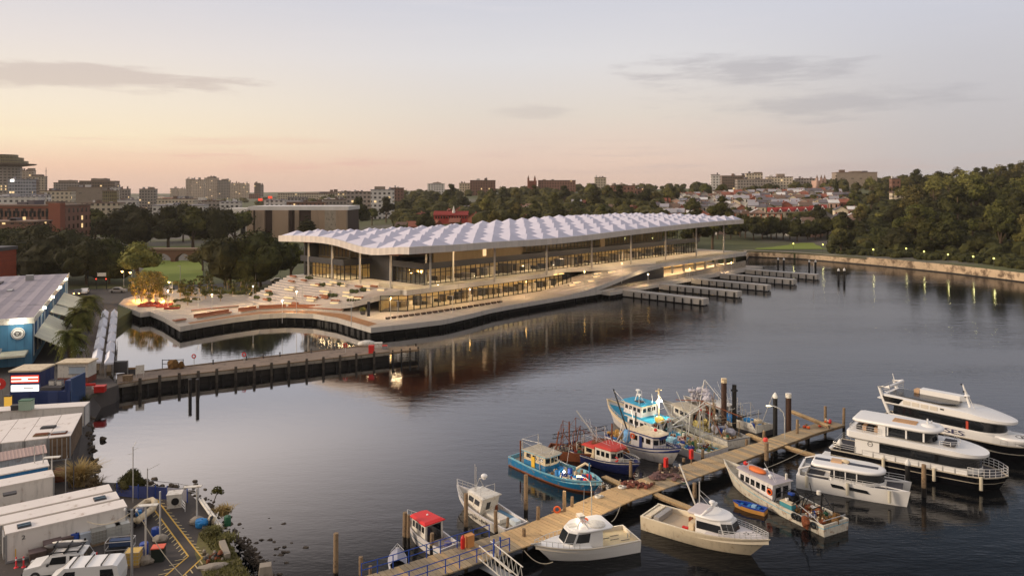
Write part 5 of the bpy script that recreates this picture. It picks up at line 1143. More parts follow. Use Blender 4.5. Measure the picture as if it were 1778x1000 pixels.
def nets(lab, px, off, n, s, mt, rad=.28):
    q, a = onpier(px, off); o = thing('net_heap', lab, 'net', q, 0, 'fishing nets heaped on the pier'); m_ = MB()
    for i in range(n): m_.ball((R.gauss(0, s), R.gauss(0, s*.6), R.uniform(0, .25)), (R.uniform(.6, 1.5)*rad, R.uniform(.6, 1.5)*rad, R.uniform(.3, .8)*rad), 7, 5, .35)
    m_.build('net', mt, o); m_ = MB()
    for i in range(3): x, y = R.gauss(0, s), R.gauss(0, s*.6); m_.ball((x, y, .4), .07, 6, 4)
    m_.build('net_floats', CREAM, o)
RNET = mat('red_brown_net', (120, 70, 56), 1, .5, 3, dirt=(52, 32, 28), dirtamt=.4, bump=.8)
nets('red brown net heap under the blue trawler bow side of the pier', 1108, .9, 22, .6, RNET); nets('long purple brown net heap lying along the left pier edge', 1150, .9, 26, .9, mat('purple_net', (104, 78, 74), 1, .4, 3, bump=.8)); nets('dark net heap below the white boat with navy trim', 1172, 1.1, 18, .6, mat('dark_net', (78, 62, 54), 1, .4, 3, bump=.8))
nets('thin spread of netting beside the root of the finger walkway', 1122, -.4, 12, .5, RNET, .2)
q, a = onpier(1336, .6); o = thing('buoy', 'red buoy standing on the pier beside the tall pale pile', 'buoy', q); MB().ball((0, 0, .3), .3, 10, 8).build('ball', mat('coral_red', (214, 70, 62), .5), o, True); MB().lathe((0, 0, .58), [(.08, 0), (.06, .14)], 6).build('eye', BLACK, o)
for i, (px, off, lab) in enumerate(((1408, .8, 'red and white float line heap near the pier head'), (1425, -.3, 'pale red fender pile at the tip of the pier'), (1441, .5, 'small red post box at the pier head'))):
    q, a = onpier(px, off); o = thing('gear_heap', lab, 'fishing gear', q, 0, 'gear at the pier head'); 
    for k in range(5): MB().ball((R.gauss(0, .3), R.gauss(0, .3), .18), R.uniform(.12, .22), 7, 5).build('float', R.choice([RED, CREAM, ORANGE]), o)
lp_ = thing('curved_lamp', 'tall curved swan neck lamp post on the pier', 'street lamp', onpier(1362, 0)[0]); MB().tube([(0, 0, 0), (0, 0, 2.4), (-.15, 0, 3.0), (-.6, .05, 3.5), (-1.2, .1, 3.75), (-1.7, .1, 3.8)], .06, 7).build('pole', STEEL, lp_); MB().box((-1.85, .1, 3.77), (.5, .2, .1)).build('lamp_head', emis('dim_lamp', (255, 236, 180), 3), lp_); lamp(lp_.location+Vector((-1.8, .1, 3.5)), (1, .86, .6), 120, .12)
lp_ = thing('curved_lamp', 'slim pale lamp post in front of the blue trawler bow', 'street lamp', onpier(1006, -1.2)[0]); MB().tube([(0, 0, 0), (0, 0, 2.5), (-.1, 0, 3.0), (-.5, .05, 3.35), (-1.0, .1, 3.5)], .05, 7).build('pole', STEEL, lp_); MB().box((-1.1, .1, 3.47), (.4, .16, .09)).build('lamp_head', LITY, lp_); lamp(lp_.location+Vector((-1.1, .1, 3.25)), (1, .82, .52), 260, .12)
for i, (px, lab) in enumerate(((1050, 'coiled white rope on the pier under the blue trawler bow'), (1090, 'coiled pale rope halfway to the net heaps'))):
    q, a = onpier(px, 1.0, 1.22); o = tag(MB().torus((0, 0, .06), .3, .06).torus((0, 0, .14), .24, .06).torus((.3, .1, .06), .2, .05).build('rope_coil', WHITED), lab, 'rope'); o.location = q
# mooring ropes
for a, b, s_, lab in ((P(913, 900, 1.6), P(975, 905, 1.3), 1.0, 'slack mooring rope from the open water pile to the pier below the blue trawler'), (P(910, 955, 1.2), P(960, 975, .9), .5, 'slack rope from the pier pile to the bow of the flybridge cruiser'), (P(1078, 875, 1.3), P(1062, 905, 1.0), .3, 'short rope from the pier edge to the flybridge cruiser stern'), (P(1331, 812, 2.2), P(1400, 780, 1.2), .1, 'taut dark rope from the stained pile to the side walkway'), (P(822, 935, 1.6), P(756, 938, 1.5), .25, 'thin white rope from the red roofed boat to the hose cabinet'), (P(1700, 775, 2), P(1790, 790, 1.5), .3, 'mooring rope off the bow of the rear ferry')):
    cable(lab, a, b, s_, .03, ROPE, 'mooring_rope')
# ---------------------------------------------------------------- working boats
BLUEH = mat('weathered_blue_hull', (16, 108, 156), .6, .25, .8, dirt=(150, 132, 104), dirtamt=.27, streak=4)
BLUEL = mat('pale_blue_band', (120, 178, 196), .6, .2, 1, dirt=(150, 100, 60), dirtamt=.28)
RUSTB = mat('rusty_waterline', (140, 80, 46), .8, .3, 1.2, dirt=(60, 40, 30), dirtamt=.3)
NAVYH = mat('navy_hull', (28, 38, 88), .45, .2, 1, dirt=(120, 120, 130), dirtamt=.1, streak=1)
NAVYT = mat('navy_trim', (30, 46, 104), .5, .15, 1)
WHH = mat('white_hull', (212, 208, 206), .4, .06, .8, dirt=(150, 126, 104), dirtamt=.2, streak=4)
TURQ = mat('turquoise_paint', (40, 150, 186), .55, .15, 1, dirt=(120, 160, 160), dirtamt=.15)
BEIGE = mat('beige_hull', (206, 192, 166), .45, .06, .7, dirt=(150, 124, 90), dirtamt=.16, streak=3)
DECKW = mat('worn_deck', (176, 166, 146), .75, .2, 1.2, dirt=(104, 90, 72), dirtamt=.25)
DECKP = mat('plank_deck', (168, 150, 134), .8, .15, 1, stripes=(.2, 1, .5))
REDR = mat('faded_red_roof', (184, 58, 48), .65, .15, 1, dirt=(120, 60, 50), dirtamt=.2)
REDB = mat('bright_red_roof', (214, 36, 32), .45, .08, 1)
def floats(o, pts, name='float'):
    for p, r, mt in pts: MB().ball(p, r, 10, 7).build(name, mt, o, True)
def clutter(host, items, what):
    """loose gear resting on a boat: each piece its own thing"""
    for nm, lab, cat, p, build in items:
        q = onboat(host, p); o = thing(nm, lab+' '+what, cat, q, host.rotation_euler.z, 'gear lying on the boats'); build(o)
def g_barrel(mt, r=.26, h=.7):
    def f(o): MB().lathe((0, 0, 0), [(r*.92, 0), (r, .04), (r, h*.33), (r*1.06, h*.36), (r, h*.4), (r, h-.04), (r*.9, h)], 11).build('drum', mt, o, .7); MB().lathe((r*.4, 0, h), [(.06, 0), (.05, .05)], 6).build('bung', BLACK, o)
    return f
def g_ball(mt, r=.28):
    def f(o): MB().ball((0, 0, r*.95), r, 11, 8).build('ball', mt, o, True); MB().lathe((0, 0, r*1.85), [(.07, 0), (.05, .12)], 6).build('eye', BLACK, o)
    return f
def g_box(mt, d=(.7, .5, .4), lid=None):
    def f(o): MB().box((0, 0, d[2]/2), d, 0, 0, 1.05).build('body', mt, o); MB().box((0, 0, d[2]+.03), (d[0]*1.08, d[1]*1.08, .06)).build('lid', lid or mt, o)
    return f
def g_heap(mt, n=12, s=.35, r=.22):
    def f(o):
        m_ = MB()
        for i in range(n): m_.ball((R.gauss(0, s), R.gauss(0, s), R.uniform(.05, .35)), (R.uniform(.5, 1.2)*r,)*3, 6, 5, .3)
        m_.build('heap', mt, o); m_ = MB()
        for i in range(5): m_.ball((R.gauss(0, s), R.gauss(0, s), .42), .08, 6, 4)
        m_.build('corks', CREAM, o)
    return f
# --- blue trawler
o, L = boat('blue_trawler', 'weathered bright blue trawler with white wheelhouse and rusty waterline', 'fishing boat', (899, 803), (1046, 862)); B1 = o;  o.scale = (1, 1, 0.78)
h = Hull(o, L, 3.6, 1.35, 1.95, [BLUEH, RUSTB, BLUEL], [(-1, 1), (.0, 1), (.16, 1), (.55, 0), (.86, 0), (1, 2)], .8, .1, 2.6, .55, (.94, .6), DECKW, .18, .55, capm=2); zd = h.dz(4)
c, q = cabin(o, 2.2, 5.4, 1.15, 1.1, zd, zd+1.0, BLUEH, 0, 0, {}, 'lower_cabin'); 
c, q = cabin(o, 2.2, 5.4, 1.13, 1.08, zd+1.0, zd+2.1, CREAM, .05, .25, {0: (3, .08, .95, .35, .8, .05), 2: (2, .05, .95, .3, .85, .05), 1: (1, .1, .9, .3, .85, 0), 3: (1, .1, .9, .3, .85, 0), 4: (3, .05, .92, .35, .8, .05)}, 'wheelhouse'); roofslab(o, q, zd+2.1, .12, .22, DECKW, edge=BLUEL)
MB().bx(3.4, 3.9, -1.19, -1.14, zd, zd+1.7).build('door', YEL, o)
tubes(o, 'gantry', STEEL, [[(2.0, -1.2, zd+2.2), (2.0, -1.2, zd+3.6)], [(2.0, 1.2, zd+2.2), (2.0, 1.2, zd+3.6)], [(2.0, -1.2, zd+3.6), (2.0, 1.2, zd+3.6)], [(4.6, -.8, zd+2.3), (4.6, -.8, zd+3.7), (2.0, -1.2, zd+3.6)]], .045)
tubes(o, 'exhaust_stack', RUST, [[(1.1, -.6, zd), (1.1, -.6, zd+2.9)]], .09)
cr = L*.70; tubes(o, 'deck_crane', CREAM, [[(cr, .1, zd), (cr, .1, zd+1.0), (cr+.1, .2, zd+1.5), (cr+.9, .6, zd+2.3), (cr+1.5, .7, zd+2.1)]], .15)
tubes(o, 'foremast', BLUEH, [[(L*.86, 0, h.dz(L*.86)), (L*.86, 0, zd+2.9)]], .08)
l_ = MB().ball((L*.60, -.3, zd+.75), .12, 8, 6).build('deck_lamp', LITW, o); tubes(o, 'lamp_stand', STEEL, [[(L*.60, -.3, zd), (L*.60, -.3, zd+.7)]], .04); lamp(onboat(o, (L*.60, -.35, zd+1.0)), (1, .93, .75), 22, .1)
clutter(o, [('barrel', 'blue drum standing at the mast foot', 'barrel', (L*.60, .6, zd), g_barrel(BLUEB)), ('barrel', 'lighter blue drum near the deck lamp', 'barrel', (L*.56, -.8, zd), g_barrel(TARPB)), ('barrel', 'dark blue drum at the crane base', 'barrel', (L*.66, -.9, zd), g_barrel(NAVYT)), ('buoy', 'big red buoy closest to the bow', 'buoy', (L*.86, -.5, h.dz(L*.86)), g_ball(RED, .3)), ('buoy', 'second red buoy behind the bow rail', 'buoy', (L*.82, .45, h.dz(L*.8)), g_ball(mat('red_buoy', (222, 50, 44), .4), .34)), ('barrel', 'blue drum beside the two red buoys', 'barrel', (L*.8, -.1, h.dz(L*.78)), g_barrel(BLUEB, .28, .6)),
            ('fish_box', 'white and blue cool box before the crane', 'box', (L*.76, -.6, h.dz(L*.76)), g_box(WHITED, (.6, .5, .4), TARPB)), ('barrel', 'navy drum stored at the stern', 'barrel', (.9, .6, zd), g_barrel(NAVYT, .28, .9))], 'on the blue trawler')
# --- lattice boom of nets behind the blue trawler (rust coloured rigged boat)
o, L = boat('rigged_trawler', 'rust coloured trawler crowded with lattice boom and nets behind the blue one', 'fishing boat', (952, 790), (1062, 800)); o.scale = (1, 1, 0.85); 
L = 9; h = Hull(o, L, 3.0, 1.2, 1.7, [RUSTB, BLACK, RUST], [(-1, 1), (0, 1), (.2, 0), (1, 2)], .8, .1, 2.4, .5, (.94, .6), DECKW, .1); zd = h.dz(3)
c, q = cabin(o, 5.2, 7.0, .9, .8, zd, zd+1.7, CREAM, .1, .2, {0: (2, .05, .95, .5, .85, .05), 4: (2, .05, .95, .5, .85, .05)}, 'wheelhouse'); roofslab(o, q, zd+1.7, .1, .15, RUST)
lat = MB(); a, b = Vector((.3, .9, zd+1.2)), Vector((6.6, .9, zd+3.0)); K = 12
for s in (0, .55): lat.tube([a+Vector((0, 0, s)), b+Vector((0, 0, s))], .05, 5)
for i in range(K): lat.tube([a.lerp(b, i/K), a.lerp(b, (i+.5)/K)+Vector((0, 0, .55)), a.lerp(b, (i+1)/K)], .035, 5)
lat.build('lattice_boom', BLACK, o); tubes(o, 'boom', STEEL, [[(6.8, .2, zd), (3.2, .3, zd+5.4)], [(6.8, .2, zd), (8.6, -.2, zd+3.8)]], .09); tubes(o, 'mast', RUST, [[(2.4, 0, zd), (2.4, 0, zd+4)], [(7.2, 0, zd), (7.2, 0, zd+4.2)], [(1.0, -1, zd), (1.0, 1, zd+2.2)]], .08)
clutter(o, [('net_heap', 'orange brown net heap', 'net', (7.9, .3, h.dz(7.9)), g_heap(mat('orange_net', (176, 112, 52), 1, .4, 3, bump=.7), 22, .5, .3)), ('net_heap', 'tan basket of nets by the boom foot', 'net', (4.6, .1, zd), g_heap(NET, 16, .4, .28)), ('net_heap', 'grey coil of ropes at the stern', 'net', (1.8, 0, zd), g_heap(mat('grey_net', (110, 104, 96), 1, .3, 3, bump=.7), 14, .4, .24))], 'on the rusty rigged trawler')
# --- navy wheelhouse boat
o, L = boat('navy_boat', 'navy hulled fishing boat with white wheelhouse and faded red roof', 'fishing boat', (985, 783), (1112, 829));  o.scale = (1, 1, 0.8)
h = Hull(o, L, 3.4, 1.2, 2.0, [NAVYH, RUSTB, WHITED], [(-1, 1), (0, 1), (.08, 0), (.84, 0), (.92, 2), (1, 0)], .8, .1, 2.5, .5, (.95, .6), DECKW, .15, .55); zd = h.dz(5)
c, q = cabin(o, L*.50, L*.70, 1.2, 1.05, zd, zd+2.0, WHITED, .05, .45, {0: (3, .06, .96, .48, .8, .05), 1: (1, .1, .9, .48, .8, .02), 2: (2, .04, .96, .48, .8, .04), 3: (1, .1, .9, .48, .8, .02), 4: (3, .04, .94, .48, .8, .05)}, 'wheelhouse'); roofslab(o, q, zd+2.0, .1, .25, REDR, camber=.18)
c, q = cabin(o, L*.33, L*.46, .9, .9, zd, zd+1.5, CREAM, 0, 0, {0: (1, .2, .8, .5, .85, 0), 3: (1, .3, .7, .4, .9, 0)}, 'aft_cabin'); roofslab(o, q, zd+1.5, .1, .25, REDR, camber=.2)
lring(o, (L*.735, -.62, zd+.9)); hrail(o, h, L*.78, L*.98, 5, .45, True, STEEL, 1); tubes(o, 'mast', STEEL, [[(L*.42, 0, zd+1.7), (L*.42, 0, zd+4.0)], [(L*.30, .9, zd), (L*.30, .9, zd+2.4), (L*.30, -.9, zd+2.4), (L*.30, -.9, zd)]], .05)
MB().bx(L*.28, L*.31, -.9, .9, zd+.4, zd+.9).build('winch', RUST, o)
clutter(o, [('net_heap', 'brown net heap on the after deck', 'net', (L*.15, 0, zd), g_heap(RNET, 22, .55, .28)), ('fish_box', 'pale fish box at the stern', 'box', (L*.24, .7, zd), g_box(CREAM))], 'of the navy boat')
# --- white boat with navy trim
o, L = boat('trimmed_boat', 'white fishing boat with navy gunwale stripe and cream wheelhouse roof', 'fishing boat', (1064, 768), (1183, 811));  o.scale = (1, 1, 0.86)
h = Hull(o, L, 3.6, 1.4, 2.5, [WHH, BLACK, NAVYT], [(-1, 1), (0, 1), (.06, 0), (.70, 0), (.78, 2), (.92, 0), (1, 2)], .8, .12, 2.4, .5, (.95, .5), DECKW, .15, .55); zd = h.dz(6)
c, q = cabin(o, L*.40, L*.70, 1.3, 1.15, zd, zd+1.9, WHH, .02, .45, {0: (3, .05, .95, .5, .82, .05), 1: (1, .12, .88, .5, .82, 0), 2: (3, .03, .97, .5, .82, .03), 3: (1, .12, .88, .5, .82, 0), 5: (1, .3, .6, .1, .8, 0)}, 'wheelhouse'); roofslab(o, q, zd+1.9, .16, .22, CREAM, camber=.12, edge=NAVYT)
MB().slab([(L*.70+.62, -.62, zd+1.62), (L*.70+.62, .62, zd+1.62), (L*.70+.36, .62, zd+1.92), (L*.70+.36, -.62, zd+1.92)], .04).build('visor', NAVYT, o)
MB().bx(L*.52, L*.56, -1.31, -1.27, zd+.1, zd+1.7).build('door', NAVYT, o); lring(o, (L*.43, -1.36, zd+1.4)); floats(o, [((L*.62, .3, zd+2.35), .2, RED)], 'roof_float')
tubes(o, 'derrick', BLACK, [[(L*.30, -.2, zd), (L*.02, -.1, zd+6.3)], [(L*.34, .2, zd), (L*.34, .2, zd+3.9)]], .09); tubes(o, 'boom', STEEL, [[(L*.3, .6, zd), (L*.3, .6, zd+2.9)], [(L*.02, -.1, zd+6.2), (L*.34, .2, zd+3.8)]], .04)
MB().ball((L*.31, -1.0, zd+.9), (.5, .35, .9), 8, 6, .2).build('hanging_cover', mat('pale_blue_tarp', (110, 160, 206), .7, .15, 2, bump=.5), o); hrail(o, h, L*.74, L*.99, 5, .3, True, NAVYT, 1)
clutter(o, [('net_heap', 'yellow brown net heap at the stern', 'net', (L*.12, 0, zd), g_heap(mat('ochre_net', (170, 130, 70), 1, .35, 3, bump=.7), 22, .5, .28)), ('buoy', 'orange buoy beside the pale blue cover', 'buoy', (L*.27, .2, zd), g_ball(ORANGE, .24))], 'of the white boat with navy trim')
# --- large turquoise trawler (bow away)
o, L = boat('turquoise_trawler', 'large white trawler with turquoise upper decks and blazing mast lights', 'fishing boat', (1243, 797), (1053, 728)); B4 = o; o.scale = (1, 1, .76)
h = Hull(o, L, 4.7, 1.3, 3.6, [WHH, RUSTB, CREAM], [(-1, 1), (0, 1), (.08, 0), (.9, 0), (1, 2)], .92, .08, 2.6, .7, (.95, .5), TURQ, .35, .6); zd = h.dz(8)
c, q = cabin(o, 8.2, 12.4, 1.75, 1.6, zd, zd+2.1, WHH, .1, .3, {4: (4, .05, .95, .5, .8, .04), 5: (2, .15, .85, .1, .8, .05), 0: (4, .05, .95, .5, .8, .04)}, 'main_cabin'); roofslab(o, q, zd+2.1, .14, .3, TURQ, camber=.04, edge=WHITED)
c, q = cabin(o, 10.2, 13.4, 1.35, 1.2, zd+2.3, zd+4.0, WHH, .15, .35, {4: (4, .03, .97, .45, .8, .04), 5: (3, .05, .95, .45, .8, .05), 0: (4, .03, .97, .45, .8, .04), 2: (3, .03, .97, .45, .8, .03)}, 'wheelhouse'); roofslab(o, q, zd+4.0, .14, .3, TURQ, camber=.03, edge=CREAM)
MB().bx(11.2, 12.2, -.3, .5, zd+4.2, zd+4.3).build('roof_hatch', DGREY, o)
tubes(o, 'mast', CREAM, [[(8.6, 0, zd+2.2), (8.6, 0, zd+7.2)], [(8.6, -.5, zd+6.9), (8.6, .5, zd+6.9)]], .11); tubes(o, 'radar_mast', STEEL, [[(12.4, -.7, zd+4.1), (12.3, -.3, zd+5.6)], [(12.4, .2, zd+4.1), (12.3, -.2, zd+5.6)], [(11.0, .9, zd+4.1), (11.0, .9, zd+5.5)]], .05)
radome(o, (12.3, -.25, zd+5.75), .3); radome(o, (11.0, .9, zd+5.65), .24)
for y in (-.35, .35): MB().ball((8.45, y, zd+5.2), .15, 8, 6).build('mast_lamp', emis('mast_lamp', (255, 240, 196), 40), o)
lamp(onboat(o, (8.2, 0, zd+5.2)), (1, .92, .68), 420, .15)
tubes(o, 'derrick', STEEL, [[(7.6, -.4, zd+1), (3.4, -2.4, zd+6.2), (2.9, -2.6, zd+6.1)], [(7.6, -.2, zd+1), (3.3, -2.3, zd+5.7)], [(2.9, -2.6, zd+6.0), (3.1, -2.6, zd+2.0)], [(5.4, -2, zd+3.6), (5.3, -1.5, zd+.5)]], .07)
tubes(o, 'stern_gantry', STEEL, [[(6.6, 1.9, zd-.3), (6.6, 1.9, zd+3.0), (6.6, -1.9, zd+3.0), (6.6, -1.9, zd-.3)], [(6.6, 0, zd+3), (8.6, 0, zd+6.4)]], .07)
MB().ball((7.6, .9, zd+2.75), (.7, .5, .55), 10, 6, .08).build('covered_winch', mat('yellow_cover', (220, 186, 84), .7, .15, 2), o); lring(o, (8.1, 1.0, zd+1.9), 'x'); lring(o, (8.1, -1.2, zd+2.0), 'x'); tubes(o, 'black_boom', BLACK, [[(9.0, 2.0, zd+2.0), (5.2, 2.3, zd-.2)]], .09); hrail(o, h, L*.72, L*.97, 6, .35, True, CREAM, 1)
it = []
for i, (x, y, nm, lab, cat, f) in enumerate(((5.6, .9, 'fish_box', 'stack of pale blue fish boxes forward', 'box', g_box(mat('pale_blue_box', (150, 190, 206), .6), (.9, .7, .6))), (4.9, -.6, 'tarp_bundle', 'pink grey tarpaulin bundle amidships', 'bundle', g_heap(mat('pink_tarp', (206, 170, 164), .8, .15, 2, bump=.5), 10, .4, .34)), (4.4, .5, 'barrel', 'blue drum between boxes', 'barrel', g_barrel(BLUEB, .28, .5)), (3.6, -1.1, 'net_heap', 'olive net heap', 'net', g_heap(mat('olive_net', (150, 140, 84), 1, .3, 3, bump=.7), 20, .5, .22)), (3.0, .9, 'tarp_bundle', 'purple blue tarpaulin bundle', 'bundle', g_heap(mat('purple_tarp', (70, 74, 140), .8, .2, 2), 9, .3, .24)), (2.2, -.2, 'net_heap', 'mossy green net heap at the stern', 'net', g_heap(mat('moss_net', (110, 116, 70), 1, .3, 3, bump=.7), 24, .65, .2)), (1.2, .9, 'fish_box', 'long white tray at the transom', 'box', g_box(WHITED, (1.2, .5, .3))), (1.3, -1.2, 'timber_plank', 'weathered plank leaning at the transom', 'plank', g_box(PILE, (1.8, .25, .12))), (5.9, -1.3, 'barrel', 'green drum by the gantry leg', 'barrel', g_barrel(GREENP, .27, .8)), (3.9, 1.4, 'fish_box', 'cream fish box by the port rail', 'box', g_box(CREAM, (.7, .5, .45))))):
    it.append((nm, lab, cat, (x, y, h.dz(x)), f))
clutter(o, it, 'on the turquoise trawler deck')
# --- barge with net drum
o, L = boat('net_drum_trawler', 'grey white trawler with yellow net drum on its stern', 'fishing boat', (1283, 776), (1150, 716));  o.scale = (1, 1, 0.82)
h = Hull(o, L, 3.8, 1.2, 2.2, [WHITED, RUSTB, GREY], [(-1, 1), (0, 1), (.12, 0), (.85, 0), (1, 2)], .9, .1, 2.4, .5, (.95, .6), DECKW, .2, .55); zd = h.dz(4)
c, q = cabin(o, L*.5, L*.75, 1.2, 1.0, zd, zd+2.0, WHITED, .1, .3, {4: (3, .05, .95, .5, .8, .05), 5: (2, .1, .9, .3, .8, .08), 0: (3, .05, .95, .5, .8, .05)}, 'wheelhouse'); roofslab(o, q, zd+2.0, .1, .25, DECKW)
for i, (x, y) in enumerate(((L*.40, .7), (L*.24, -.2))):
    d_ = MB(); d_.X = Matrix.Translation((x, y, zd+.75)) @ Matrix.Rotation(PI/2, 4, 'X'); d_.lathe((0, 0, -.8), [(.62, 0), (.62, .08), (.3, .1), (.34, .8), (.3, 1.5), (.62, 1.52), (.62, 1.6)], 14); d_.build('net_drum', mat('drum_yellow', (196, 176, 110), .7, .25, 2, dirt=(90, 80, 50)) if i == 0 else TARPG, o, .6)
tubes(o, 'gallows', RUST, [[(L*.46, 1.5, zd), (L*.42, .2, zd+4.0)], [(L*.46, -1.5, zd), (L*.42, 0, zd+4.0)], [(L*.42, .1, zd+4), (L*.8, 0, zd+2.4)], [(L*.42, .1, zd+3.9), (L*.1, 1.2, zd+.6)], [(L*.42, .1, zd+3.9), (L*.05, -1.1, zd+3.2)]], .06); tubes(o, 'boom', STEEL, [[(L*.5, -1, zd), (L*.2, -2.0, zd+3.6)], [(L*.55, 1, zd+1), (L*.65, 1.6, zd+4.6)]], .05); floats(o, [((L*.43, .4, zd+2.6), .16, RED)], 'hung_float')
MB().ball((L*.16, -.8, zd+.5), (.75, .6, .6), 10, 7, .12).build('covered_winch', TARPG, o)
clutter(o, [('net_heap', 'olive yellow net heap behind the drum', 'net', (L*.30, .9, zd), g_heap(mat('olive_net2', (140, 128, 80), 1, .3, 3, bump=.7), 22, .5, .24)), ('net_heap', 'dark net heap at the transom', 'net', (L*.08, .4, zd), g_heap(NET, 16, .5, .2))], 'on the net drum trawler')
# --- cluttered grey trawler with tarps behind
o, L = boat('tarped_trawler', 'cluttered trawler with grey tarps, blue sheets and white stern bulwark', 'fishing boat', (1330, 757), (1186, 710));  o.scale = (1, 1, 0.82)
h = Hull(o, L, 4.0, 1.3, 2.3, [DGREY, RUSTB, WHITED], [(-1, 1), (0, 1), (.12, 0), (.6, 0), (.72, 2), (1, 2)], .92, .1, 2.4, .5, (.95, .6), DECKW, .2, .55); zd = h.dz(4)
c, q = cabin(o, L*.45, L*.66, 1.2, 1.0, zd, zd+1.9, GREY, .1, .3, {4: (3, .05, .95, .5, .8, .05), 0: (3, .05, .95, .5, .8, .05)}, 'wheelhouse'); roofslab(o, q, zd+1.9, .1, .25, WHITED)
MB().slab([(.05, 1.95, 1.25), (3.2, 2.0, 1.25), (3.2, 2.0, 2.0), (.6, 1.95, 2.1)], .06).build('stern_bulwark', WHITED, o); MB().slab([(.02, -1.8, 1.25), (.02, 1.8, 1.25), (.02, 1.8, 2.0), (.02, -1.8, 1.5)], .06).build('transom_board', WHITED, o)
tubes(o, 'boom', BLACK, [[(L*.42, .8, zd), (L*.15, 1.6, zd+1.8)], [(L*.42, -.8, zd), (L*.12, -1.2, zd+1.9)], [(L*.3, 0, zd), (L*.3, 0, zd+2.6)]], .07); tubes(o, 'rig', STEEL, [[(L*.72, 1, zd+1), (L*.70, .3, zd+5.2)], [(L*.72, -1, zd+1), (L*.70, .1, zd+5.2)], [(L*.70, .2, zd+5.2), (L*.45, .1, zd+2)], [(L*.9, 0, zd+1.4), (L*.7, .2, zd+4.6)]], .06)
m_ = MB()
for i in range(18): x = R.uniform(.62, .98)*L; m_.ball((x, R.gauss(0, .7), zd+R.uniform(1.0, 3.4)), (R.uniform(.3, .8), R.uniform(.3, .7), R.uniform(.2, .6)), 7, 5, .3)
m_.build('tarp_cover', mat('pale_grey_tarp', (172, 168, 176), .8, .2, 1.5, bump=.6), o)
clutter(o, [('tarp_sheet', 'bright blue tarpaulin over crates', 'tarpaulin', (L*.36, .9, zd), g_box(TARPB, (1.6, 1.0, .8))), ('tarp_sheet', 'second blue tarpaulin beside the pale fish tank', 'tarpaulin', (L*.22, -.6, zd), g_box(TARPB, (1.1, .8, .6))), ('fish_tank', 'pale round fish tank', 'tank', (L*.14, -.9, zd), g_barrel(CREAM, .5, .8)), ('barrel', 'blue drum near the white transom', 'barrel', (L*.12, .5, zd), g_barrel(BLUEB, .3, .6)), ('buoy', 'red striped buoy amidships', 'buoy', (L*.56, 1.4, zd+.1), g_ball(RED, .34)), ('net_heap', 'red brown net heap amidships', 'net', (L*.66, 1.2, zd+.2), g_heap(RNET, 20, .5, .3)), ('barrel', 'dark drum at the boom foot', 'barrel', (L*.42, -.9, zd), g_barrel(DGREY, .3, .9))], 'on the tarped trawler')
# --- small white boat with bright red roof
o, L = boat('red_roof_boat', 'small white boat with bright red flat wheelhouse roof', 'boat', (782, 968), (707, 921))
h = Hull(o, L, 2.3, .95, 1.5, [WHH, BLACK, mat('teal_line', (30, 90, 120), .5)], [(-1, 1), (0, 1), (.06, 0), (.5, 0), (.6, 2), (.72, 0), (1, 0)], .85, .12, 2.3, .45, (.95, .5), DECKP, .05, .5); zd = h.dz(2)
c, q = cabin(o, L*.36, L*.72, .92, .75, zd, zd+1.55, WHITED, .1, .15, {0: (4, .04, .96, .55, .86, .04), 4: (4, .04, .96, .55, .86, .04), 2: (2, .05, .95, .55, .86, .04), 5: (1, .12, .88, .05, .92, 0)}, 'wheelhouse'); roofslab(o, q, zd+1.55, .07, .16, REDB, camber=.1)
MB().lathe((L*.56, -.2, zd+1.72), [(.09, 0), (.09, .06), (.03, .12)], 8).build('roof_light', WHITE, o); hrail(o, h, L*.78, L*.99, 4, .4, True, STEEL, 1); MB().bx(.5, 1.0, -.5, -.1, zd, zd+.45).build('engine_box', mat('purple_grey', (96, 92, 140), .6), o); tubes(o, 'bollard', WHITED, [[(.9, .5, zd), (.9, .5, zd+.7)]], .07)
# --- covered tender at the pier
o, L = boat('covered_tender', 'white tender under a grey cover tucked against the pier railing', 'boat', (690, 1000), (690, 955)); L = 3.3
h = Hull(o, L, 1.5, .5, .75, [WHH, BLACK], [(-1, 1), (0, 1), (.1, 0), (1, 0)], .85, .08, 2.2, .25, (.95, .5), DGREY)
rows = []
for i in range(9):
    x = .75+i*.29; hb = max(.03, h.hb(min(x/L, .995))-.04); zt = h.z(x/L)+.02; rows.append([(x, hb*k, zt+.42*(1-abs(k)**1.5)*(1-(i/8)**3)) for k in (-1, -.6, 0, .6, 1)])
MB().sheet(rows, flip=True).build('cover', TARPG, o); rail(o, [h.edge(L*.7, 1), h.edge(L*.9, 1), (L-.02, 0, .75), h.edge(L*.9, -1), h.edge(L*.7, -1)], .28, STEEL, 1); MB().box((-.15, 0, .45), (.35, .4, .6)).build('outboard_motor', DGREY, o)
# --- white lettered boat
o, L = boat('lettered_boat', 'white line fishing boat with dark lettering on its side and radar mast', 'fishing boat', (898, 931), (793, 872))
h = Hull(o, L, 2.9, .95, 1.75, [WHITED, BLACK, WHH], [(-1, 1), (0, 1), (.06, 0), (.85, 0), (1, 2)], .88, .14, 2.2, .5, (.93, .45), DECKW, .05, .5); zd = h.dz(3)
c, q = cabin(o, L*.46, L*.74, 1.0, .7, zd, zd+1.7, WHITED, .4, .2, {4: (2, .1, .9, .55, .82, .05), 0: (2, .1, .9, .55, .82, .05), 2: (2, .04, .96, .4, .82, .03), 1: (1, .1, .9, .4, .82, 0), 3: (1, .1, .9, .4, .82, 0), 5: (1, .30, .52, .35, .75, 0)}, 'wheelhouse', brk=-.5); roofslab(o, [(L*.40, -1.0), (L*.66, -.75), (L*.66, .75), (L*.40, 1.0)], zd+1.7, .08, .1, WHITED, camber=.08)
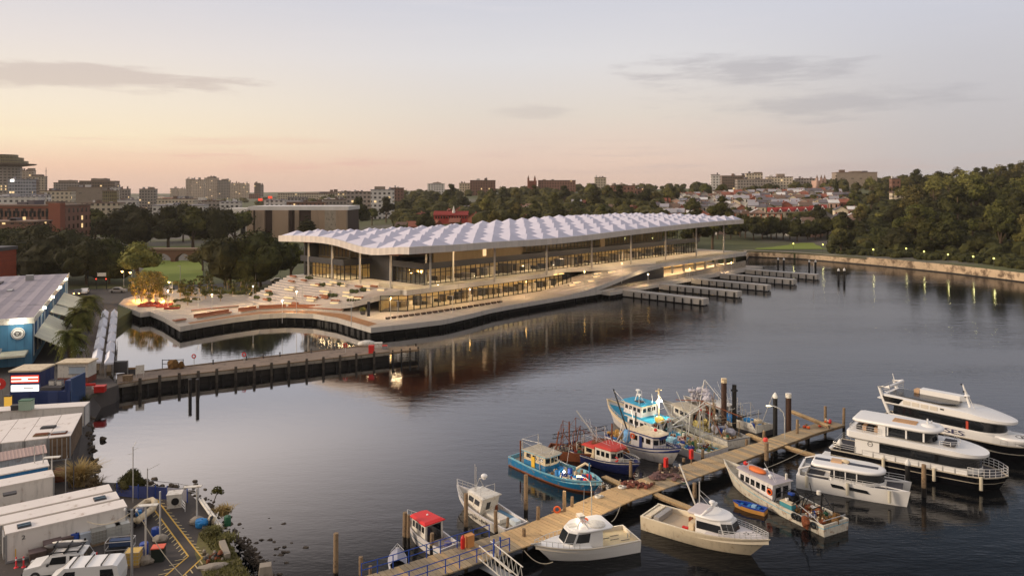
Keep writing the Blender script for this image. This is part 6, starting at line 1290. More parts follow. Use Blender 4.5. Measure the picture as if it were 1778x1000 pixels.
MB().slab([(L*.74, -.7, zd+.1), (L*.74, .7, zd+.1), (L*.9, .3, zd+.5), (L*.9, -.3, zd+.5)], .25).build('trunk_cabin', WHITED, o)
tubes(o, 'radar_mast', STEEL, [[(L*.60, -.6, zd+1.8), (L*.60, 0, zd+2.9)], [(L*.60, .6, zd+1.8), (L*.60, 0, zd+2.9)], [(L*.60, 0, zd+2.9), (L*.52, 0, zd+3.1)], [(L*.61, .3, zd+1.8), (L*.61, .3, zd+4.0)], [(L*.60, .5, zd+1.8), (L*.60, .5, zd+4.3)], [(L*.46, -.8, zd+1.8), (L*.46, -.8, zd+2.6), (L*.46, .8, zd+2.6), (L*.46, .8, zd+1.8)], [(L*.5, -.9, zd+2.4), (L*.62, -.9, zd+1.9)]], .03); radome(o, (L*.52, 0, zd+3.25), .3)
hrail(o, h, L*.72, L*.99, 5, .55, True, STEEL, 2); MB().bx(L*.2, L*.45, -.5, .5, zd, zd+.4).build('engine_box', WHITED, o); MB().bx(L*.06, L*.16, -.9, -.3, zd, zd+.45).build('ice_box', mat('pale_box', (196, 206, 212), .5), o); MB().bx(L*.2, L*.42, -1.2, -.75, zd, zd+.25).build('blue_mat', mat('blue_grey_mat', (86, 124, 150), .8), o)
tubes(o, 'bollard', WHITED, [[(L*.06, .6, zd), (L*.06, .6, zd+.6)]], .07)
m_ = MB(); xx = L*.60
for i in range(13):   # weathered, unreadable name strokes
    if i != 7:
        for k in range(3): m_.box((xx-R.uniform(.03, .17), 1.415, .62+R.uniform(-.1, .1)), R.choice([(.035, .03, .28), (.16, .03, .04), (.12, .03, .04)]))
    xx -= .235
m_.build('name_lettering', BLACK, o)
clutter(o, [('gas_bottle', 'rust red bottle by the wheelhouse door', 'bottle', (L*.44, -.85, zd), g_barrel(RUST, .13, .7))], 'of the white lettered boat')
# --- white flybridge cruiser
o, L = boat('flybridge_cruiser', 'white sport cruiser with dark raked windscreen and open fishing cockpit', 'boat', (1097, 945), (927, 977))
h = Hull(o, L, 3.4, 1.05, 1.45, [WHITE, BLACK, mat('cream_gunwale', (214, 204, 186), .4)], [(-1, 1), (0, 1), (.05, 0), (.55, 0), (.9, 0), (1, 2)], .92, .16, 2.0, .35, (.92, .35), mat('cream_cockpit', (206, 188, 150), .6, .08, 1), 0, .45); zd = h.dz(3)
dk_ = [[(lerp(L*.5, L*.985, i/8), s*max(.03, h.hb(lerp(.5, .985, i/8))-.1), h.z(lerp(.5, .985, i/8))+.02+(.25*math.sin(PI*min(1, i/5+.2)) if s == 0 else 0)) for s in (1, 0, -1)] for i in range(9)]
MB().sheet(dk_).build('foredeck', WHITE, o, True)
c, q = cabin(o, L*.38, L*.70, 1.35, 1.1, zd, zd+1.55, WHITE, .75, .55, {0: (1, .48, .94, .46, .9, .0), 4: (1, .06, .52, .46, .9, .0), 2: (2, .02, .98, .42, .92, .015), 1: (1, .04, .96, .42, .92, 0), 3: (1, .04, .96, .42, .92, 0), 5: (1, .2, .8, .1, .85, 0)}, 'cabin', .93)
rf = plan(L*.26, L*.66, 1.35, 1.3, .3); puff(rf, zd+1.5, zd+1.68, .09).build('hardtop', WHITE, o, .9)
lring(o, (L*.47, -.55, zd+1.76), 'z', .3); MB().lathe((L*.40, .5, zd+1.68), [(.75, 0), (.7, .12), (.3, .2)], 14).build('canvas_roll', WHITED, o, .9)
tubes(o, 'radar_arch', WHITE, [[(L*.50, .9, zd+1.6), (L*.56, .8, zd+2.5), (L*.56, .1, zd+2.5), (L*.5, -.1, zd+1.6)], [(L*.60, .5, zd+1.65), (L*.555, .6, zd+2.5)], [(L*.44, .3, zd+1.65), (L*.555, .3, zd+2.45)]], .06); MB().box((L*.56, .45, zd+2.62), (.5, .7, .2)).build('light_bar', WHITED, o)
MB().bx(L*.57, L*.66, -.4, .2, zd+1.66, zd+1.72).build('roof_hatch', WHITED, o); hrail(o, h, L*.62, L*.99, 8, .42, True, STEEL, 1)
for i, (x, y) in enumerate(((.9, .5), (1.7, .1), (1.4, -.5), (2.4, -.3))): MB().box((x, y, zd+.012), (.8, .06, .02)).build('deck_hatch_line', DGREY, o)
MB().bx(L*.36, L*.38, -1.2, -.7, zd, zd+.9).build('bait_bench', CREAM, o); tubes(o, 'antenna', STEEL, [[(L*.46, -.9, zd+1.7), (L*.45, -.9, zd+4.2)]], .02); tubes(o, 'fishing_post', STEEL, [[(.6, .9, zd+.35), (.6, .9, zd+.75)], [(.9, .9, zd+.35), (.9, .9, zd+.75)]], .05)
m_ = MB()
for i in range(5): m_.tube([(L*.44+i*.07, -1.72, 1.1), (L*.44+i*.07+R.uniform(-.1, .1), -1.78, .2)], .025, 5)
m_.torus((L*.45, -1.66, 1.2), .12, .07, 'y').build('rope_fender', DGREY, o); MB().bar((L*.93, 0, 1.5), (L*1.03, 0, 1.55), .1).build('anchor_roller', STEEL, o); tag(o, None, None)
# --- beige cruiser
o, L = boat('beige_cruiser', 'large beige white cruiser with long bow rail and open work deck', 'boat', (1128, 908), (1338, 974))
h = Hull(o, L, 3.7, 1.25, 1.75, [BEIGE, BLACK, mat('beige_cap', (220, 208, 184), .45)], [(-1, 1), (0, 1), (.05, 0), (.6, 0), (.93, 0), (1, 2)], .92, .15, 2.1, .45, (.93, .38), mat('beige_deck', (188, 168, 140), .7, .1, 1), 0, .48); zd = h.dz(3)
dk_ = [[(lerp(L*.55, L*.985, i/8), s*max(.03, h.hb(lerp(.55, .985, i/8))-.1), h.z(lerp(.55, .985, i/8))+.02+(.18 if s == 0 else 0)) for s in (1, 0, -1)] for i in range(9)]
MB().sheet(dk_).build('foredeck', mat('lilac_white_deck', (212, 204, 200), .5, .05, 1), o, True)
c, q = cabin(o, L*.46, L*.70, 1.35, 1.15, zd, zd+1.6, WHITE, .6, .8, {0: (1, .04, .97, .42, .8, 0), 4: (1, .03, .96, .42, .8, 0), 2: (3, .01, .99, .36, .9, .01), 1: (2, .02, .98, .36, .9, .02), 3: (2, .02, .98, .36, .9, .02)}, 'cabin', .93)
rf = plan(L*.43, L*.71, 1.35, 1.7, .3); puff(rf, zd+1.56, zd+1.78, .1).build('hardtop', WHITE, o, .9); rf = plan(L*.38, L*.53, 1.2, .3, .2); puff(rf, zd+1.62, zd+1.82, .08).build('aft_canopy', mat('dusty_cover', (196, 186, 184), .7, .12, 2), o)
tubes(o, 'radar_arch', WHITE, [[(L*.50, -1.2, zd+1.7), (L*.54, -1.0, zd+2.2), (L*.54, 1.0, zd+2.2), (L*.50, 1.2, zd+1.7)]], .1); radome(o, (L*.54, .1, zd+2.5), .26)
tubes(o, 'mast', STEEL, [[(L*.40, .9, zd), (L*.40, .9, zd+3.7)]], .06); tubes(o, 'outrigger_boom', WHITED, [[(L*.40, 1.1, zd+.5), (L*.18, 1.9, zd+4.4)]], .07); tubes(o, 'rig', STEEL, [[(L*.40, .9, zd+3), (L*.60, .9, zd+1.7)], [(L*.40, .9, zd+2.6), (L*.56, -.4, zd+2.2)]], .02)
hrail(o, h, L*.66, L*.985, 9, .5, True, STEEL, 3); MB().slab([(.15, -1.4, zd+.3), (.15, 1.4, zd+.3), (.9, 1.4, zd+.5), (.9, -1.4, zd+.5)], .12).build('stern_bench', BEIGE, o); MB().bx(1.1, 1.6, -1.3, 1.3, zd, zd+.5).build('bait_tank', mat('grey_tank', (150, 146, 142), .6), o)
MB().box((L*.34, .6, zd+.25), (.3, .3, .5)).build('winch', RUST, o); lring(o, (L*.42, 1.2, zd+1.4)); MB().bx(L*.40, L*.44, -1.25, -.5, zd, zd+.9).build('step_box', CREAM, o)
clutter(o, [('gas_bottle', 'red bottle lying on the work deck', 'bottle', (L*.36, -.9, zd), g_box(RED, (.5, .24, .22)))], 'of the beige cruiser')
m_ = MB()
for i in range(14): m_.ball((R.uniform(.8, .92)*L, R.uniform(-.4, .4), h.z(.86)+.17), (.07, .05, .025), 5, 4, .3)
m_.build('bird_droppings', DGREY, o)
# --- trawler with orange raft
o, L = boat('raft_trawler', 'white and pale blue trawler carrying an orange raft on its cabin', 'fishing boat', (1452, 926), (1256, 833));  o.scale = (1, 1, 0.88)
h = Hull(o, L, 3.5, 1.15, 2.5, [mat('chalky_hull', (206, 200, 184), .6, .1, 1, dirt=(140, 104, 72), dirtamt=.3, streak=4), RUSTB, BLUEL], [(-1, 1), (0, 1), (.06, 0), (.66, 0), (.74, 2), (.78, 0), (.92, 0), (1, 0)], .92, .1, 2.3, .5, (.94, .5), DECKW, .15, .55); zd = h.dz(7)
c, q = cabin(o, L*.44, L*.78, 1.25, .95, zd, zd+1.75, WHH, .05, .3, {4: (6, .04, .98, .42, .78, .025), 0: (6, .04, .98, .42, .78, .025), 2: (2, .05, .95, .42, .78, .03), 5: (2, .1, .9, .2, .8, .06)}, 'wheelhouse'); roofslab(o, q, zd+1.75, .1, .16, mat('lilac_roof', (164, 156, 160), .7, .12, 1), camber=.06, edge=WHITED)
r_ = MB(); r_.ball((L*.66, .1, zd+2.1), (1.15, .5, .26), 14, 8).build('raft', mat('orange_raft', (216, 112, 48), .55, .1, 2), o, True)
lring(o, (L*.46, 1.32, zd+1.0)); tubes(o, 'radar_mast', STEEL, [[(L*.71, .5, zd+1.8), (L*.71, .5, zd+2.8)], [(L*.71, .2, zd+2.8), (L*.71, .8, zd+2.8)]], .05); floats(o, [((L*.76, .2, zd+2.35), .24, RED)], 'roof_float'); radome(o, (L*.52, .3, zd+2.15), .22); radome(o, (L*.62, -.5, zd+2.15), .2)
tubes(o, 'exhaust_pipe', WHITED, [[(L*.46, -.9, zd+1.7), (L*.46, -.9, zd+2.5)]], .12)
for x, y, r in ((L*.385, -.4, .55), (L*.345, .2, .62)): 
    d_ = MB(); d_.X = Matrix.Translation((x, y, zd+.6)) @ Matrix.Rotation(PI/2, 4, 'X'); d_.lathe((0, 0, -.5), [(r, 0), (r, .1), (r*.4, .12), (r*.4, .9), (r, .92), (r, 1.0)], 14); d_.build('net_winch', BLACK, o)
MB().box((L*.345, .2, zd+1.2), (.5, .4, .2)).build('blue_cover', BLUEB, o); MB().bx(L*.26, L*.36, .9, 1.5, zd, zd+.7).build('gear_locker', mat('teal_locker', (60, 130, 140), .6), o); MB().bx(L*.26, L*.36, .88, 1.52, zd+.71, zd+.78).build('locker_top', CREAM, o)
tubes(o, 'stern_gantry', BLACK, [[(L*.2, -1.4, zd-.4), (L*.18, -1.2, zd+1.9)], [(L*.2, 1.4, zd-.4), (L*.18, 1.2, zd+1.9)], [(L*.18, -1.2, zd+1.9), (L*.18, 1.2, zd+1.9)], [(L*.18, -1.2, zd+1.9), (L*.05, -1.3, zd-.3)], [(L*.1, -1.3, zd-.3), (L*.1, -1.3, zd+1.3), (L*.1, 1.3, zd+1.3), (L*.1, 1.3, zd-.3)], [(L*.18, 1.2, zd+1.9), (L*.3, 1.3, zd+.4)]], .06); tubes(o, 'trawl_arm', STEEL, [[(L*.02, 1.5, zd+.1), (L*.08, 1.5, zd+.6), (L*.2, 1.4, zd+1.1)], [(.2, -1.4, zd+.6), (.2, 1.4, zd+.6)]], .04); MB().lathe((L*.17, -.6, zd+1.95), [(.2, 0), (.2, .35), (.1, .4)], 10).build('lantern', WHITED, o)
for x in (L*.22, L*.19, L*.07): MB().torus((x, 1.78, zd-.05), .26, .1, 'y').build('tyre_fender', BLACK, o)
MB().ball((L*.13, 1.75, zd-.1), (.45, .2, .65), 8, 6, .25).build('hanging_net', RUST, o)
clutter(o, [('net_heap', 'dark brown net heap under the stern gantry', 'net', (L*.14, .2, h.dz(L*.14)), g_heap(NET, 26, .6, .3)), ('net_heap', 'rust coloured net heap by the winches', 'net', (L*.24, -.5, zd-.3), g_heap(mat('rust_net', (128, 70, 42), 1, .4, 3, bump=.7), 20, .5, .3)), ('float', 'green float in the gantry', 'float', (L*.12, -.7, zd), g_ball(GREENP, .22)), ('barrel', 'white drum beside the gear locker', 'barrel', (L*.33, 1.0, zd), g_barrel(WHITED, .16, .9))], 'of the raft trawler')
def rig(o, L, zd, n, seed, hgt=4.5, mt=None):
    q = random.Random(seed); m_ = MB()
    for i in range(n):
        x, y = q.uniform(.08, .5)*L, q.uniform(-1.3, 1.3); k = q.random(); h_ = hgt*q.uniform(.55, 1.1)
        if k < .4: m_.tube([(x, y, zd), (x+q.uniform(-2, 1.2), y+q.uniform(-1, 1), zd+h_)], .045, 5)
        elif k < .7: m_.tube([(x, -1.2, zd), (x-.3, -1.0, zd+h_*.6), (x-.3, 1.0, zd+h_*.6), (x, 1.2, zd)], .05, 5)
        else: m_.tube([(x, y, zd+h_), (q.uniform(.5, .9)*L, 0, zd+q.uniform(1, 2.6))], .018, 4).tube([(x, y, zd+h_), (.1*L, -y, zd+.4)], .018, 4).tube([(x, y, zd), (x, y, zd+h_)], .04, 5)
    m_.build('rigging', mt or STEEL, o); m_ = MB()
    for i in range(4): m_.tube([(L*q.uniform(.4, .7), q.uniform(-.8, .8), zd+1.6), (L*q.uniform(.4, .7), q.uniform(-.8, .8), zd+hgt*q.uniform(.8, 1.1))], .014, 4)
    m_.build('antennas', WHITE, o)
for nm, n_, hg, mt in (('rigged_trawler', 9, 4.2, RUST), ('navy_boat', 5, 3.6, None), ('trimmed_boat', 5, 4, None), ('turquoise_trawler', 9, 5.6, None), ('net_drum_trawler', 10, 5, PILE), ('tarped_trawler', 10, 5, None), ('raft_trawler', 5, 3, BLACK), ('blue_trawler', 3, 3.4, None)):
    o = bpy.data.objects[nm]; rig(o, {'turquoise_trawler': 17, 'rigged_trawler': 9}.get(nm, 12), .9, n_, len(nm)*7+n_, hg, mt)
DN = {'rigged_trawler': ('rusty rigged trawler', 9, .12, .85), 'navy_boat': ('navy boat', 11, .06, .32), 'trimmed_boat': ('white boat with navy trim', 12, .05, .36), 'turquoise_trawler': ('turquoise trawler', 17, .06, .42), 'net_drum_trawler': ('net drum trawler', 14, .05, .48), 'tarped_trawler': ('tarped trawler', 14, .05, .42), 'raft_trawler': ('raft trawler', 13, .05, .34), 'blue_trawler': ('blue trawler', 12, .5, .9)}
for nm, (wd, L, a, b) in DN.items():
    o = bpy.data.objects[nm]
    for i in range(9):
        f_ = R.choice([g_box(R.choice([CREAM, TARPB, WHITED, PILE]), (R.uniform(.3, .6), R.uniform(.3, .5), R.uniform(.2, .4))), g_ball(R.choice([RED, ORANGE, CREAM, YEL]), R.uniform(.13, .2)), g_barrel(R.choice([BLUEB, GREENP, DGREY, WHITED]), R.uniform(.15, .22), R.uniform(.4, .6)), g_heap(R.choice([NET, RUST, TARPG]), 8, .2, .16)])
        clutter(o, [('deck_gear', 'small fishing gear among the jumble on the deck', 'fishing gear', (R.uniform(a, b)*L, R.uniform(-1.1, 1.1), .85 if nm != 'turquoise_trawler' else .9), f_)], 'of the '+wd)
# --- small wooden dinghy
o, L = boat('rowing_dinghy', 'small blue dinghy with ochre side tied to the raft trawler', 'dinghy', (1330, 893), (1272, 878)); L = max(L, 3.0)
h = Hull(o, L, 1.25, .5, .62, [mat('ochre_side', (188, 136, 70), .6, .15, 2), TURQ, BLUEB], [(-1, 1), (0, 1), (.2, 0), (.75, 0), (1, 2)], .85, .08, 2.0, .3, (.9, .5), BLUEB)
for x in (.6, 1.5, 2.2): MB().bx(x, x+.25, -.5, .5, .36, .42).build('thwart', TARPB, o)
MB().bx(.9, 1.3, -.2, .3, .25, .6).build('gear', mat('pale_blue_gear', (130, 170, 200), .6), o)
# ---------------------------------------------------------------- catamaran ferries
FBLK = mat('black_topsides', (18, 19, 24), .25, .1, 1, spec=.5); FDK = mat('charcoal_deck', (58, 56, 60), .7, .15, 1); TAN = mat('tan_cushion', (196, 160, 124), .7, .1, 1); RUBR = mat('rub_rail', (186, 176, 158), .5, .1, 1)
def ferry_mid():
    o, L = boat('motor_catamaran', 'white two deck motor catamaran with black hull, middle of the three', 'ferry', (1452, 790), (1752, 852), 'white passenger catamarans'); B = 4.9
    h = Hull(o, L, B, 1.35, 1.5, [FBLK, RUBR, WHITE], [(-1, 0), (0, 0), (.5, 0), (.56, 1), (.62, 0), (.93, 0), (1, 1)], .95, .05, 3.0, .12, (.96, .7), FDK, 0, .78, deckname='main_deck')
    z = 1.4
    pl = plan(L*.17, L*.865, 2.05, 2.4, .25); loft([(pl, z), (pl, z+.5), (scal(pl, .03), z+.52), (scal(pl, .12), z+1.55)], [0, 0, 1]).build('saloon', [WHITE, GLASSD], o, .6)
    MB().bx(L*.17-.3, L*.30, -2.1, -2.0, z, z+1.6).build('saloon_panel', WHITE, o); MB().bx(L*.17-.3, L*.30, 2.0, 2.1, z, z+1.6).build('saloon_panel', WHITE, o)
    up = plan(L*.10, L*.90, 2.4, 2.9, .3)
    loft([(scal(up, .25), z+1.52), (up, z+1.75), (up, lambda x: z+2.35-.35*sst(L*.6, L*.9, x)), (scal(up, .18), lambda x: z+2.42-.42*sst(L*.6, L*.9, x))]).build('upper_deck', WHITE, o, .7)
    z2 = z+2.44; uc = plan(L*.34, L*.62, 1.75, 1.5, .2); loft([(uc, z2), (scal(uc, .06), z2+.95)]).build('bridge_glass', GLASSD, o, .6)
    for x in (L*.34, L*.45, L*.55):
        for s in (-1, 1): MB().bx(x, x+.16, s*1.78-.06, s*1.78+.06, z2, z2+.95).build('pillar', WHITE, o)
    for s in (-1, 1): MB().bx(L*.29, L*.335, s*1.9-.08, s*1.9+.08, z2-.1, z2+1.0).build('pillar', WHITE, o)
    rf = plan(L*.13, L*.655, 2.1, 1.9, .35); puff(rf, z2+.93, z2+1.3, .18).build('roof', WHITE, o, 1.0)
    MB().bx(L*.36, L*.50, -.7, .7, z2+1.302, z2+1.36).build('roof_hatch', mat('tan_hatch', (190, 146, 100), .6, .1, 1, stripes=(.25, 0, .4)), o); MB().lathe((L*.57, 0, z2+1.3), [(.8, 0), (.7, .12), (.3, .2)], 14).build('roof_dome', WHITE, o, .9)
    tubes(o, 'radar_mast', WHITE, [[(L*.56, 0, z2+1.4), (L*.56, 0, z2+2.0)], [(L*.56, -.4, z2+1.75), (L*.56, .4, z2+1.75)], [(L*.58, .3, z2+1.4), (L*.58, .3, z2+1.8)]], .08)
    rail(o, [(L*.30, -2.2, z2-.05), (L*.2, -2.2, z2-.05), (L*.12, -2.1, z2-.05), (L*.12, 2.1, z2-.05), (L*.2, 2.2, z2-.05), (L*.3, 2.2, z2-.05)], .7, STEEL, 3)
    for i in range(4): MB().bx(L*.15+i*.6, L*.15+i*.6+.4, -1.4, 1.4, z2, z2+.45).build('bench', [FDK, TAN][i % 2], o)
    MB().bx(L*.655, L*.72, -.9, .9, z2-.2, z2+.06).build('sun_pad', FDK, o); rail(o, [(L*.64, -1.5, z2-.05), (L*.70, -1.3, z2-.1), (L*.74, -.6, z2-.12), (L*.74, .6, z2-.12), (L*.70, 1.3, z2-.1), (L*.64, 1.5, z2-.05)], .4, WHITE, 2)
    hrail(o, h, L*.80, L*.995, 7, .85, True, WHITE, 3)
    for s in (-1, 1): 
        rr = [h.edge(lerp(L*.2, L*.8, i/9), s, .05) for i in range(10)]; rail(o, rr, .6, STEEL, 2)
        m_ = MB()
        for a, b in zip(rr, rr[1:]): m_.slab([Vector(a)+Vector((.06, 0, .05)), Vector(b)+Vector((-.06, 0, .05)), Vector(b)+Vector((-.06, 0, .5)), Vector(a)+Vector((.06, 0, .5))], .02)
        m_.build('bulwark_panel', WHITE, o)
    for x in (L*.33, L*.62, L*.87): MB().tube([(x, -h.hb(x/L)-.12, .3), (x, -h.hb(x/L)-.12, 1.6)], .16, 9).build('fender', mat('fender_cream', (206, 196, 172), .5), o)
    MB().bx(L*.02, L*.15, -1.6, 1.6, z, z+.06).build('aft_pad', FDK, o); MB().bx(-1.0, .1, -2.0, -.8, .35, .5).build('swim_platform', WHITE, o); MB().bx(-1.0, .1, .8, 2.0, .35, .5).build('swim_platform', WHITE, o)
    rail(o, [(L*.15, -2.2, z), (L*.06, -2.2, z), (.2, -2.0, z), (.2, 2.0, z), (L*.06, 2.2, z)], .7, STEEL, 3); e_ = MB(); e_.torus((L*.245, -2.12, z+1.25), .24, .025, 'y', 16, 4).bar((L*.245-.2, -2.12, z+1.25), (L*.245+.2, -2.12, z+1.25), .03); e_.build('emblem', DGREY, o)
    tubes(o, 'bow_fender_line', RUBR, [[h.edge(lerp(L*.1, L*.98, i/10), -1, -.05) for i in range(11)]], .06)
ferry_mid()
def ferry_back():
    o, L = boat('cruise_catamaran', 'largest white cruise catamaran with raked mast and stern arch, farthest of the three', 'ferry', (1532, 742), (1812, 806), 'white passenger catamarans'); B = 5.2
    h = Hull(o, L, B, 1.7, 1.9, [FBLK, RUBR, WHITE], [(-1, 0), (0, 0), (.45, 0), (.5, 1), (.56, 0), (.95, 0), (1, 1)], .95, .05, 3.0, .15, (.96, .7), FDK, 0, .72, deckname='main_deck'); z = 1.75
    for s in (-1, 1):   # tall white side wing that carries the name
        x0, x1 = L*.1, L*.93; pts = [(x0, s*2.5), (L*.55, s*2.52), (L*.75, s*2.30), (x1, s*1.45)]; zt = [z+1.0, z+1.0, z+.75, z+.05]
        m_ = MB()
        for i in range(3): m_.slab([(*pts[i], z-.2), (*pts[i+1], z-.2), (*pts[i+1], zt[i+1]), (*pts[i], zt[i])], .08*s)
        m_.build('side_wing', WHITE, o)
    text('CRUISES', .74, 'name_lettering', mat('navy_letters', (44, 44, 84), .5), o, (L*.27, -2.64, z+.22), (PI/2, 0, 0), .01, 'LEFT', 2.0)
    pl = plan(L*.12, L*.80, 2.3, 2.6, .25); loft([(pl, z), (pl, z+.95), (scal(pl, .02), z+.97), (scal(pl, .14), z+2.0)], [0, 0, 1]).build('saloon', [WHITE, GLASSD], o, .6)
    fd = plan(L*.74, L*.955, 1.75, 2.0, .3); puff(fd, z+.2, z+.75, .2).build('foredeck_hood', WHITE, o, 1.0); text('Coast', .5, 'logo_lettering', DGREY, o, (L*.865, .45, z+.765), (0, 0, -1.2), .006, 'LEFT', 1.0)
    MB().torus((L*.885, -.1, z+.76), .62, .03, 'z', 20, 4).build('logo_ring', DGREY, o)
    up = plan(L*.05, L*.86, 2.45, 4.2, .4)
    loft([(scal(up, .2), z+1.98), (up, z+2.15), (scal(up, .02), lambda x: z+3.1-.75*sst(L*.45, L*.86, x)), (scal(up, .3), lambda x: z+3.16-.7*sst(L*.45, L*.86, x))]).build('upper_deck', WHITE, o, .7)
    z2 = z+3.17; MB().prism([(L*.08, -1.9), (L*.42, -1.9), (L*.52, -.9), (L*.52, .9), (L*.42, 1.9), (L*.08, 1.9)], z2-.02, z2+.02).build('sun_deck', FBLK, o)
    MB().prism([(L*.24, .9), (L*.50, .9), (L*.54, 1.5), (L*.5, 2.0), (L*.24, 2.0)], z2+.021, z2+.6).build('sun_deck_bench', WHITE, o); MB().bx(L*.20, L*.235, .9, 1.9, z2+.021, z2+.45).build('bar_counter', TAN, o)
    for i in range(4): MB().bx(L*.20+i*1.0, L*.20+i*1.0+.8, -2.48, -2.43, z+2.4, z+2.85).build('side_panel', mat('side_panel_beige', (206, 198, 184), .5), o)
    MB().bx(L*.20+4.1, L*.20+4.5, -2.47, -2.42, z+2.62, z+2.78).build('air_vent', BLACK, o); MB().slab([(L*.06, -2.42, z+2.3), (L*.17, -2.44, z+2.3), (L*.20, -2.44, z+2.95), (L*.06, -2.42, z+2.95)], .05).build('dark_side_glass', GLASSD, o)
    for s in (-1, 1): MB().tube([(L*.10, s*2.3, z+1.0), (L*.06, s*2.3, z+2.6), (L*.03, s*2.25, z+3.9), (L*.10, s*2.1, z+4.1)], .22, 8).build('stern_arch', WHITE, o, .8)
    MB().tube([(L*.10, -2.1, z+4.1), (L*.10, 2.1, z+4.1)], .16, 8).build('arch_beam', WHITE, o); rail(o, [(L*.10, -2.1, z2), (L*.04, -1.9, z2), (L*.04, 1.9, z2), (L*.10, 2.1, z2)], .8, STEEL, 3); MB().slab([(L*.01, -1.9, z+2.5), (L*.01, 1.9, z+2.5), (L*.09, 2.2, z+2.55), (L*.09, -2.2, z+2.55)], .1).build('stern_wing', WHITE, o)
    MB().tube([(L*.58, 0, z2-.2), (L*.535, 0, z2+2.3)], .16, 8, 0, .08).build('mast', WHITE, o); MB().lathe((L*.57, -.5, z2+1.1), [(.3, 0), (.32, .1), (.2, .2)], 10).build('radar_dome', WHITE, o, .8); tubes(o, 'mast_stay', STEEL, [[(L*.545, 0, z2+1.9), (L*.62, -.5, z2-.3)], [(L*.56, 0, z2+1.1), (L*.57, -.5, z2+1.1)]], .04)
    for zz in (.9, 1.5, 2.3): MB().ball((L*.575-.045*L*zz/2.5-.1, -.12, z2+zz), .1, 7, 5).build('nav_light', BLACK, o)
    tubes(o, 'antenna', WHITE, [[(L*.07, 1.0, z2+.6), (L*.05, 1.0, z2+1.9)]], .05); wn_ = plan(L*.60, L*.805, 2.2, 2.3, .2); MB().bx(L*.595, L*.61, -2.31, -2.27, z+.97, z+1.9).build('red_side_panel', mat('red_orange_panel', (176, 66, 46), .5), o)  # side panel in plain red-orange colour, no emission
    for s in (-1, 1): rail(o, [h.edge(lerp(L*.80, L*.99, i/5), s, .06) for i in range(6)], .5, STEEL, 2)
ferry_back()
def ferry_small():
    o, L = boat('day_catamaran', 'smallest white catamaran with dark striped roof, nearest of the three', 'ferry', (1388, 836), (1582, 872), 'white passenger catamarans'); B = 3.9
    for s in (-1, 1): Hull(o, L, 1.15, 1.35, 1.5, [WHITE, BLACK], [(-1, 1), (0, 1), (.07, 0), (.6, 0), (1, 0)], .9, .03, 2.6, .1, (.9, .4), FDK, 0, .6, 'demi_hull', s*(B/2-.58), capm=0, deckname='side_deck')
    z = 1.3; MB().prism([(.4, -1.5), (L*.88, -1.5), (L*.88, 1.5), (.4, 1.5)], .75, 1.22).build('bridge_deck', WHITE, o); MB().prism([(L*.78, -1.35), (L*.93, -1.35), (L*.93, 1.35), (L*.78, 1.35)], 1.23, 1.32).build('bow_net', FDK, o)
    MB().prism([(.3, -1.5), (2.4, -1.5), (2.4, 1.5), (.3, 1.5)], 1.221, 1.25).build('cockpit_floor', FDK, o); MB().bx(.15, .35, -1.7, 1.7, 1.22, 1.9).build('transom', WHITE, o); MB().bx(.4, .9, -1.4, 1.4, 1.26, 1.6).build('cockpit_bench', WHITED, o)
    pl = plan(L*.30, L*.78, 1.62, 2.0, .2); loft([(pl, 1.23), (pl, 1.6), (scal(pl, .02), 1.62), (scal(pl, .12), 2.35)], [0, 0, 1]).build('saloon', [WHITE, GLASSD], o, .6)
    for x in (L*.34, L*.44, L*.54): MB().bx(x, x+.1, -1.64, -1.55, 1.6, 2.35).build('pillar', WHITE, o)
    rf = plan(L*.13, L*.79, 1.72, 2.0, .35); puff(rf, 2.35, 2.72, .17).build('roof', WHITE, o, 1.0)
    for x0, x1 in ((L*.15, L*.29), (L*.45, L*.72)): MB().bx(x0, x1, -.32, .32, 2.721, 2.745).build('solar_strip', mat('dark_blue_strip', (44, 48, 62), .4), o)
    MB().bx(L*.30, L*.40, -.42, .42, 2.722, 2.9).build('tan_locker', TAN, o); MB().ball((L*.43, .1, 2.85), (.4, .3, .2), 9, 6, .1).build('folded_cover', CREAM, o)
    for s in (-1, 1):
        y = s*(B/2+.012)
        for x0, x1 in ((L*.33, L*.45), (L*.48, L*.66)): MB().slab([(x0, y, .80), (x1, y-s*.02, .74), (x1-.25, y-s*.01, 1.05), (x0-.15, y, 1.12)], .012*-s).build('hull_window', GLASSD, o)
        rail(o, [(x, s*(B/2-.12), 1.38) for x in (L*.3, L*.4, L*.5, L*.6, L*.7, L*.8)], .5, STEEL, 2); MB().tube([(L*.03, s*(B/2-.2), 1.3), (L*.03, s*(B/2-.2), 2.0), (L*.13, s*(B/2-.3), 2.4)], .06).build('roof_support', WHITE, o)
    rail(o, [(L*.8, B/2-.15, 1.4), (L*.94, B/2-.3, 1.45)], .5, STEEL, 2)
    for x in (L*.1, L*.47, L*.83): MB().tube([(x, -B/2-.13, .35), (x, -B/2-.13, 1.5)], .15, 9).build('fender', mat('fender_grey', (190, 184, 166), .5), o)
    MB().slab([(L*.72, -1.1, 1.33), (L*.72, 1.1, 1.33), (L*.79, .9, 1.33), (L*.79, -.9, 1.33)], .05).build('bow_pad', WHITED, o)
ferry_small()
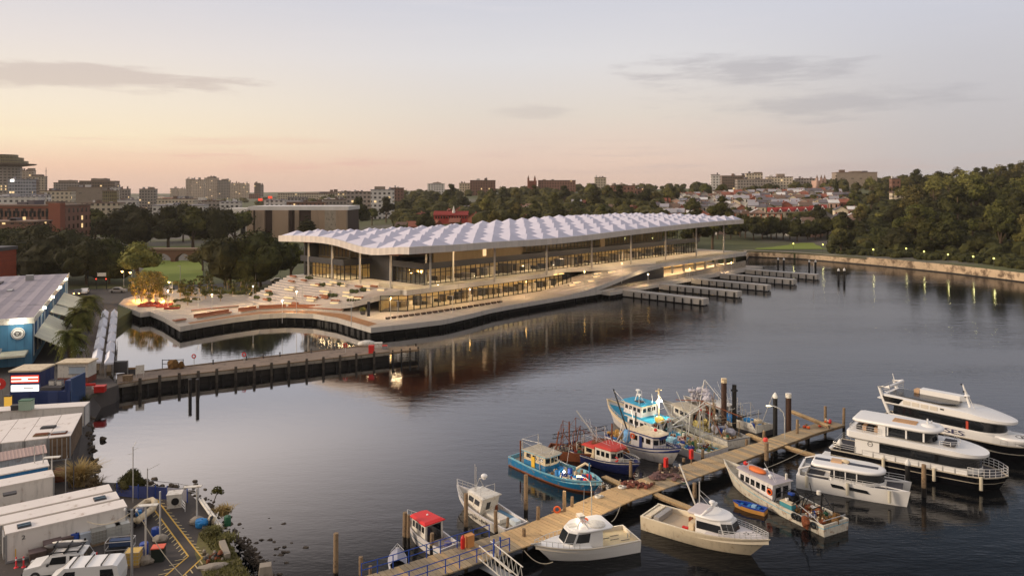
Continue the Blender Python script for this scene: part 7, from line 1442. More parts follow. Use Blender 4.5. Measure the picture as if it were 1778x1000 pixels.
# ---------------------------------------------------------------- trees
def leafmat(name, a, b, rnd=.28):
    m, t, out = newmat(name); oc = t.n('ShaderNodeTexCoord').outputs['Object']
    n1_ = t.noise(oc, .35, 4, .65); n2_ = t.noise(oc, 2.2, 3, .6)
    col = t.mix(t.sm(t.m('ADD', t.m('MULTIPLY', n1_, .7), t.m('MULTIPLY', n2_, .3)), .36, .64), lin(a), lin(b))
    oi = t.n('ShaderNodeObjectInfo').outputs['Random']
    hs = t.n('ShaderNodeHueSaturation', {'Color': col, 'Value': t.m('ADD', t.m('MULTIPLY', oi, 2*rnd), 1-rnd), 'Hue': t.m('ADD', .478, t.m('MULTIPLY', oi, .034))})
    surf(t, out, hs.outputs[0], .85, spec=.15); return m
LEAFD = leafmat('dark_foliage', (30, 33, 15), (66, 65, 31)); LEAFM = leafmat('mid_foliage', (40, 44, 19), (90, 87, 41)); LEAFL = leafmat('light_foliage', (66, 67, 32), (120, 113, 60)); LEAFG = leafmat('gum_foliage', (86, 82, 46), (140, 124, 74))
BARK = mat('bark', (92, 76, 60), .9, .3, 1.5, bump=.4)
def crown(lobes, n, leaf, core=.78, squash=.9):
    m_ = MB(); tot = sum(r*r for *_, r in lobes)
    for x, y, z, r in lobes:
        if core: m_.ball((x, y, z), (r*core, r*core, r*core*squash), 8, 6, .18)
        for i in range(int(n*r*r/tot)):
            while True:
                d = Vector((R.gauss(0, 1), R.gauss(0, 1), R.gauss(.25, 1)))
                if d.length > .2: break
            d.normalize()
            if d.z < -.55: d.z = -d.z
            q = r*R.uniform(.72, 1.1); c = Vector((x+d.x*q, y+d.y*q, z+d.z*q*squash)); s = leaf*R.uniform(.5, 1.25)
            a = (d+Vector((R.gauss(0, .5), R.gauss(0, .5), R.gauss(0, .5)))).normalized(); u = a.orthogonal().normalized(); v = a.cross(u); an = R.uniform(0, PI); u, v = u*math.cos(an)+v*math.sin(an), v*math.cos(an)-u*math.sin(an)
            m_.add([c-u*s, c-v*s*.6, c+u*s, c+v*s*.6], [(0, 1, 2, 3)])
    return m_
def tree_proto(name, kind, h, r, nl, n, leaf, mt, trunk=.3, flat=.62, core=.78, tr=None):
    o = thing(name, 'tree', 'tree'); lo = []; ch = h*(1-trunk)
    for i in range(nl):
        a = 2*PI*i/nl+R.uniform(-.4, .4); q = r*R.uniform(.25, .68) if i else 0
        lr = r*R.uniform(.36, .55); lo.append((q*math.cos(a), q*math.sin(a), h*trunk+ch*(.34+.42*R.random()*(1-q/r*.6))+(ch*.15 if not i else 0), lr))
    zs = max(l[2]+l[3]*.9 for l in lo); k = h/zs; lo = [(x, y, max(z*k, lr*.8+h*trunk*.5), lr) for x, y, z, lr in lo]
    crown(lo, n, leaf, core, .85).build('crown', mt, o)
    t_ = MB(); t_.tube([(0, 0, -.5), (0, 0, h*.18), (.1, .05, h*.4)], tr or h*.035, 7, 0, h*.02)
    for x, y, z, lr in lo[:5]: t_.tube([(0, 0, h*.2), (x*.5, y*.5, z*.75), (x*.9, y*.9, z)], h*.016, 5, 0, h*.006)
    t_.build('trunk', BARK, o); return o
PR = {}
for i in range(3): PR['fig%d' % i] = tree_proto('fig_tree', 'fig', 13, 10, 13, 2900, .42, LEAFD, .1, core=.8)
for i in range(4): PR['oak%d' % i] = tree_proto('broad_tree', 'oak', 13, 6.5, 9, 1500, .5, [LEAFD, LEAFM, LEAFD, LEAFM][i], .08)
for i in range(3): PR['tall%d' % i] = tree_proto('tall_tree', 'tall', 17, 5.5, 8, 1300, .5, [LEAFM, LEAFD, LEAFL][i], .12)
for i in range(2): PR['gum%d' % i] = tree_proto('gum_tree', 'gum', 17, 6, 10, 900, .5, LEAFL, .4, core=.45)
for i in range(3): PR['small%d' % i] = tree_proto('small_tree', 'small', 8, 4, 6, 700, .4, [LEAFM, LEAFL, LEAFD][i], .2)
PR['light'] = tree_proto('light_tree', 'light', 12, 6, 9, 1700, .4, LEAFL, .22)
PR['cypress'] = thing('cypress_tree', 'tree', 'tree'); crown([(0, 0, 2+i*1.9, 1.9*(1-abs(i-2)/9)*(1 if i < 6 else .6)) for i in range(8)], 1200, .4, .8).build('crown', LEAFD, PR['cypress']); MB().tube([(0, 0, -.5), (0, 0, 3)], .3).build('trunk', BARK, PR['cypress'])
used = set(); ntree = 0
def put(k, loc, sc, lab, grp, rz=None, sz=None):
    global ntree; ntree += 1; rz = R.uniform(0, 6.28) if rz is None else rz; s = (sc, sc, sz or sc)
    if k not in used:
        used.add(k); o = PR[k]; KID[o.name] = [(c, []) for c in list(o.children)]; o.location = loc; o.rotation_euler = (0, 0, rz); o.scale = s; o['label'] = lab
        if grp: o['group'] = grp
        return o
    return dup(PR[k], loc, rz, lab, grp, s)
HGT = {'fig': (13, 10), 'oak': (13, 6.5), 'tal': (17, 5.5), 'gum': (17, 6), 'sma': (8, 4), 'lig': (12, 6), 'cyp': (17, 2)}
def pt(k, px, py, wpx, hpx, lab, grp=None, z=2.0, D=None):
    q = P(px, py, z) if D is None else PD(px, D, z); h, r = HGT[k[:3]]; s = wpx*q.y/F/2/r; return put(k, q, s, lab, grp, None, hpx*q.y/F/h)
gp = 'dark park trees behind the lawn'
for i, (px, py, w_, h_) in enumerate(((122, 428, 74, 58), (165, 424, 76, 62), (205, 430, 84, 68), (248, 432, 86, 72), (292, 432, 84, 74), (335, 431, 84, 74), (375, 430, 84, 74), (408, 428, 70, 66), (228, 420, 70, 66), (318, 420, 70, 68))): pt('oak%d' % (i % 4) if i % 3 else 'fig%d' % (i % 2), px, py, w_, h_, 'dense dark park tree in the row behind the lawn and viaduct', gp)
gp = 'dark trees behind the blue shed'
for i, (px, py, w_, h_) in enumerate(((12, 452, 110, 62), (70, 456, 118, 68), (115, 462, 110, 66), (28, 486, 120, 76), (92, 490, 124, 84), (150, 494, 116, 80), (176, 480, 90, 74), (190, 492, 74, 62), (60, 476, 100, 70))): pt('fig%d' % (i % 3), px, py, w_, h_, 'broad dark tree in the mass between the blue shed and the red brick works', gp)
pt('light', 240, 494, 82, 76, 'lighter rounded tree rising behind the glowing plaza trees')
for i, (px, py, w_, h_, lab) in enumerate(((400, 500, 122, 96, 'huge dark fig tree on the lawn edge left of the market roof'), (452, 498, 130, 100, 'huge dark fig tree nearest the market roof corner'), (505, 486, 84, 66, 'dark tree partly under the market roof corner'), (352, 470, 56, 42, 'smaller pale green tree at the lawn edge by the viaduct'))): pt(['fig0', 'fig1', 'oak1', 'light'][i], px, py, w_, h_, lab)
pt('cypress', 533, 0, 38, 46, 'dark cone shaped tree standing against the concrete power station', None, 3, 400); pt('oak0', 622, 0, 44, 56, 'dark tree beside the white apartment block', None, 5, 480); pt('small0', 646, 0, 30, 30, 'small tree at the foot of the white apartment block', None, 6, 520)
# centre slope behind the roof
gp = 'trees on the middle slope behind the market roof'
for i in range(84):
    px = R.uniform(600, 1270); D = 330+470*(i/84)**1.1+R.uniform(-12, 12)
    if px < 700 and D < 450: continue
    if 735 < px < 830 and 420 < D < 560 or 680 < px < 740 and D > 600: continue
    k = R.choice(['oak0', 'oak1', 'oak2', 'oak3', 'tall0', 'tall1', 'small0', 'tall2']); s = R.uniform(.85, 1.25)
    put(k, ground(px, D), s, 'leafy tree on the middle slope among scattered houses behind the white roof', gp)
for px, D, s, k, lab in ((930, 350, 1.25, 'oak0', 'large dark tree crown directly behind the middle of the market roof'), (1000, 340, 1.2, 'light', 'large yellow green tree crown behind the market roof ridge'), (1048, 355, 1.2, 'oak3', 'broad brown green tree beside the yellow green crown'), (1095, 352, 1.1, 'oak2', 'round green tree behind the right half of the market roof'), (1150, 350, 1.2, 'light', 'wide olive tree behind the right half of the roof'), (885, 345, 1.0, 'small1', 'low light bushy tree behind the roof middle'), (850, 350, .9, 'small2', 'low dark bushy tree near the red school roofs'), (1137, 600, .85, 'gum0', 'tall open gum on the skyline, slimmer of two together'), (1160, 600, .95, 'gum1', 'tall open gum on the skyline, wider of two together')): put(k, ground(px, D), s, lab, None)
# right wooded hill
gp = 'trees of the wooded hill on the right'
LG = ('dense tree on the right hill above the seawall', 'tree on the upper right hill against the sky')
for i in range(17): put(['oak1', 'oak2', 'oak3', 'oak0'][i % 4], ground(1245+i*13+R.uniform(-4, 4), R.uniform(390, 404)), R.uniform(.75, 1.0), 'dark tree in the belt behind the small lawn at the end of the market roof', 'tree belt behind the small lawn')
D = 262; row = 0
while D < 760:
    step = 42*(270/D)**.8; px = 1290+R.uniform(0, step)
    while px < 1840:
        d_ = D+R.uniform(-9, 9); sh_ = interp(SHORE, px)
        house = 1290 < px < 1480-max(0, (D-560)*.25) and D > 405
        lawn = 1300 < px < 1448 and 336 < d_ < 388
        ok = d_ > sh_+13 and not lawn and not (house and R.random() < .72) and ntree < 292
        if 1540 < px < 1612 and 500 < d_ < 575: ok = False
        if 1255 < px < 1370 and 425 < d_ < 470 or 1325 < px < 1450 and 470 < d_ < 530: ok = False
        if px < 1480 and D > 640 or px < 1545 and 430 < D and R.random() < .5: ok = False
        if ok:
            k = R.choice(['oak0', 'oak1', 'oak2', 'oak3', 'light', 'tall0', 'tall1', 'tall2', 'fig1', 'fig2', 'small0', 'gum0', 'small1']); s = R.uniform(1.0, 1.45)*(.66 if k[:3] == 'fig' else 1)*(1 if D > 330 else .72)*(.72 if px < 1560 else 1)*(.85 if D > 520 else 1)
            put(k, ground(px, d_), s, LG[0] if D < 560 else LG[1], gp)
        px += step*R.uniform(.75, 1.25)
    D += 26+D*.035; row += 1
put('gum0', ground(1622, 560), 1.15, 'tall spreading gum rising above the right hill skyline', None); put('gum1', ground(1765, 600), 1.1, 'lone thin gum standing highest near the frame edge of the right hill', None); put('cypress', ground(1452, 640), 1.3, 'dark cypress standing against the skyline beside the red church', None)
# far woods as one mass
fw = MB()
for i in range(980):
    px = R.uniform(560, 1850); D = R.uniform(620, 1500) if px > 640 else R.uniform(900, 1500)
    if i > 620: px, D = R.uniform(690, 1260), R.uniform(430, 680)
    if 735 < px < 830 and 430 < D < 520: continue
    if 1150 < px < 1480 and D < 760: continue
    q = ground(px, D); r = R.uniform(3.5, 7.5); fw.ball((q.x, q.y, q.z+r*.6), (r, r, r*.8), 7, 5, .25)
    for k in range(14):
        d = Vector((R.gauss(0, 1), R.gauss(0, 1), abs(R.gauss(.3, .7)))).normalized(); c = q+Vector((0, 0, r*.6))+d*r*R.uniform(.9, 1.12); u = d.orthogonal().normalized(); v = d.cross(u); s = R.uniform(.6, 1.4)
        fw.add([c-u*s, c-v*s, c+u*s, c+v*s], [(0, 1, 2, 3)])
for i in range(260):
    px = R.uniform(-120, 620); D = R.uniform(420, 1400); q = ground(px, D); r = R.uniform(2.5, 5); fw.ball((q.x, q.y, q.z+r*.6), (r*1.3, r, r*.8), 7, 5, .3)
for i in range(190):
    px, D = R.uniform(1140, 1490), R.uniform(408, 770); q = ground(px, D); r = R.uniform(1.8, 4.2); fw.ball((q.x, q.y, q.z+r*.7), (r, r, r*.9), 7, 5, .3)
    for k in range(12):
        d = Vector((R.gauss(0, 1), R.gauss(0, 1), abs(R.gauss(.3, .7)))).normalized(); c = q+Vector((0, 0, r*.7))+d*r; u = d.orthogonal().normalized(); v = d.cross(u); s = R.uniform(.4, .9); fw.add([c-u*s, c-v*s, c+u*s, c+v*s], [(0, 1, 2, 3)])
tag(fw.build('distant_woods', LEAFM), kind='stuff')
# undergrowth along the right shore
ug = MB()
for i in range(1700):
    px = R.uniform(1440, 1850); d_ = interp(SHORE, px)+(R.uniform(9, 30) if i < 500 else R.uniform(26, 360)); q = ground(px, d_); r = R.uniform(.6, 1.7)*(1 if i < 500 else 2.0); ug.ball((q.x, q.y, q.z+r*.5), (r*1.2, r, r), 6, 4, .3)
    for k in range(8):
        d = Vector((R.gauss(0, 1), R.gauss(0, 1), abs(R.gauss(.3, .7)))).normalized(); c = q+Vector((0, 0, r*.5))+d*r; u = d.orthogonal()*.35; v = d.cross(u); ug.add([c-u, c-v, c+u, c+v], [(0, 1, 2, 3)])
tag(ug.build('undergrowth', LEAFD), kind='stuff')
# palms by the boardwalk
FROND = leafmat('palm_frond', (62, 70, 30), (120, 118, 56), .1)
def palm(px, py, z, h, r, lab):
    o = thing('palm_tree', lab, 'palm tree', P(px, py, z), R.uniform(0, 6), 'date palms by the boardwalk'); m_ = MB()
    m_.tube([(0, 0, 0), (.05, 0, h*.5), (0, .05, h)], .34, 9, 0, .4)
    for i in range(10): m_.lathe((0, 0, h*.08+i*h*.09), [(.40, 0), (.36, .15)], 9)
    m_.build('trunk', mat('palm_bark', (76, 58, 44), .9, .3, 3, bump=.5), o); f = MB()
    for i in range(95):
        a = R.uniform(0, 2*PI); e = R.uniform(-.6, 1.3); L = r*R.uniform(.8, 1.05); pts = []
        for k in range(7):
            s = k/6; x = L*s*math.cos(e*.8)*(1-.1*s); zz = h+L*(math.sin(e)*s-.62*s*s); pts.append(Vector((x*math.cos(a), x*math.sin(a), zz)))
        sd = Vector((-math.sin(a), math.cos(a), 0))
        for k in range(6):
            p, q = pts[k], pts[k+1]
            for s in (-1, 1):
                for tt in (0, .5):
                    b = p.lerp(q, tt); w_ = .85*(1-k/7)+.15; tip = b+sd*s*w_+(q-p)*.6-Vector((0, 0, .22)); f.add([b, b+(q-p)*.34, tip], [(0, 1, 2)])
    f.build('crown', FROND, o); MB().ball((0, 0, h+.1), (.55, .55, .6), 8, 6, .1).build('heart', FROND, o)
palm(122, 634, 2, 4.6, 3.4, 'date palm nearest the white umbrella, tallest bare trunk'); palm(138, 596, 2, 5.6, 3.3, 'date palm in the middle of the clump beside the shed awnings'); palm(155, 574, 2, 6.0, 3.3, 'date palm at the far end beside the tents'); palm(133, 590, 2, 4.2, 3.0, 'lower date palm tucked behind the clump by the awnings')
# round bush, pampas and sapling at the yard edge
o = thing('round_bush', 'dense round green bush on the yard edge by the mast', 'bush', P(227, 858, 2)); crown([(0, 0, 1.0, 1.05), (.6, .1, .8, .75), (-.65, 0, .8, .75), (.1, .2, 1.6, .7)], 2600, .09, .86).build('foliage', LEAFM, o); MB().tube([(0, 0, -.2), (0, 0, .7)], .12).build('stem', BARK, o)
def tuft(lab, px, py, h, n, mt, nm):
    o = thing(nm, lab, nm.replace('_', ' '), P(px, py, 2)); m_ = MB()
    for i in range(n):
        a, l = R.uniform(0, 2*PI), h*R.uniform(.6, 1.1); e = R.uniform(.2, 1.0); d = Vector((math.cos(a)*e, math.sin(a)*e, 1)); b = Vector((R.gauss(0, .25), R.gauss(0, .25), 0)); sd = Vector((-math.sin(a), math.cos(a), 0))*.035
        p1 = b+d*l*.6; p2 = b+d*l+Vector((math.cos(a)*e*l*.3, math.sin(a)*e*l*.3, -.3*l*e)); m_.add([b-sd, b+sd, p1+sd, p1-sd], [(0, 1, 2, 3)]).add([p1-sd, p1+sd, p2], [(0, 1, 2)])
    m_.build('blades', mt, o); MB().ball((0, 0, .15), (.4, .4, .25), 7, 5, .3).build('base_clump', mt, o); return o
PAMP = mat('pampas_blades', (150, 128, 80), 1, .35, 1.5); tuft('large straw coloured pampas clump at the yard edge', 138, 842, 2.4, 520, PAMP, 'pampas_clump'); tuft('small dry brown shrub beside the pampas clump', 163, 848, 1.2, 240, mat('dry_blades', (110, 92, 64), 1, .3, 2), 'dry_shrub'); tuft('green reed clump on the rocks beside the navy kiosk', 141, 706, 1.8, 420, mat('reed_blades', (66, 70, 36), 1, .3, 2), 'reed_clump'); tuft('dry grass clump on the bank under the pipes', 388, 892, .8, 260, PAMP, 'grass_clump'); tuft('green weed clump behind the debris heap', 372, 926, .7, 300, BLADE, 'weed_clump'); tuft('weed clump at the foot of the concrete beam', 396, 938, .6, 260, BLADE, 'weed_clump')
o = thing('sapling', 'small leafy sapling growing out over the water by the pipes', 'sapling', P(377, 880, 1.4)); crown([(0, 0, 1.5, .4), (.3, 0, 1.3, .3), (-.3, .1, 1.3, .3)], 260, .1, .5).build('foliage', LEAFM, o); MB().tube([(-.4, 0, .2), (0, 0, 1.3)], .04).build('stem', BARK, o)
# ---------------------------------------------------------------- plaza furniture and planting
GUM = None
def slimtree(lab, px, py, h, mt, grp, lit=False, n=420):
    o = thing('plaza_tree', lab, 'tree', P(px, py, 2.2), R.uniform(0, 6), grp); lo = []
    t_ = MB()
    for k in range(3):
        a = R.uniform(0, 6.28); q = h*.10; tip = (q*math.cos(a)*1.6, q*math.sin(a)*1.6, h*.82); t_.tube([(0, 0, 0), (q*.5*math.cos(a), q*.5*math.sin(a), h*.45), tip], .09, 6, 0, .03)
        for z in (.3, .5, .68, .86): lo.append((tip[0]*z*1.2+R.gauss(0, .45), tip[1]*z*1.2+R.gauss(0, .45), h*z*R.uniform(.9, 1.05), h*R.uniform(.08, .14)))
    t_.build('trunk', mat('gum_bark', (176, 150, 112), .8, .2, 2), o); crown(lo, n*1.6, .19, .3).build('crown', mt, o); return o
PL1, PL2 = leafmat('plaza_foliage', (96, 92, 44), (150, 132, 66), .12), leafmat('plaza_foliage_dark', (58, 62, 30), (104, 100, 50), .15)
for i, (px, py, h_) in enumerate(((236, 524, 6.2), (245, 527, 7), (252, 521, 7.6), (259, 530, 6.6), (266, 524, 7.8), (273, 529, 6.8), (281, 523, 6.6), (288, 528, 6), (248, 516, 7.2), (263, 516, 7.4), (277, 515, 6.6))): slimtree('slim multi stemmed tree in the plaza grove glowing orange from uplights', px, py, h_, PL1, 'glowing orange plaza grove')
for px, py in ((240, 521), (250, 525), (262, 524), (274, 525), (285, 522)): 
    q = P(px, py, 2.2); lamp(q+Vector((0, -.8, .7)), (1, .5, .1), 850, .15)
for i, (px, py, h_) in enumerate(((313, 516, 5), (322, 522, 5.2), (333, 514, 4.6), (326, 530, 3.2), (346, 508, 4.6), (357, 519, 3.6), (369, 510, 5.4), (383, 523, 3.8), (395, 503, 4.2), (404, 514, 4.4), (417, 507, 4.2), (428, 514, 5), (437, 509, 4.8), (444, 515, 4.2), (390, 500, 4.5), (360, 500, 4.8))): slimtree('young tree in the plaza planting beds beyond the glowing grove', px, py, h_, PL2, 'young plaza trees', n=300)
for px, py in ((330, 519), (362, 512), (398, 511), (430, 510)): lamp(P(px, py, 2.2)+Vector((0, -.8, .7)), (1, .6, .2), 150, .15)
for px, py, w_, d_, n_, lab in ((262, 531, 5, 3, 20, 'low planting bed with red leaves at the foot of the glowing grove'), (286, 533, 3.4, 1.6, 14, 'narrow planting bed with red timber seat at the water corner'), (300, 536, 3.4, 1.4, 12, 'second narrow planting bed with red timber seat near the water'), (326, 524, 7, 3.5, 34, 'round bed of dark shrubs amid the plaza'), (352, 512, 8, 4, 34, 'wide planting bed on the road side of the plaza'), (395, 512, 9, 4, 40, 'wide planting bed under young trees near the road'), (430, 513, 8, 4, 36, 'planting bed nearest the seating terrace'), (312, 506, 8, 3, 30, 'green planting bed along the road side')):
    q = P(px, py, 2.2); o = thing('planting_bed', lab, 'planter', q, ANG*.3); MB().prism(blob(0, 0, w_/2, d_/2, 14, .1), 0, .38).build('kerb', CONC, o); m_ = MB()
    for i in range(n_): x, y = R.uniform(-w_/2, w_/2)*.85, R.uniform(-d_/2, d_/2)*.8; m_.ball((x, y, .45), R.uniform(.25, .5), 6, 4, .35)
    m_.build('shrubs', [PL2, mat('red_shrub', (130, 52, 34), 1, .3, 2)][px in (262, 286)], o)
    if px in (286, 300, 262): MB().bx(-w_/2, w_/2, -d_/2-.5, -d_/2+.1, .1, .5).build('timber_seat', mat('red_timber', (150, 62, 44), .6, .15, 1), o)
def bench(lab, pts, w_, h_, back=.45):
    o = thing('timber_bench', lab, 'bench'); V = [P(x, y, 2.2) for x, y in pts]; m_, b_, s_ = MB(), MB(), MB()
    for a, b in zip(V, V[1:]):
        d = (b-a).normalized(); n_ = Vector((-d.y, d.x, 0)); q = lambda p, k: (p.x+n_.x*k, p.y+n_.y*k)
        m_.prism([q(a, 0), q(b, 0), q(b, w_), q(a, w_)], 2.55, 2.2+h_); s_.prism([q(a, .2), q(b, .2), q(b, w_-.2), q(a, w_-.2)], 2.2, 2.545)
        if back: b_.prism([q(a, w_), q(b, w_), q(b, w_+.12), q(a, w_+.12)], 2.4, 2.2+h_+back)
    m_.build('seat', BENCHM, o); s_.build('plinth', CONC, o)
    if back: b_.build('backrest', BENCHM, o)
bench('straight long timber bench with backrest on the plaza water edge', [(342, 555), (403, 545.5)], 1.1, .55, .5); bench('longest curved timber bench sweeping along the promenade edge', [(419, 544), (450, 539.5), (497, 537), (544, 538), (592, 541.5)], 1.1, .55, .5); bench('thin low timber bench in front of the plaza planting', [(333, 542), (415, 534)], .7, .45, 0); bench('short dark timber table bench at the corner of the plaza', [(305, 561), (324, 558)], 1.2, .6, 0)
dkp = [P(x, y, 2.215) for x, y in ((330, 562.5), (403, 551), (450, 545.2), (497, 542.8), (544, 544.2), (585, 551), (640, 566.5), (655, 562), (598, 545), (544, 540), (497, 539.5), (450, 541), (400, 548), (326, 560))]
tag(MB().add(dkp, [tuple(reversed(range(14)))]).build('boardwalk', mat('promenade_timber', (150, 108, 70), .8, .15, .6, stripes=(.4, 0, .3))), kind='structure')
for i in range(20):
    x = 672+i*10.2; y = interp([(672, 555), (760, 543), (868, 526)], x); a = P(x, y, 2.2); b = P(x+6.5, y-.9, 2.2); d = b-a; o = thing('seat_block', 'low dark bench block in the dashed row along the promenade by the glass hall', 'bench', a, math.atan2(d.y, d.x), 'dashed row of bench blocks')
    MB().bx(0, d.length, 0, .6, .1, .48).build('seat', mat('dark_bench', (84, 66, 54), .7) if i == 0 else bpy.data.materials['dark_bench'], o); MB().bx(.1, d.length-.1, .1, .5, 0, .1).build('plinth', DGREY, o)
for px, py, h_, lab in ((640, 549, 3.2, 'tall dark information totem near the glass corner'), (630, 546, 1.6, 'round dark planter pot beside the information totem')):
    o = thing('totem' if h_ > 2 else 'planter_pot', lab, 'totem' if h_ > 2 else 'planter', P(px, py, 2.2))
    if h_ > 2: MB().bx(-.3, .3, -.12, .12, .1, h_).build('panel', BALC, o); MB().bx(-.4, .4, -.2, .2, 0, .1).build('foot', DGREY, o)
    else: MB().lathe((0, 0, 0), [(.5, 0), (.7, .8), (.62, .82)], 12).build('pot', DGREY, o); MB().ball((0, 0, 1.1), (.7, .7, .6), 8, 6, .2).build('shrub', PL2, o)
def post(lab, px, py, h, z=2.2, lit=0, arm=.8, grp=None, col=(1, .85, .6)):
    o = thing('lamp_post', lab, 'lamp post', P(px, py, z), 0, grp); MB().tube([(0, 0, 0), (0, 0, h), ], .07, 6).tube([(0, 0, h-.05), (-arm, 0, h)], .05, 5).build('pole', STEEL, o); MB().box((-arm, 0, h-.04), (.6, .24, .1)).build('lamp_head', LITY if lit else GREY, o)
    if lit: MB().ball((-arm, 0, h-.18), .2, 8, 6).build('bulb', LITY, o); lamp(o.location+Vector((-arm, -.2, h-.5)), col, lit, .15)
post('lit lamp post behind the glowing grove with bright warm head', 299, 516, 4.0, 2.2, 220)
for px, py, h_, lab in ((313, 494, 5.5, 'tall lamp post standing on the lawn edge behind the plaza'), (434, 497, 7.5, 'tall lamp post before the dark fig trees'), (444, 502, 5.2, 'shorter lamp post beside the road end near the terrace'), (344, 537, 5.0, 'slim post amid the plaza in front of the planting'), (525, 533, 5.0, 'slim lamp post in front of the seating terrace'), (610, 566, 4.4, 'slim lamp post at the outer deck edge'), (691, 556, 4.2, 'slim lamp post before the glass corner'), (786, 546, 4.2, 'slim lamp post along the promenade edge further on'), (870, 528, 4.6, 'lamp post at the end of the dashed benches'), (1246, 468, 5, 'slim lamp on the lower promenade near the fourth finger'), (1193, 480, 5, 'slim lamp post by the ramp wall between fingers'), (1413, 480, 4.5, 'lamp post with yellow head by the outer finger wharves')): post(lab, px, py, h_, 2.2, 0, .5, 'slim lamp posts around the plaza')
for px, py, lab in ((215, 498, 'lit street lamp over the road behind the tents'), (229, 500, 'second lit street lamp on the road near the grove')): post(lab, px, py, 4.5, 2.05, 150, .5, 'lit street lamps on the road', (1, .6, .3))
for px, py, lab in ((153, 500, 'dark signal pole at the road behind the palms'), (168, 502, 'signal pole with white direction board at the road'), (185, 502, 'short signal post with red light at the road')):
    o = thing('signal_pole', lab, 'traffic signal', P(px, py, 2.05)); MB().tube([(0, 0, 0), (0, 0, 5 if px < 180 else 3)], .09).build('pole', BLACK, o); MB().box((0, -.15, 3.2 if px < 180 else 2.6), (.35, .25, .9)).build('signal_head', BLACK, o)
    if px != 153: MB().box((.0, -.3, 2.9), (.22, .06, .22)).build('red_light', emis('red_signal_%d' % px, (255, 60, 40), 5), o)
    if px == 168: MB().bx(.2, 2.6, -.05, .05, 3.6, 4.6).build('direction_board', WHITED, o)
def car(lab, px, py, rz, mt, z=2.05):
    o = thing('parked_car', lab, 'car', P(px, py, z), rz, 'cars on the road behind the plaza'); pr = [(-2.1, .35), (-2.1, .8), (-1.5, .9), (-1.0, 1.4), (.5, 1.42), (1.1, .95), (2.0, .82), (2.1, .35)]
    m_ = MB(); m_.X = Matrix.Rotation(PI/2, 4, 'X'); m_.prism(pr, -.85, .85); m_.build('body', mt, o)
    for s in (-1, 1): MB().slab([(-.95, s*.86, .95), (.95, s*.86, .95), (.45, s*.86, 1.34), (-.85, s*.86, 1.34)], .012*-s).build('window', GLASSD, o)
    for x in (-1.3, 1.3):
        for s in (-1, 1): w_ = MB(); w_.X = Matrix.Translation((x, s*.8, .32)) @ Matrix.Rotation(PI/2, 4, 'X'); w_.lathe((0, 0, -.1), [(.3, 0), (.32, .04), (.32, .16), (.3, .2)], 10); w_.build('wheel', BLACK, o)
    for s in (-.6, .6): MB().box((2.1, s, .66), (.06, .3, .14)).build('headlight', LITY if 'lights on' in lab else STEEL, o)
car('dark car with lights on waiting behind the palms', 135, 512, -1.2, DGREY); car('white car parked near the shed end behind the palms', 147, 510, -1.2, WHITE); car('silver car on the road behind the plaza trees', 205, 508, .1, GREY); car('pale car parked by the seating terrace fence', 482, 491, .3, WHITED)
# seawall along the right shore
SEAW = mat('stained_seawall', (196, 172, 142), .9, .2, .14, dirt=(74, 56, 42), dirtamt=.42, streak=.5, bump=.2)
sw = thing('seawall', 'long stained sandstone coloured concrete seawall under the wooded hill', 'seawall'); sp_ = [(PD(px, interp(SHORE, px)-1.2), px) for px in [1296, 1300, 1330, 1380]+[1380+25*i for i in range(1, 42)]]
m_, c_, bs = MB(), MB(), MB()
for (a, p0_), (b, p1_) in zip(sp_, sp_[1:]):
    za, zb_ = (3.0, 3.0) if p0_ >= 1505 else (2.1, 2.1)
    up = Vector((0, 0, 1)); bk_ = Vector((0, 2.0, 0))
    m_.add([a-up, b-up, b+up*zb_, a+up*za], [(0, 1, 2, 3)]).add([a+up*za, b+up*zb_, b+up*zb_+bk_, a+up*za+bk_], [(0, 1, 2, 3)])
    bs.add([a-up-Vector((0, .5, 0)), b-up-Vector((0, .5, 0)), b+up*.35-Vector((0, .5, 0)), a+up*.35-Vector((0, .5, 0))], [(0, 1, 2, 3)]).add([a+up*.35-Vector((0, .5, 0)), b+up*.35-Vector((0, .5, 0)), b+up*.35, a+up*.35], [(0, 1, 2, 3)])
m_.build('wall_face', SEAW, sw); bs.build('footing', PILED, sw)
pth = MB()
for (a, p0_), (b, p1_) in zip(sp_, sp_[1:]): u = Vector((0, 2.05, 2.62)); v = Vector((0, 6.5, 2.66)); pth.add([a+u, b+u, b+v, a+v], [(0, 1, 2, 3)])
tag(pth.build('path', mat('shore_path', (150, 136, 116), .9, .15, .5)), kind='structure')
for i, (px, py) in enumerate(((1385, 436), (1437, 438), (1527, 448), (1585, 446), (1617, 452), (1660, 458), (1705, 462), (1742, 466))):
    q = P(px, py, 3.4); o = thing('path_lamp', 'lit yellow path lamp among trees above the seawall, number varies by tree gap', 'lamp post', (q.x, q.y+5, 2.6), 0, 'lit path lamps above the seawall'); o['label'] = 'lit yellow green path lamp among the trees along the seawall path'
    MB().tube([(0, 0, 0), (0, 0, 3.6)], .06).build('pole', DGREY, o); MB().ball((0, 0, 3.7), .3, 8, 6).build('lamp_globe', emis('yellow_globe', (250, 240, 120), 3) if i == 0 else bpy.data.materials['yellow_globe'], o); lamp((q.x, q.y+4.4, 6.0), (1, .92, .4), 40, .2)
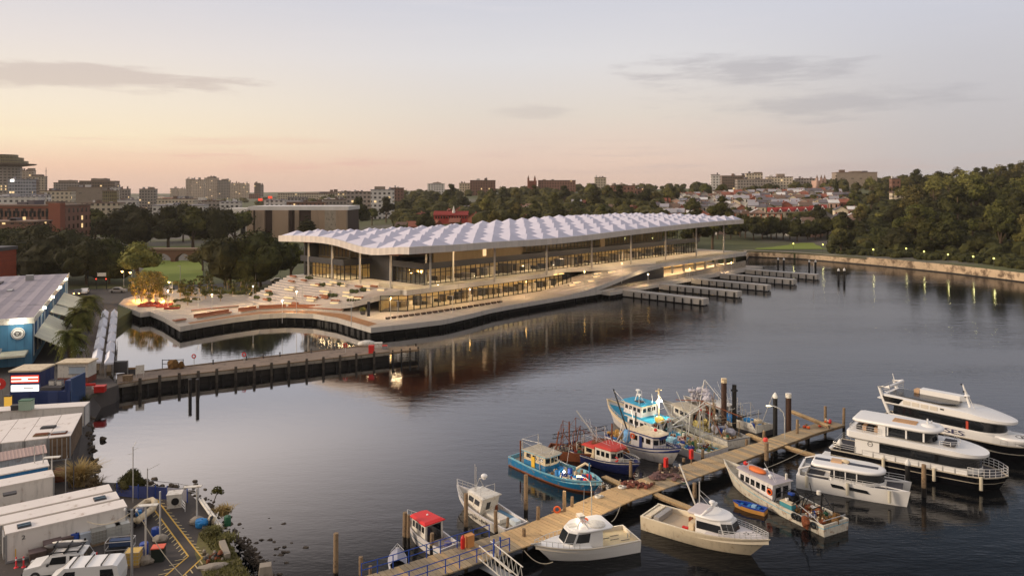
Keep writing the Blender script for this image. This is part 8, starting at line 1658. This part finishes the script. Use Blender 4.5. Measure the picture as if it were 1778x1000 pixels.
# ---------------------------------------------------------------- far buildings
FA = {'glass': facade('blue_grey_office', (150, 150, 156), (90, 96, 104), 2.6, 3.4, .8, .6), 'brown': facade('brown_slab', (120, 100, 84), (62, 58, 56), 3, 3.4, .7, .5), 'cream': facade('cream_block', (196, 182, 160), (80, 76, 72), 3.4, 3.4, .5, .5), 'white': facade('white_apartments', (206, 200, 194), (76, 74, 74), 3.6, 3.2, .5, .5),
      'grey': facade('grey_block', (146, 136, 128), (70, 68, 66), 3.2, 3.4, .55, .5), 'pale': facade('pale_towers', (186, 168, 150), (120, 108, 98), 3.4, 3.2, .55, .5, .04), 'brick': facade('brick_block', (124, 88, 72), (60, 46, 42), 3.4, 3.6, .4, .55, .03), 'olive': facade('olive_block', (116, 104, 66), (70, 64, 50), 2, 3.4, .7, .7), 'plain': facade('plain_wall', (140, 126, 112), (120, 108, 98), 9, 7, .3, .2, .02)}
ROOFS = {k: mat(k+'_roof', c, .8, .2, .3, rnd=.15) for k, c in {'slate': (98, 92, 96), 'terracotta': (132, 78, 60), 'white': (204, 200, 196), 'red': (140, 46, 40), 'tin': (150, 146, 150), 'brown': (110, 88, 74)}.items()}
WALLS = {k: mat(k+'_wall', c, .85, .15, .4, rnd=.12) for k, c in {'cream': (206, 190, 164), 'white': (212, 206, 198), 'pink': (190, 156, 140), 'brick': (132, 78, 60), 'grey': (150, 144, 140)}.items()}
def block(lab, px0, px1, ytop, D, fa, dp=None, top=None, nm='office_block', grp=None, zb=None, rz=None, cat='building', extra=None):
    x0, x1 = (px0-CX)/F*D, (px1-CX)/F*D; w_ = x1-x0; dp = dp or max(8, w_*.6); z0 = (hz((px0+px1)/2, D) if zb is None else zb)-1; z1 = ZA(ytop, D)
    o = thing(nm, lab, cat, ((x0+x1)/2, D+dp/2, z0), rz if rz is not None else -math.atan2((x0+x1)/2, D)*.5, grp); h = z1-z0
    MB().bx(-w_/2, w_/2, -dp/2, dp/2, 0, h-.6).build('wall', FA[fa], o)
    MB().bx(-w_/2-.3, w_/2+.3, -dp/2-.3, dp/2+.3, h-.6, h).build('roof', ROOFS['tin' if fa in ('white', 'glass') else 'brown'], o)
    for q in (top or []): MB().bx(*[v*w_ for v in q[:2]], -dp*.3, dp*.3, h, h+q[2]*D/F).build('roof_house', FA['plain'], o)
    for i in range(R.randrange(2, 5)):
        x, a, z = R.uniform(-.42, .3)*w_, R.uniform(.05, .14)*w_, R.uniform(.8, 3.2)*max(.6, min(1.4, D/900)); MB().bx(x, x+a, -dp*.2, dp*.1, h, h+z).build('roof_plant', ROOFS[R.choice(['tin', 'brown', 'slate', 'white'])], o)
    if extra: extra(o, w_, dp, h)
    return o
q = PD(6, 900, 2); tw = thing('round_tower', 'round greenish tower with broad disc brim at the far left', 'tower', q); Rr = 19
MB().lathe((0, 0, 0), [(Rr, 0), (Rr, ZA(290, 900)-2)], 28).build('shaft', FA['grey'], tw, .6); MB().lathe((0, 0, ZA(290, 900)-2), [(Rr*.9, 0), (Rr*1.75, 2.4), (Rr*1.8, 3.6), (Rr*1.0, 4.2)], 32).build('brim', ROOFS['brown'], tw, .5); MB().lathe((0, 0, ZA(287, 900)), [(Rr*1.35, -1), (Rr*1.35, 3), (Rr*1.1, 3.2), (Rr*1.1, 7), (Rr*.8, 7.2), (Rr*.8, 10.5)], 28).build('crown_storeys', FA['olive'], tw, .5)
for a in (('stepped pale office pair behind the glass block at the far left', 30, 54, 296, 1000, 'pale', None, [(.1, .5, 4)]), ('low stepped block beside the stepped pale pair', 54, 75, 306, 1000, 'cream', None, [(-.4, .2, 3)]), ('bluish glass office block with bright sign at the far left', 13, 50, 311, 800, 'glass'), ('brown tower slice right of the bluish glass block', 50, 62, 312, 860, 'brown'), ('wide rounded top office in the left skyline', 92, 131, 317, 1000, 'grey', None, [(-.35, .35, 4)]), ('largest dark slab with rooftop box in the left skyline', 136, 192, 314, 950, 'brown', None, [(-.2, .25, 4)]), ('broad blank walled building before the dark slab', 116, 170, 325, 800, 'plain'), ('olive brown cube building right of the blank wall', 177, 200, 331, 760, 'olive'), ('pale stepped block with red top behind the olive cube', 190, 208, 325, 900, 'white'), ('grey sloping block right of the pale stepped one', 208, 222, 328, 900, 'grey'), ('white building with arch like recess in the left middle ground', 203, 233, 347, 620, 'white'), ('cream row building above the red brick works', 68, 116, 331, 640, 'cream'), ('white cube building above the red brick works', 54, 79, 338, 560, 'white', None, [(-.2, .2, 3)]), ('low white row at the left edge behind the red brick works', -20, 54, 341, 540, 'white'), ('mixed grey housing right of the red brick works', 104, 137, 357, 460, 'grey', None, [(-.3, .1, 6)]), ('low pale shed roofs behind the dark park trees', 140, 200, 352, 520, 'cream'),
          ('grey apartment cube standing alone in the left middle distance', 241, 267, 328, 900, 'grey', None, [(.1, .35, 3)]), ('faint pale tower far off, left of the tower cluster', 295, 308, 327, 1900, 'pale'), ('faint lower pale tower beside the other faint one', 310, 321, 328, 1900, 'pale'), ('first tower of the distant cluster, its left end', 322, 336, 311, 1600, 'pale'), ('second tower of the distant cluster, slightly nearer', 332, 352, 312, 1500, 'pale'), ('widest tower of the distant cluster', 354, 376, 309, 1600, 'pale', None, [(-.3, .2, 2)]), ('tower with stepped roof in the distant cluster', 377, 397, 313, 1600, 'grey', None, [(-.2, .3, 2)]), ('shorter tower near the right end of the distant cluster', 399, 416, 318, 1600, 'pale'), ('last low tower of the distant cluster', 417, 431, 319, 1600, 'pale'), ('slim lone brown tower right of the cluster', 441, 451, 318, 1500, 'brown'), ('low annex beside the slim lone tower', 451, 456, 321, 1500, 'grey'),
          ('long low white roofed hall behind the park trees', 262, 345, 356, 560, 'white'), ('grey low rise block left of the power station', 350, 382, 348, 620, 'grey'), ('white framed low block left of the power station', 380, 414, 350, 600, 'white'), ('white framed three storey block behind the power station roof', 457, 492, 347, 600, 'white'), ('long red brick terrace behind the power station roof', 492, 560, 351, 640, 'brick'), ('grey low block right of the brick terrace', 560, 604, 346, 680, 'grey'), ('long pale hall roofs far behind the power station', 480, 600, 336, 1100, 'cream'), ('flat pale building on the far plain', 556, 612, 333, 1200, 'pale'), ('low white halls in the hazy middle distance', 270, 330, 345, 800, 'cream'), ('grey warehouse row in the hazy middle distance', 180, 240, 360, 560, 'grey'),
          ('brown grey balcony apartment block left of the white one', 601, 642, 333, 600, 'grey'), ('white apartment block with many windows behind the market roof', 643, 682, 329, 590, 'white', None, [(-.35, .1, 5)]), ('low red roofed hall right of the white apartments on the skyline', 678, 700, 326, 800, 'brick'), ('white blocky building on the middle skyline', 742, 771, 319, 1050, 'white', None, [(-.2, .3, 2)]), ('flat roofed brick and glass building on the middle skyline', 816, 860, 313, 1000, 'brick'), ('pale annex left of the brick and glass skyline building', 797, 816, 318, 1020, 'cream'), ('long brown college roof on the middle skyline', 935, 1000, 313, 980, 'brick'), ('peach coloured cube on the skyline left of the two gums', 1033, 1053, 308, 1000, 'cream'), ('brick mansion with pale towers on the middle slope', 1062, 1104, 322, 720, 'brick', None, [(-.45, -.35, 3), (-.1, 0, 3), (.4, .5, 3)]), ('dark red hall beside the brick mansion', 1104, 1122, 327, 720, 'brick'), ('white block with red stripes on the right skyline', 1236, 1251, 304, 900, 'white', None, [(-.5, .5, 1)]), ('brown sandstone complex on the right skyline', 1256, 1300, 305, 940, 'brown'), ('tallest cream complex block on the right skyline', 1298, 1325, 301, 920, 'cream', None, [(0, .5, 2)]), ('grey low wing under the cream complex', 1284, 1342, 311, 880, 'grey'), ('cream stepped mansion block on the right skyline', 1336, 1378, 307, 900, 'cream', None, [(-.1, .2, 5)]), ('flat grey roofs between cream mansion and church', 1386, 1418, 310, 900, 'grey'), ('largest long beige slab on the right skyline', 1459, 1525, 299, 860, 'plain', None, [(-.1, .15, 2)]), ('small orange brick tower on the right hill', 1551, 1565, 310, 620, 'brick'), ('white villa peeping through trees on the right hill top', 1598, 1612, 318, 640, 'white'), ('pale villa near the upper right skyline', 1650, 1690, 312, 690, 'white')):
    block(*a)
def balc(o, w_, dp, h):
    for i in range(6): MB().bx(-w_/2-.1+i*w_/6+.6, -w_/2+i*w_/6+w_/6-.5, -dp/2-.9, -dp/2-.02, 2.4+(i % 3)*2.7, 3.5+(i % 3)*2.7).build('balcony', WALLS['cream'], o)
block('cream balconied apartments half hidden on the right hill', 1553, 1578, 334, 560, 'cream', 9, None, 'apartment_block', None, None, None, 'building', balc); block('cream balconied apartments with pale gable on the right hill', 1582, 1606, 332, 575, 'cream', 9, None, 'apartment_block', None, None, None, 'building', balc)
# red brick works on the left
def arches(o, w_, dp, h):
    for i in range(22): MB().bx(-w_/2+1.2+i*(w_-2)/22, -w_/2+2.2+i*(w_-2)/22, -dp/2-.12, -dp/2-.01, h-5.2, h-2.6).build('window', GLASSD, o)
    MB().bx(w_/2-4.6, w_/2+.6, -dp/2-.8, -dp/2+3, 0, h+.8).build('corner_pier', WALLS['brick'], o); MB().bx(-w_/2, w_/2, -dp/2-.35, -dp/2-.13, h-1.4, h-.9).build('cornice', WALLS['brick'], o)
block('long red brick works with rows of arched windows at the left', -60, 104, 356, 330, 'brick', 24, None, 'brick_works', None, None, 0, 'building', arches)
block('low brick front with pale canopy before the red brick works', -60, 58, 384, 300, 'brick', 12, None, 'brick_annex', None, None, 0)
# concrete power station
ps = thing('power_station', 'massive beige concrete power station with tall piers and dark recesses', 'building', PD(520, 430, 1)); D_ = 430; X_ = lambda px: (px-520)/F*D_
ht = ZA(362, D_)-1; PSM = mat('beige_concrete', (150, 130, 110), .9, .15, .1, streak=.3); PSD = mat('brown_recess', (66, 50, 42), .9, .2, .2)
MB().bx(X_(434), X_(604), 0, 30, 0, ht-1).build('wall', PSD, ps); MB().bx(X_(432), X_(606), -1.2, 30.5, ht-1, ht+1.2).build('roof', ROOFS['white'], ps)
for a, b, m_, d_ in ((432, 442, PSM, -3), (445, 461, PSM, -2), (475, 487, PSM, -2.4), (487, 503, PSM, -3.4), (503, 508, PSD, -1), (513, 520, PSM, -1.5), (541, 566, PSM, -1.2), (566, 586, CONC2, -3), (586, 604, PSM, -3.4)): MB().bx(X_(a), X_(b), d_, -.01, 0, ht-1.1).build('pier', m_, ps)
MB().bx(X_(396), X_(432)-.05, -3, 14, ht-3.2, ht).build('overhang', WALLS['white'], ps); MB().bx(X_(418), X_(430), 0, 12, 0, ht-3.25).build('glazed_base', GLASSD, ps)
for x in (418, 430): MB().bx(X_(x)-.3, X_(x)+.3, -2.6, -2, 0, ht-3.22).build('column', CONC, ps)
for px, y, c, lab in ((452, 347, RED, 'red illuminated rooftop sign box by the white framed block'), (469, 343, REDB, 'small red rooftop sign behind the power station')):
    o = thing('rooftop_sign', lab, 'sign', PD(px, 590, ZA(y+2, 590))); MB().bx(-1.6, 1.6, -.2, .2, 0, 1.9).build('panel', emis('sign_red_%d' % px, (244, 84, 60), 1.0), o); MB().bx(-1.2, -1, -.1, .1, -8, 0).bx(1, 1.2, -.1, .1, -8, 0).build('legs', DGREY, o)
o = thing('bright_sign', 'white glowing rooftop sign on the bluish glass block', 'sign', PD(20, 798, ZA(316, 798))); MB().bx(-2.6, 2.6, -.4, .4, 0, 3).build('panel', emis('rooftop_glow', (255, 250, 240), 1.6), o); MB().bx(-2, -1.7, -.2, .2, -2, 0).bx(1.7, 2, -.2, .2, -2, 0).build('legs', GREY, o)
o = thing('radio_mast', 'thin lattice radio mast in the left skyline', 'mast', PD(80, 1000, 2)); MB().tube([(0, 0, 0), (0, 0, ZA(291, 1000)-2)], .7, 5, 0, .3).build('mast_pole', DGREY, o); MB().box((0, 0, ZA(300, 1000)), (3, .4, .4)).build('arm', DGREY, o)
# arched viaduct by the lawn
vd = thing('arched_viaduct', 'long low brick viaduct with shallow arches behind the lawn', 'viaduct', PD(318, 292, 2)); VB = mat('viaduct_brick', (112, 82, 66), .9, .2, .4); m_ = MB(); W_ = 20
for k in range(-2, 3):
    xc = k*8.0; n_ = 10; pts = [(xc-4.0, 0)]+[(xc-3.1+6.2*i/n_, 1.3+1.9*math.sin(PI*i/n_)**.8) for i in range(n_+1)]+[(xc+4.0, 0)]
    for (x0, z0), (x1, z1) in zip(pts[1:-1], pts[2:-1]): m_.add([(x0, 0, z0), (x1, 0, z1), (x1, 0, 4.6), (x0, 0, 4.6)], [(0, 1, 2, 3)]).add([(x0, 0, z0), (x0, 3, z0), (x1, 3, z1), (x1, 0, z1)], [(0, 1, 2, 3)])
    m_.bx(xc-4.0, xc-3.1, 0, 3, 0, 4.6).bx(xc+3.1, xc+4.0-.004, 0, 3, 0, 4.6)
m_.build('arches', VB, vd); MB().bx(-W_, W_, -.3, 3.3, 4.6, 5.3).build('parapet', mat('viaduct_coping', (136, 116, 98), .9), vd)
# long brick building behind the market roof end, and its neighbours
def piers(o, w_, dp, h):
    for i in range(9):
        x = -w_/2+i*(w_-.7)/8; MB().bx(x, x+.7, -dp/2-.3, -dp/2-.01, 0, h-.7).build('brick_pier', mat('orange_brick', (160, 88, 60), .9) if 'orange_brick' not in bpy.data.materials else bpy.data.materials['orange_brick'], o)
block('long low building with orange brick piers behind the market roof tip', 1269, 1358, 370, 455, 'cream', 9, None, 'pier_building', None, None, -.25, 'building', piers)
def house(kind, wall, roof, w_, d_, h, rh):
    o = thing(kind, 'house', 'house'); a = MB(); a.bx(-w_/2, w_/2, -d_/2, d_/2, -1.5, h); a.add([(-w_/2, -d_/2, h), (-w_/2, d_/2, h), (-w_/2, 0, h+rh), (w_/2, -d_/2, h), (w_/2, d_/2, h), (w_/2, 0, h+rh)], [(0, 2, 1), (3, 4, 5)]); a.build('wall', WALLS[wall], o)
    e = .4; MB().slab([(-w_/2-e, -d_/2-e, h-.3), (w_/2+e, -d_/2-e, h-.3), (w_/2+e, 0, h+rh+.02), (-w_/2-e, 0, h+rh+.02)], .18).slab([(w_/2+e, d_/2+e, h-.3), (-w_/2-e, d_/2+e, h-.3), (-w_/2-e, 0, h+rh+.02), (w_/2+e, 0, h+rh+.02)], .18).build('roof', ROOFS[roof], o)
    for x in (-w_*.28, w_*.22): MB().bx(x-.55, x+.55, -d_/2-.05, -d_/2-.005, h*.35, h*.78).build('window', GLASSD, o)
    MB().bx(w_*.22, w_*.22+.8, .6, 1.4, h+rh*.3, h+rh+.9).build('chimney', WALLS['brick'], o); return o
HP = [house('pitched_house', 'cream', 'slate', 8, 9, 5, 2.6), house('pitched_house', 'white', 'tin', 7, 8, 5.5, 2.4), house('pitched_house', 'brick', 'terracotta', 8, 9, 5, 2.8), house('pitched_house', 'grey', 'slate', 9, 8, 6, 2.2), house('pitched_house', 'pink', 'white', 7, 8, 5.5, 2.0), house('pitched_house', 'white', 'brown', 9, 9, 5, 2.6)]
HL = ['cream house with slate pitched roof among the hillside terraces', 'white house with pale metal roof among the hillside terraces', 'brick house with terracotta pitched roof on the hillside', 'grey two storey house with slate roof on the hillside', 'pink house with white roof among the hillside terraces', 'white house with brown pitched roof on the hillside']
for h in HP: KID[h.name] = [(c, []) for c in list(h.children)]
hu = set()
def puthouse(k, px, D, rz, s=1.0, lab=None):
    q = ground(px, D); lab = lab or HL[k]; g = 'hillside houses with '+['slate roofs', 'metal roofs', 'terracotta roofs', 'grey walls', 'white roofs', 'brown roofs'][k]
    if k not in hu: hu.add(k); o = HP[k]; o.location = q; o.rotation_euler = (0, 0, rz); o.scale = (s,)*3; o['label'] = lab; o['group'] = g
    else: dup(HP[k], q, rz, lab, g, s)
D = 415
while D < 760:
    px = 1150+R.uniform(0, 12)+(60 if D < 450 else 0)
    while px < 1480-max(0, (D-600)*.3):
        if not (1255 < px < 1370 and D < 475) and not (1325 < px < 1450 and 470 < D < 530): puthouse(R.choice([0, 1, 1, 3, 4, 5, 2]), px, D+R.uniform(-6, 6), -.25+R.choice([0, 0, PI/2])+R.uniform(-.08, .08), R.uniform(.75, 1.0))
        px += R.uniform(13, 24)*(430/D)**.7
    D += R.uniform(34, 52)
for i in range(26): puthouse(R.choice([0, 1, 2, 2, 5]), R.uniform(690, 1150), R.uniform(400, 640), R.uniform(-.5, .5)+R.choice([0, PI/2]), R.uniform(.75, 1.05))
for i in range(7):   # red roofed terrace row
    q = ground(1340+i*14.6, 512+i*1.5); o = thing('terrace_house', 'pale terrace house with steep bright red roof and white gable in the row', 'house', q, -.3, 'red roofed terrace row on the hillside'); w_ = 5.6
    MB().bx(-w_/2, w_/2, -3, 3, -1.5, 3.6).build('wall', WALLS['cream'], o); MB().slab([(-w_/2-.2, -3.3, 3.5), (w_/2+.2, -3.3, 3.5), (w_/2+.2, 0, 6.4), (-w_/2-.2, 0, 6.4)], .2).slab([(w_/2+.2, 3.3, 3.5), (-w_/2-.2, 3.3, 3.5), (-w_/2-.2, 0, 6.4), (w_/2+.2, 0, 6.4)], .2).build('roof', ROOFS['red'], o)
    MB().add([(-1.4, -3.45, 3.5), (1.4, -3.45, 3.5), (0, -3.45, 5.9)], [(0, 1, 2)]).add([(-1.4, -3.45, 3.5), (0, -3.45, 5.9), (0, -.5, 5.9), (-1.4, -2.9, 3.5)], [(0, 1, 2, 3)]).add([(1.4, -3.45, 3.5), (1.4, -2.9, 3.5), (0, -.5, 5.9), (0, -3.45, 5.9)], [(0, 1, 2, 3)]).build('gable', WALLS['white'], o); MB().bx(-.6, .6, -3.5, -3.46, 3.6, 4.6).bx(-1.6, 1.6, -3.1, -3.01, .8, 2.6).build('window', GLASSD, o)
# bright red school with white spire
sc = thing('red_school', 'bright red long building with pale spire behind the market roof', 'building', ground(782, 500), -.05); x_ = lambda p: (p-782)/F*500
MB().bx(x_(753), x_(812), 0, 8, -2, ZA(374, 500)-sc.location.z).build('wall', mat('vivid_red_wall', (150, 52, 42), .8, .12, .4), sc); hb_ = ZA(374, 500)-sc.location.z
MB().slab([(x_(752), -.4, hb_), (x_(813), -.4, hb_), (x_(813), 4, hb_+2.6), (x_(752), 4, hb_+2.6)], .2).build('roof', ROOFS['red'], sc)
for i in range(12): MB().bx(x_(756)+i*1.8, x_(756)+i*1.8+.8, -.1, -.01, hb_-2.2, hb_-.6).build('window', GLASSD, sc)
MB().lathe((x_(787), 2.5, hb_+1.4), [(1.2, 0), (1.1, 1), (.05, 5)], 6).build('spire', WALLS['white'], sc)
# church pairs on the skyline
for px, y, D_, lab, m_ in ((924, 306, 980, 'brick church with paired turrets on the middle skyline', 'brick'), (1426, 305, 880, 'reddish stone church with pointed spires on the right skyline', 'pink')):
    o = thing('church', lab, 'church', ground(px, D_)); z = ZA(y, D_)-o.location.z; MB().bx(-6, 6, 0, 14, -1, z-6).build('nave', WALLS[m_], o)
    for x in (-5, 0, 4) if m_ == 'pink' else (-5, 3.5): MB().bx(x-1.2, x+1.2, -1.2, 1.2, -1, z-3).build('tower', WALLS[m_], o); MB().lathe((x, 0, z-3), [(1.3, 0), (.1, 4)], 4).build('spire', ROOFS['brown'], o)
# low rise blocks that fill the hazy plain on the left
LR = []
for i, k in enumerate(('cream', 'white', 'grey', 'brick')):
    o = thing('low_block', 'low block', 'building'); MB().bx(-9, 9, -6, 6, -1, 6.4).build('wall', FA[k], o); MB().bx(-9.2, 9.2, -6.2, 6.2, 6.4, 7).build('roof', ROOFS[['tin', 'white', 'slate', 'terracotta'][i]], o); LR.append(o); KID[o.name] = [(c, []) for c in list(o.children)]
LLB = ['low cream building in the hazy flat suburb on the left', 'low white roofed building in the hazy flat suburb on the left', 'low grey slate roofed building in the hazy left suburb', 'low brick building with red roof in the hazy left suburb']
for i in range(90):
    k = i % 4; px = R.uniform(-80, 640); D = R.uniform(560, 1500); q = ground(px, D); s = R.uniform(.6, 1.3); sc = (s*1.2, s, R.uniform(.8, 1.7))
    if i < 4: o = LR[k]; o.location = q; o.rotation_euler = (0, 0, R.uniform(-.6, .6)); o.scale = sc; o['label'] = LLB[k]; o['group'] = LLB[k]
    else: dup(LR[k], q, R.uniform(-.6, .6), LLB[k], LLB[k], sc)
# evening haze
m, t, out = newmat('haze_air'); t.put(out.inputs['Volume'], t.n('ShaderNodeVolumePrincipled', {'Color': (.95, .89, .82), 'Density': .00007, 'Anisotropy': .2}).outputs[0])
tag(MB().bx(-1750, 1750, -60, 3300, -3, 95).build('haze', m), kind='stuff')
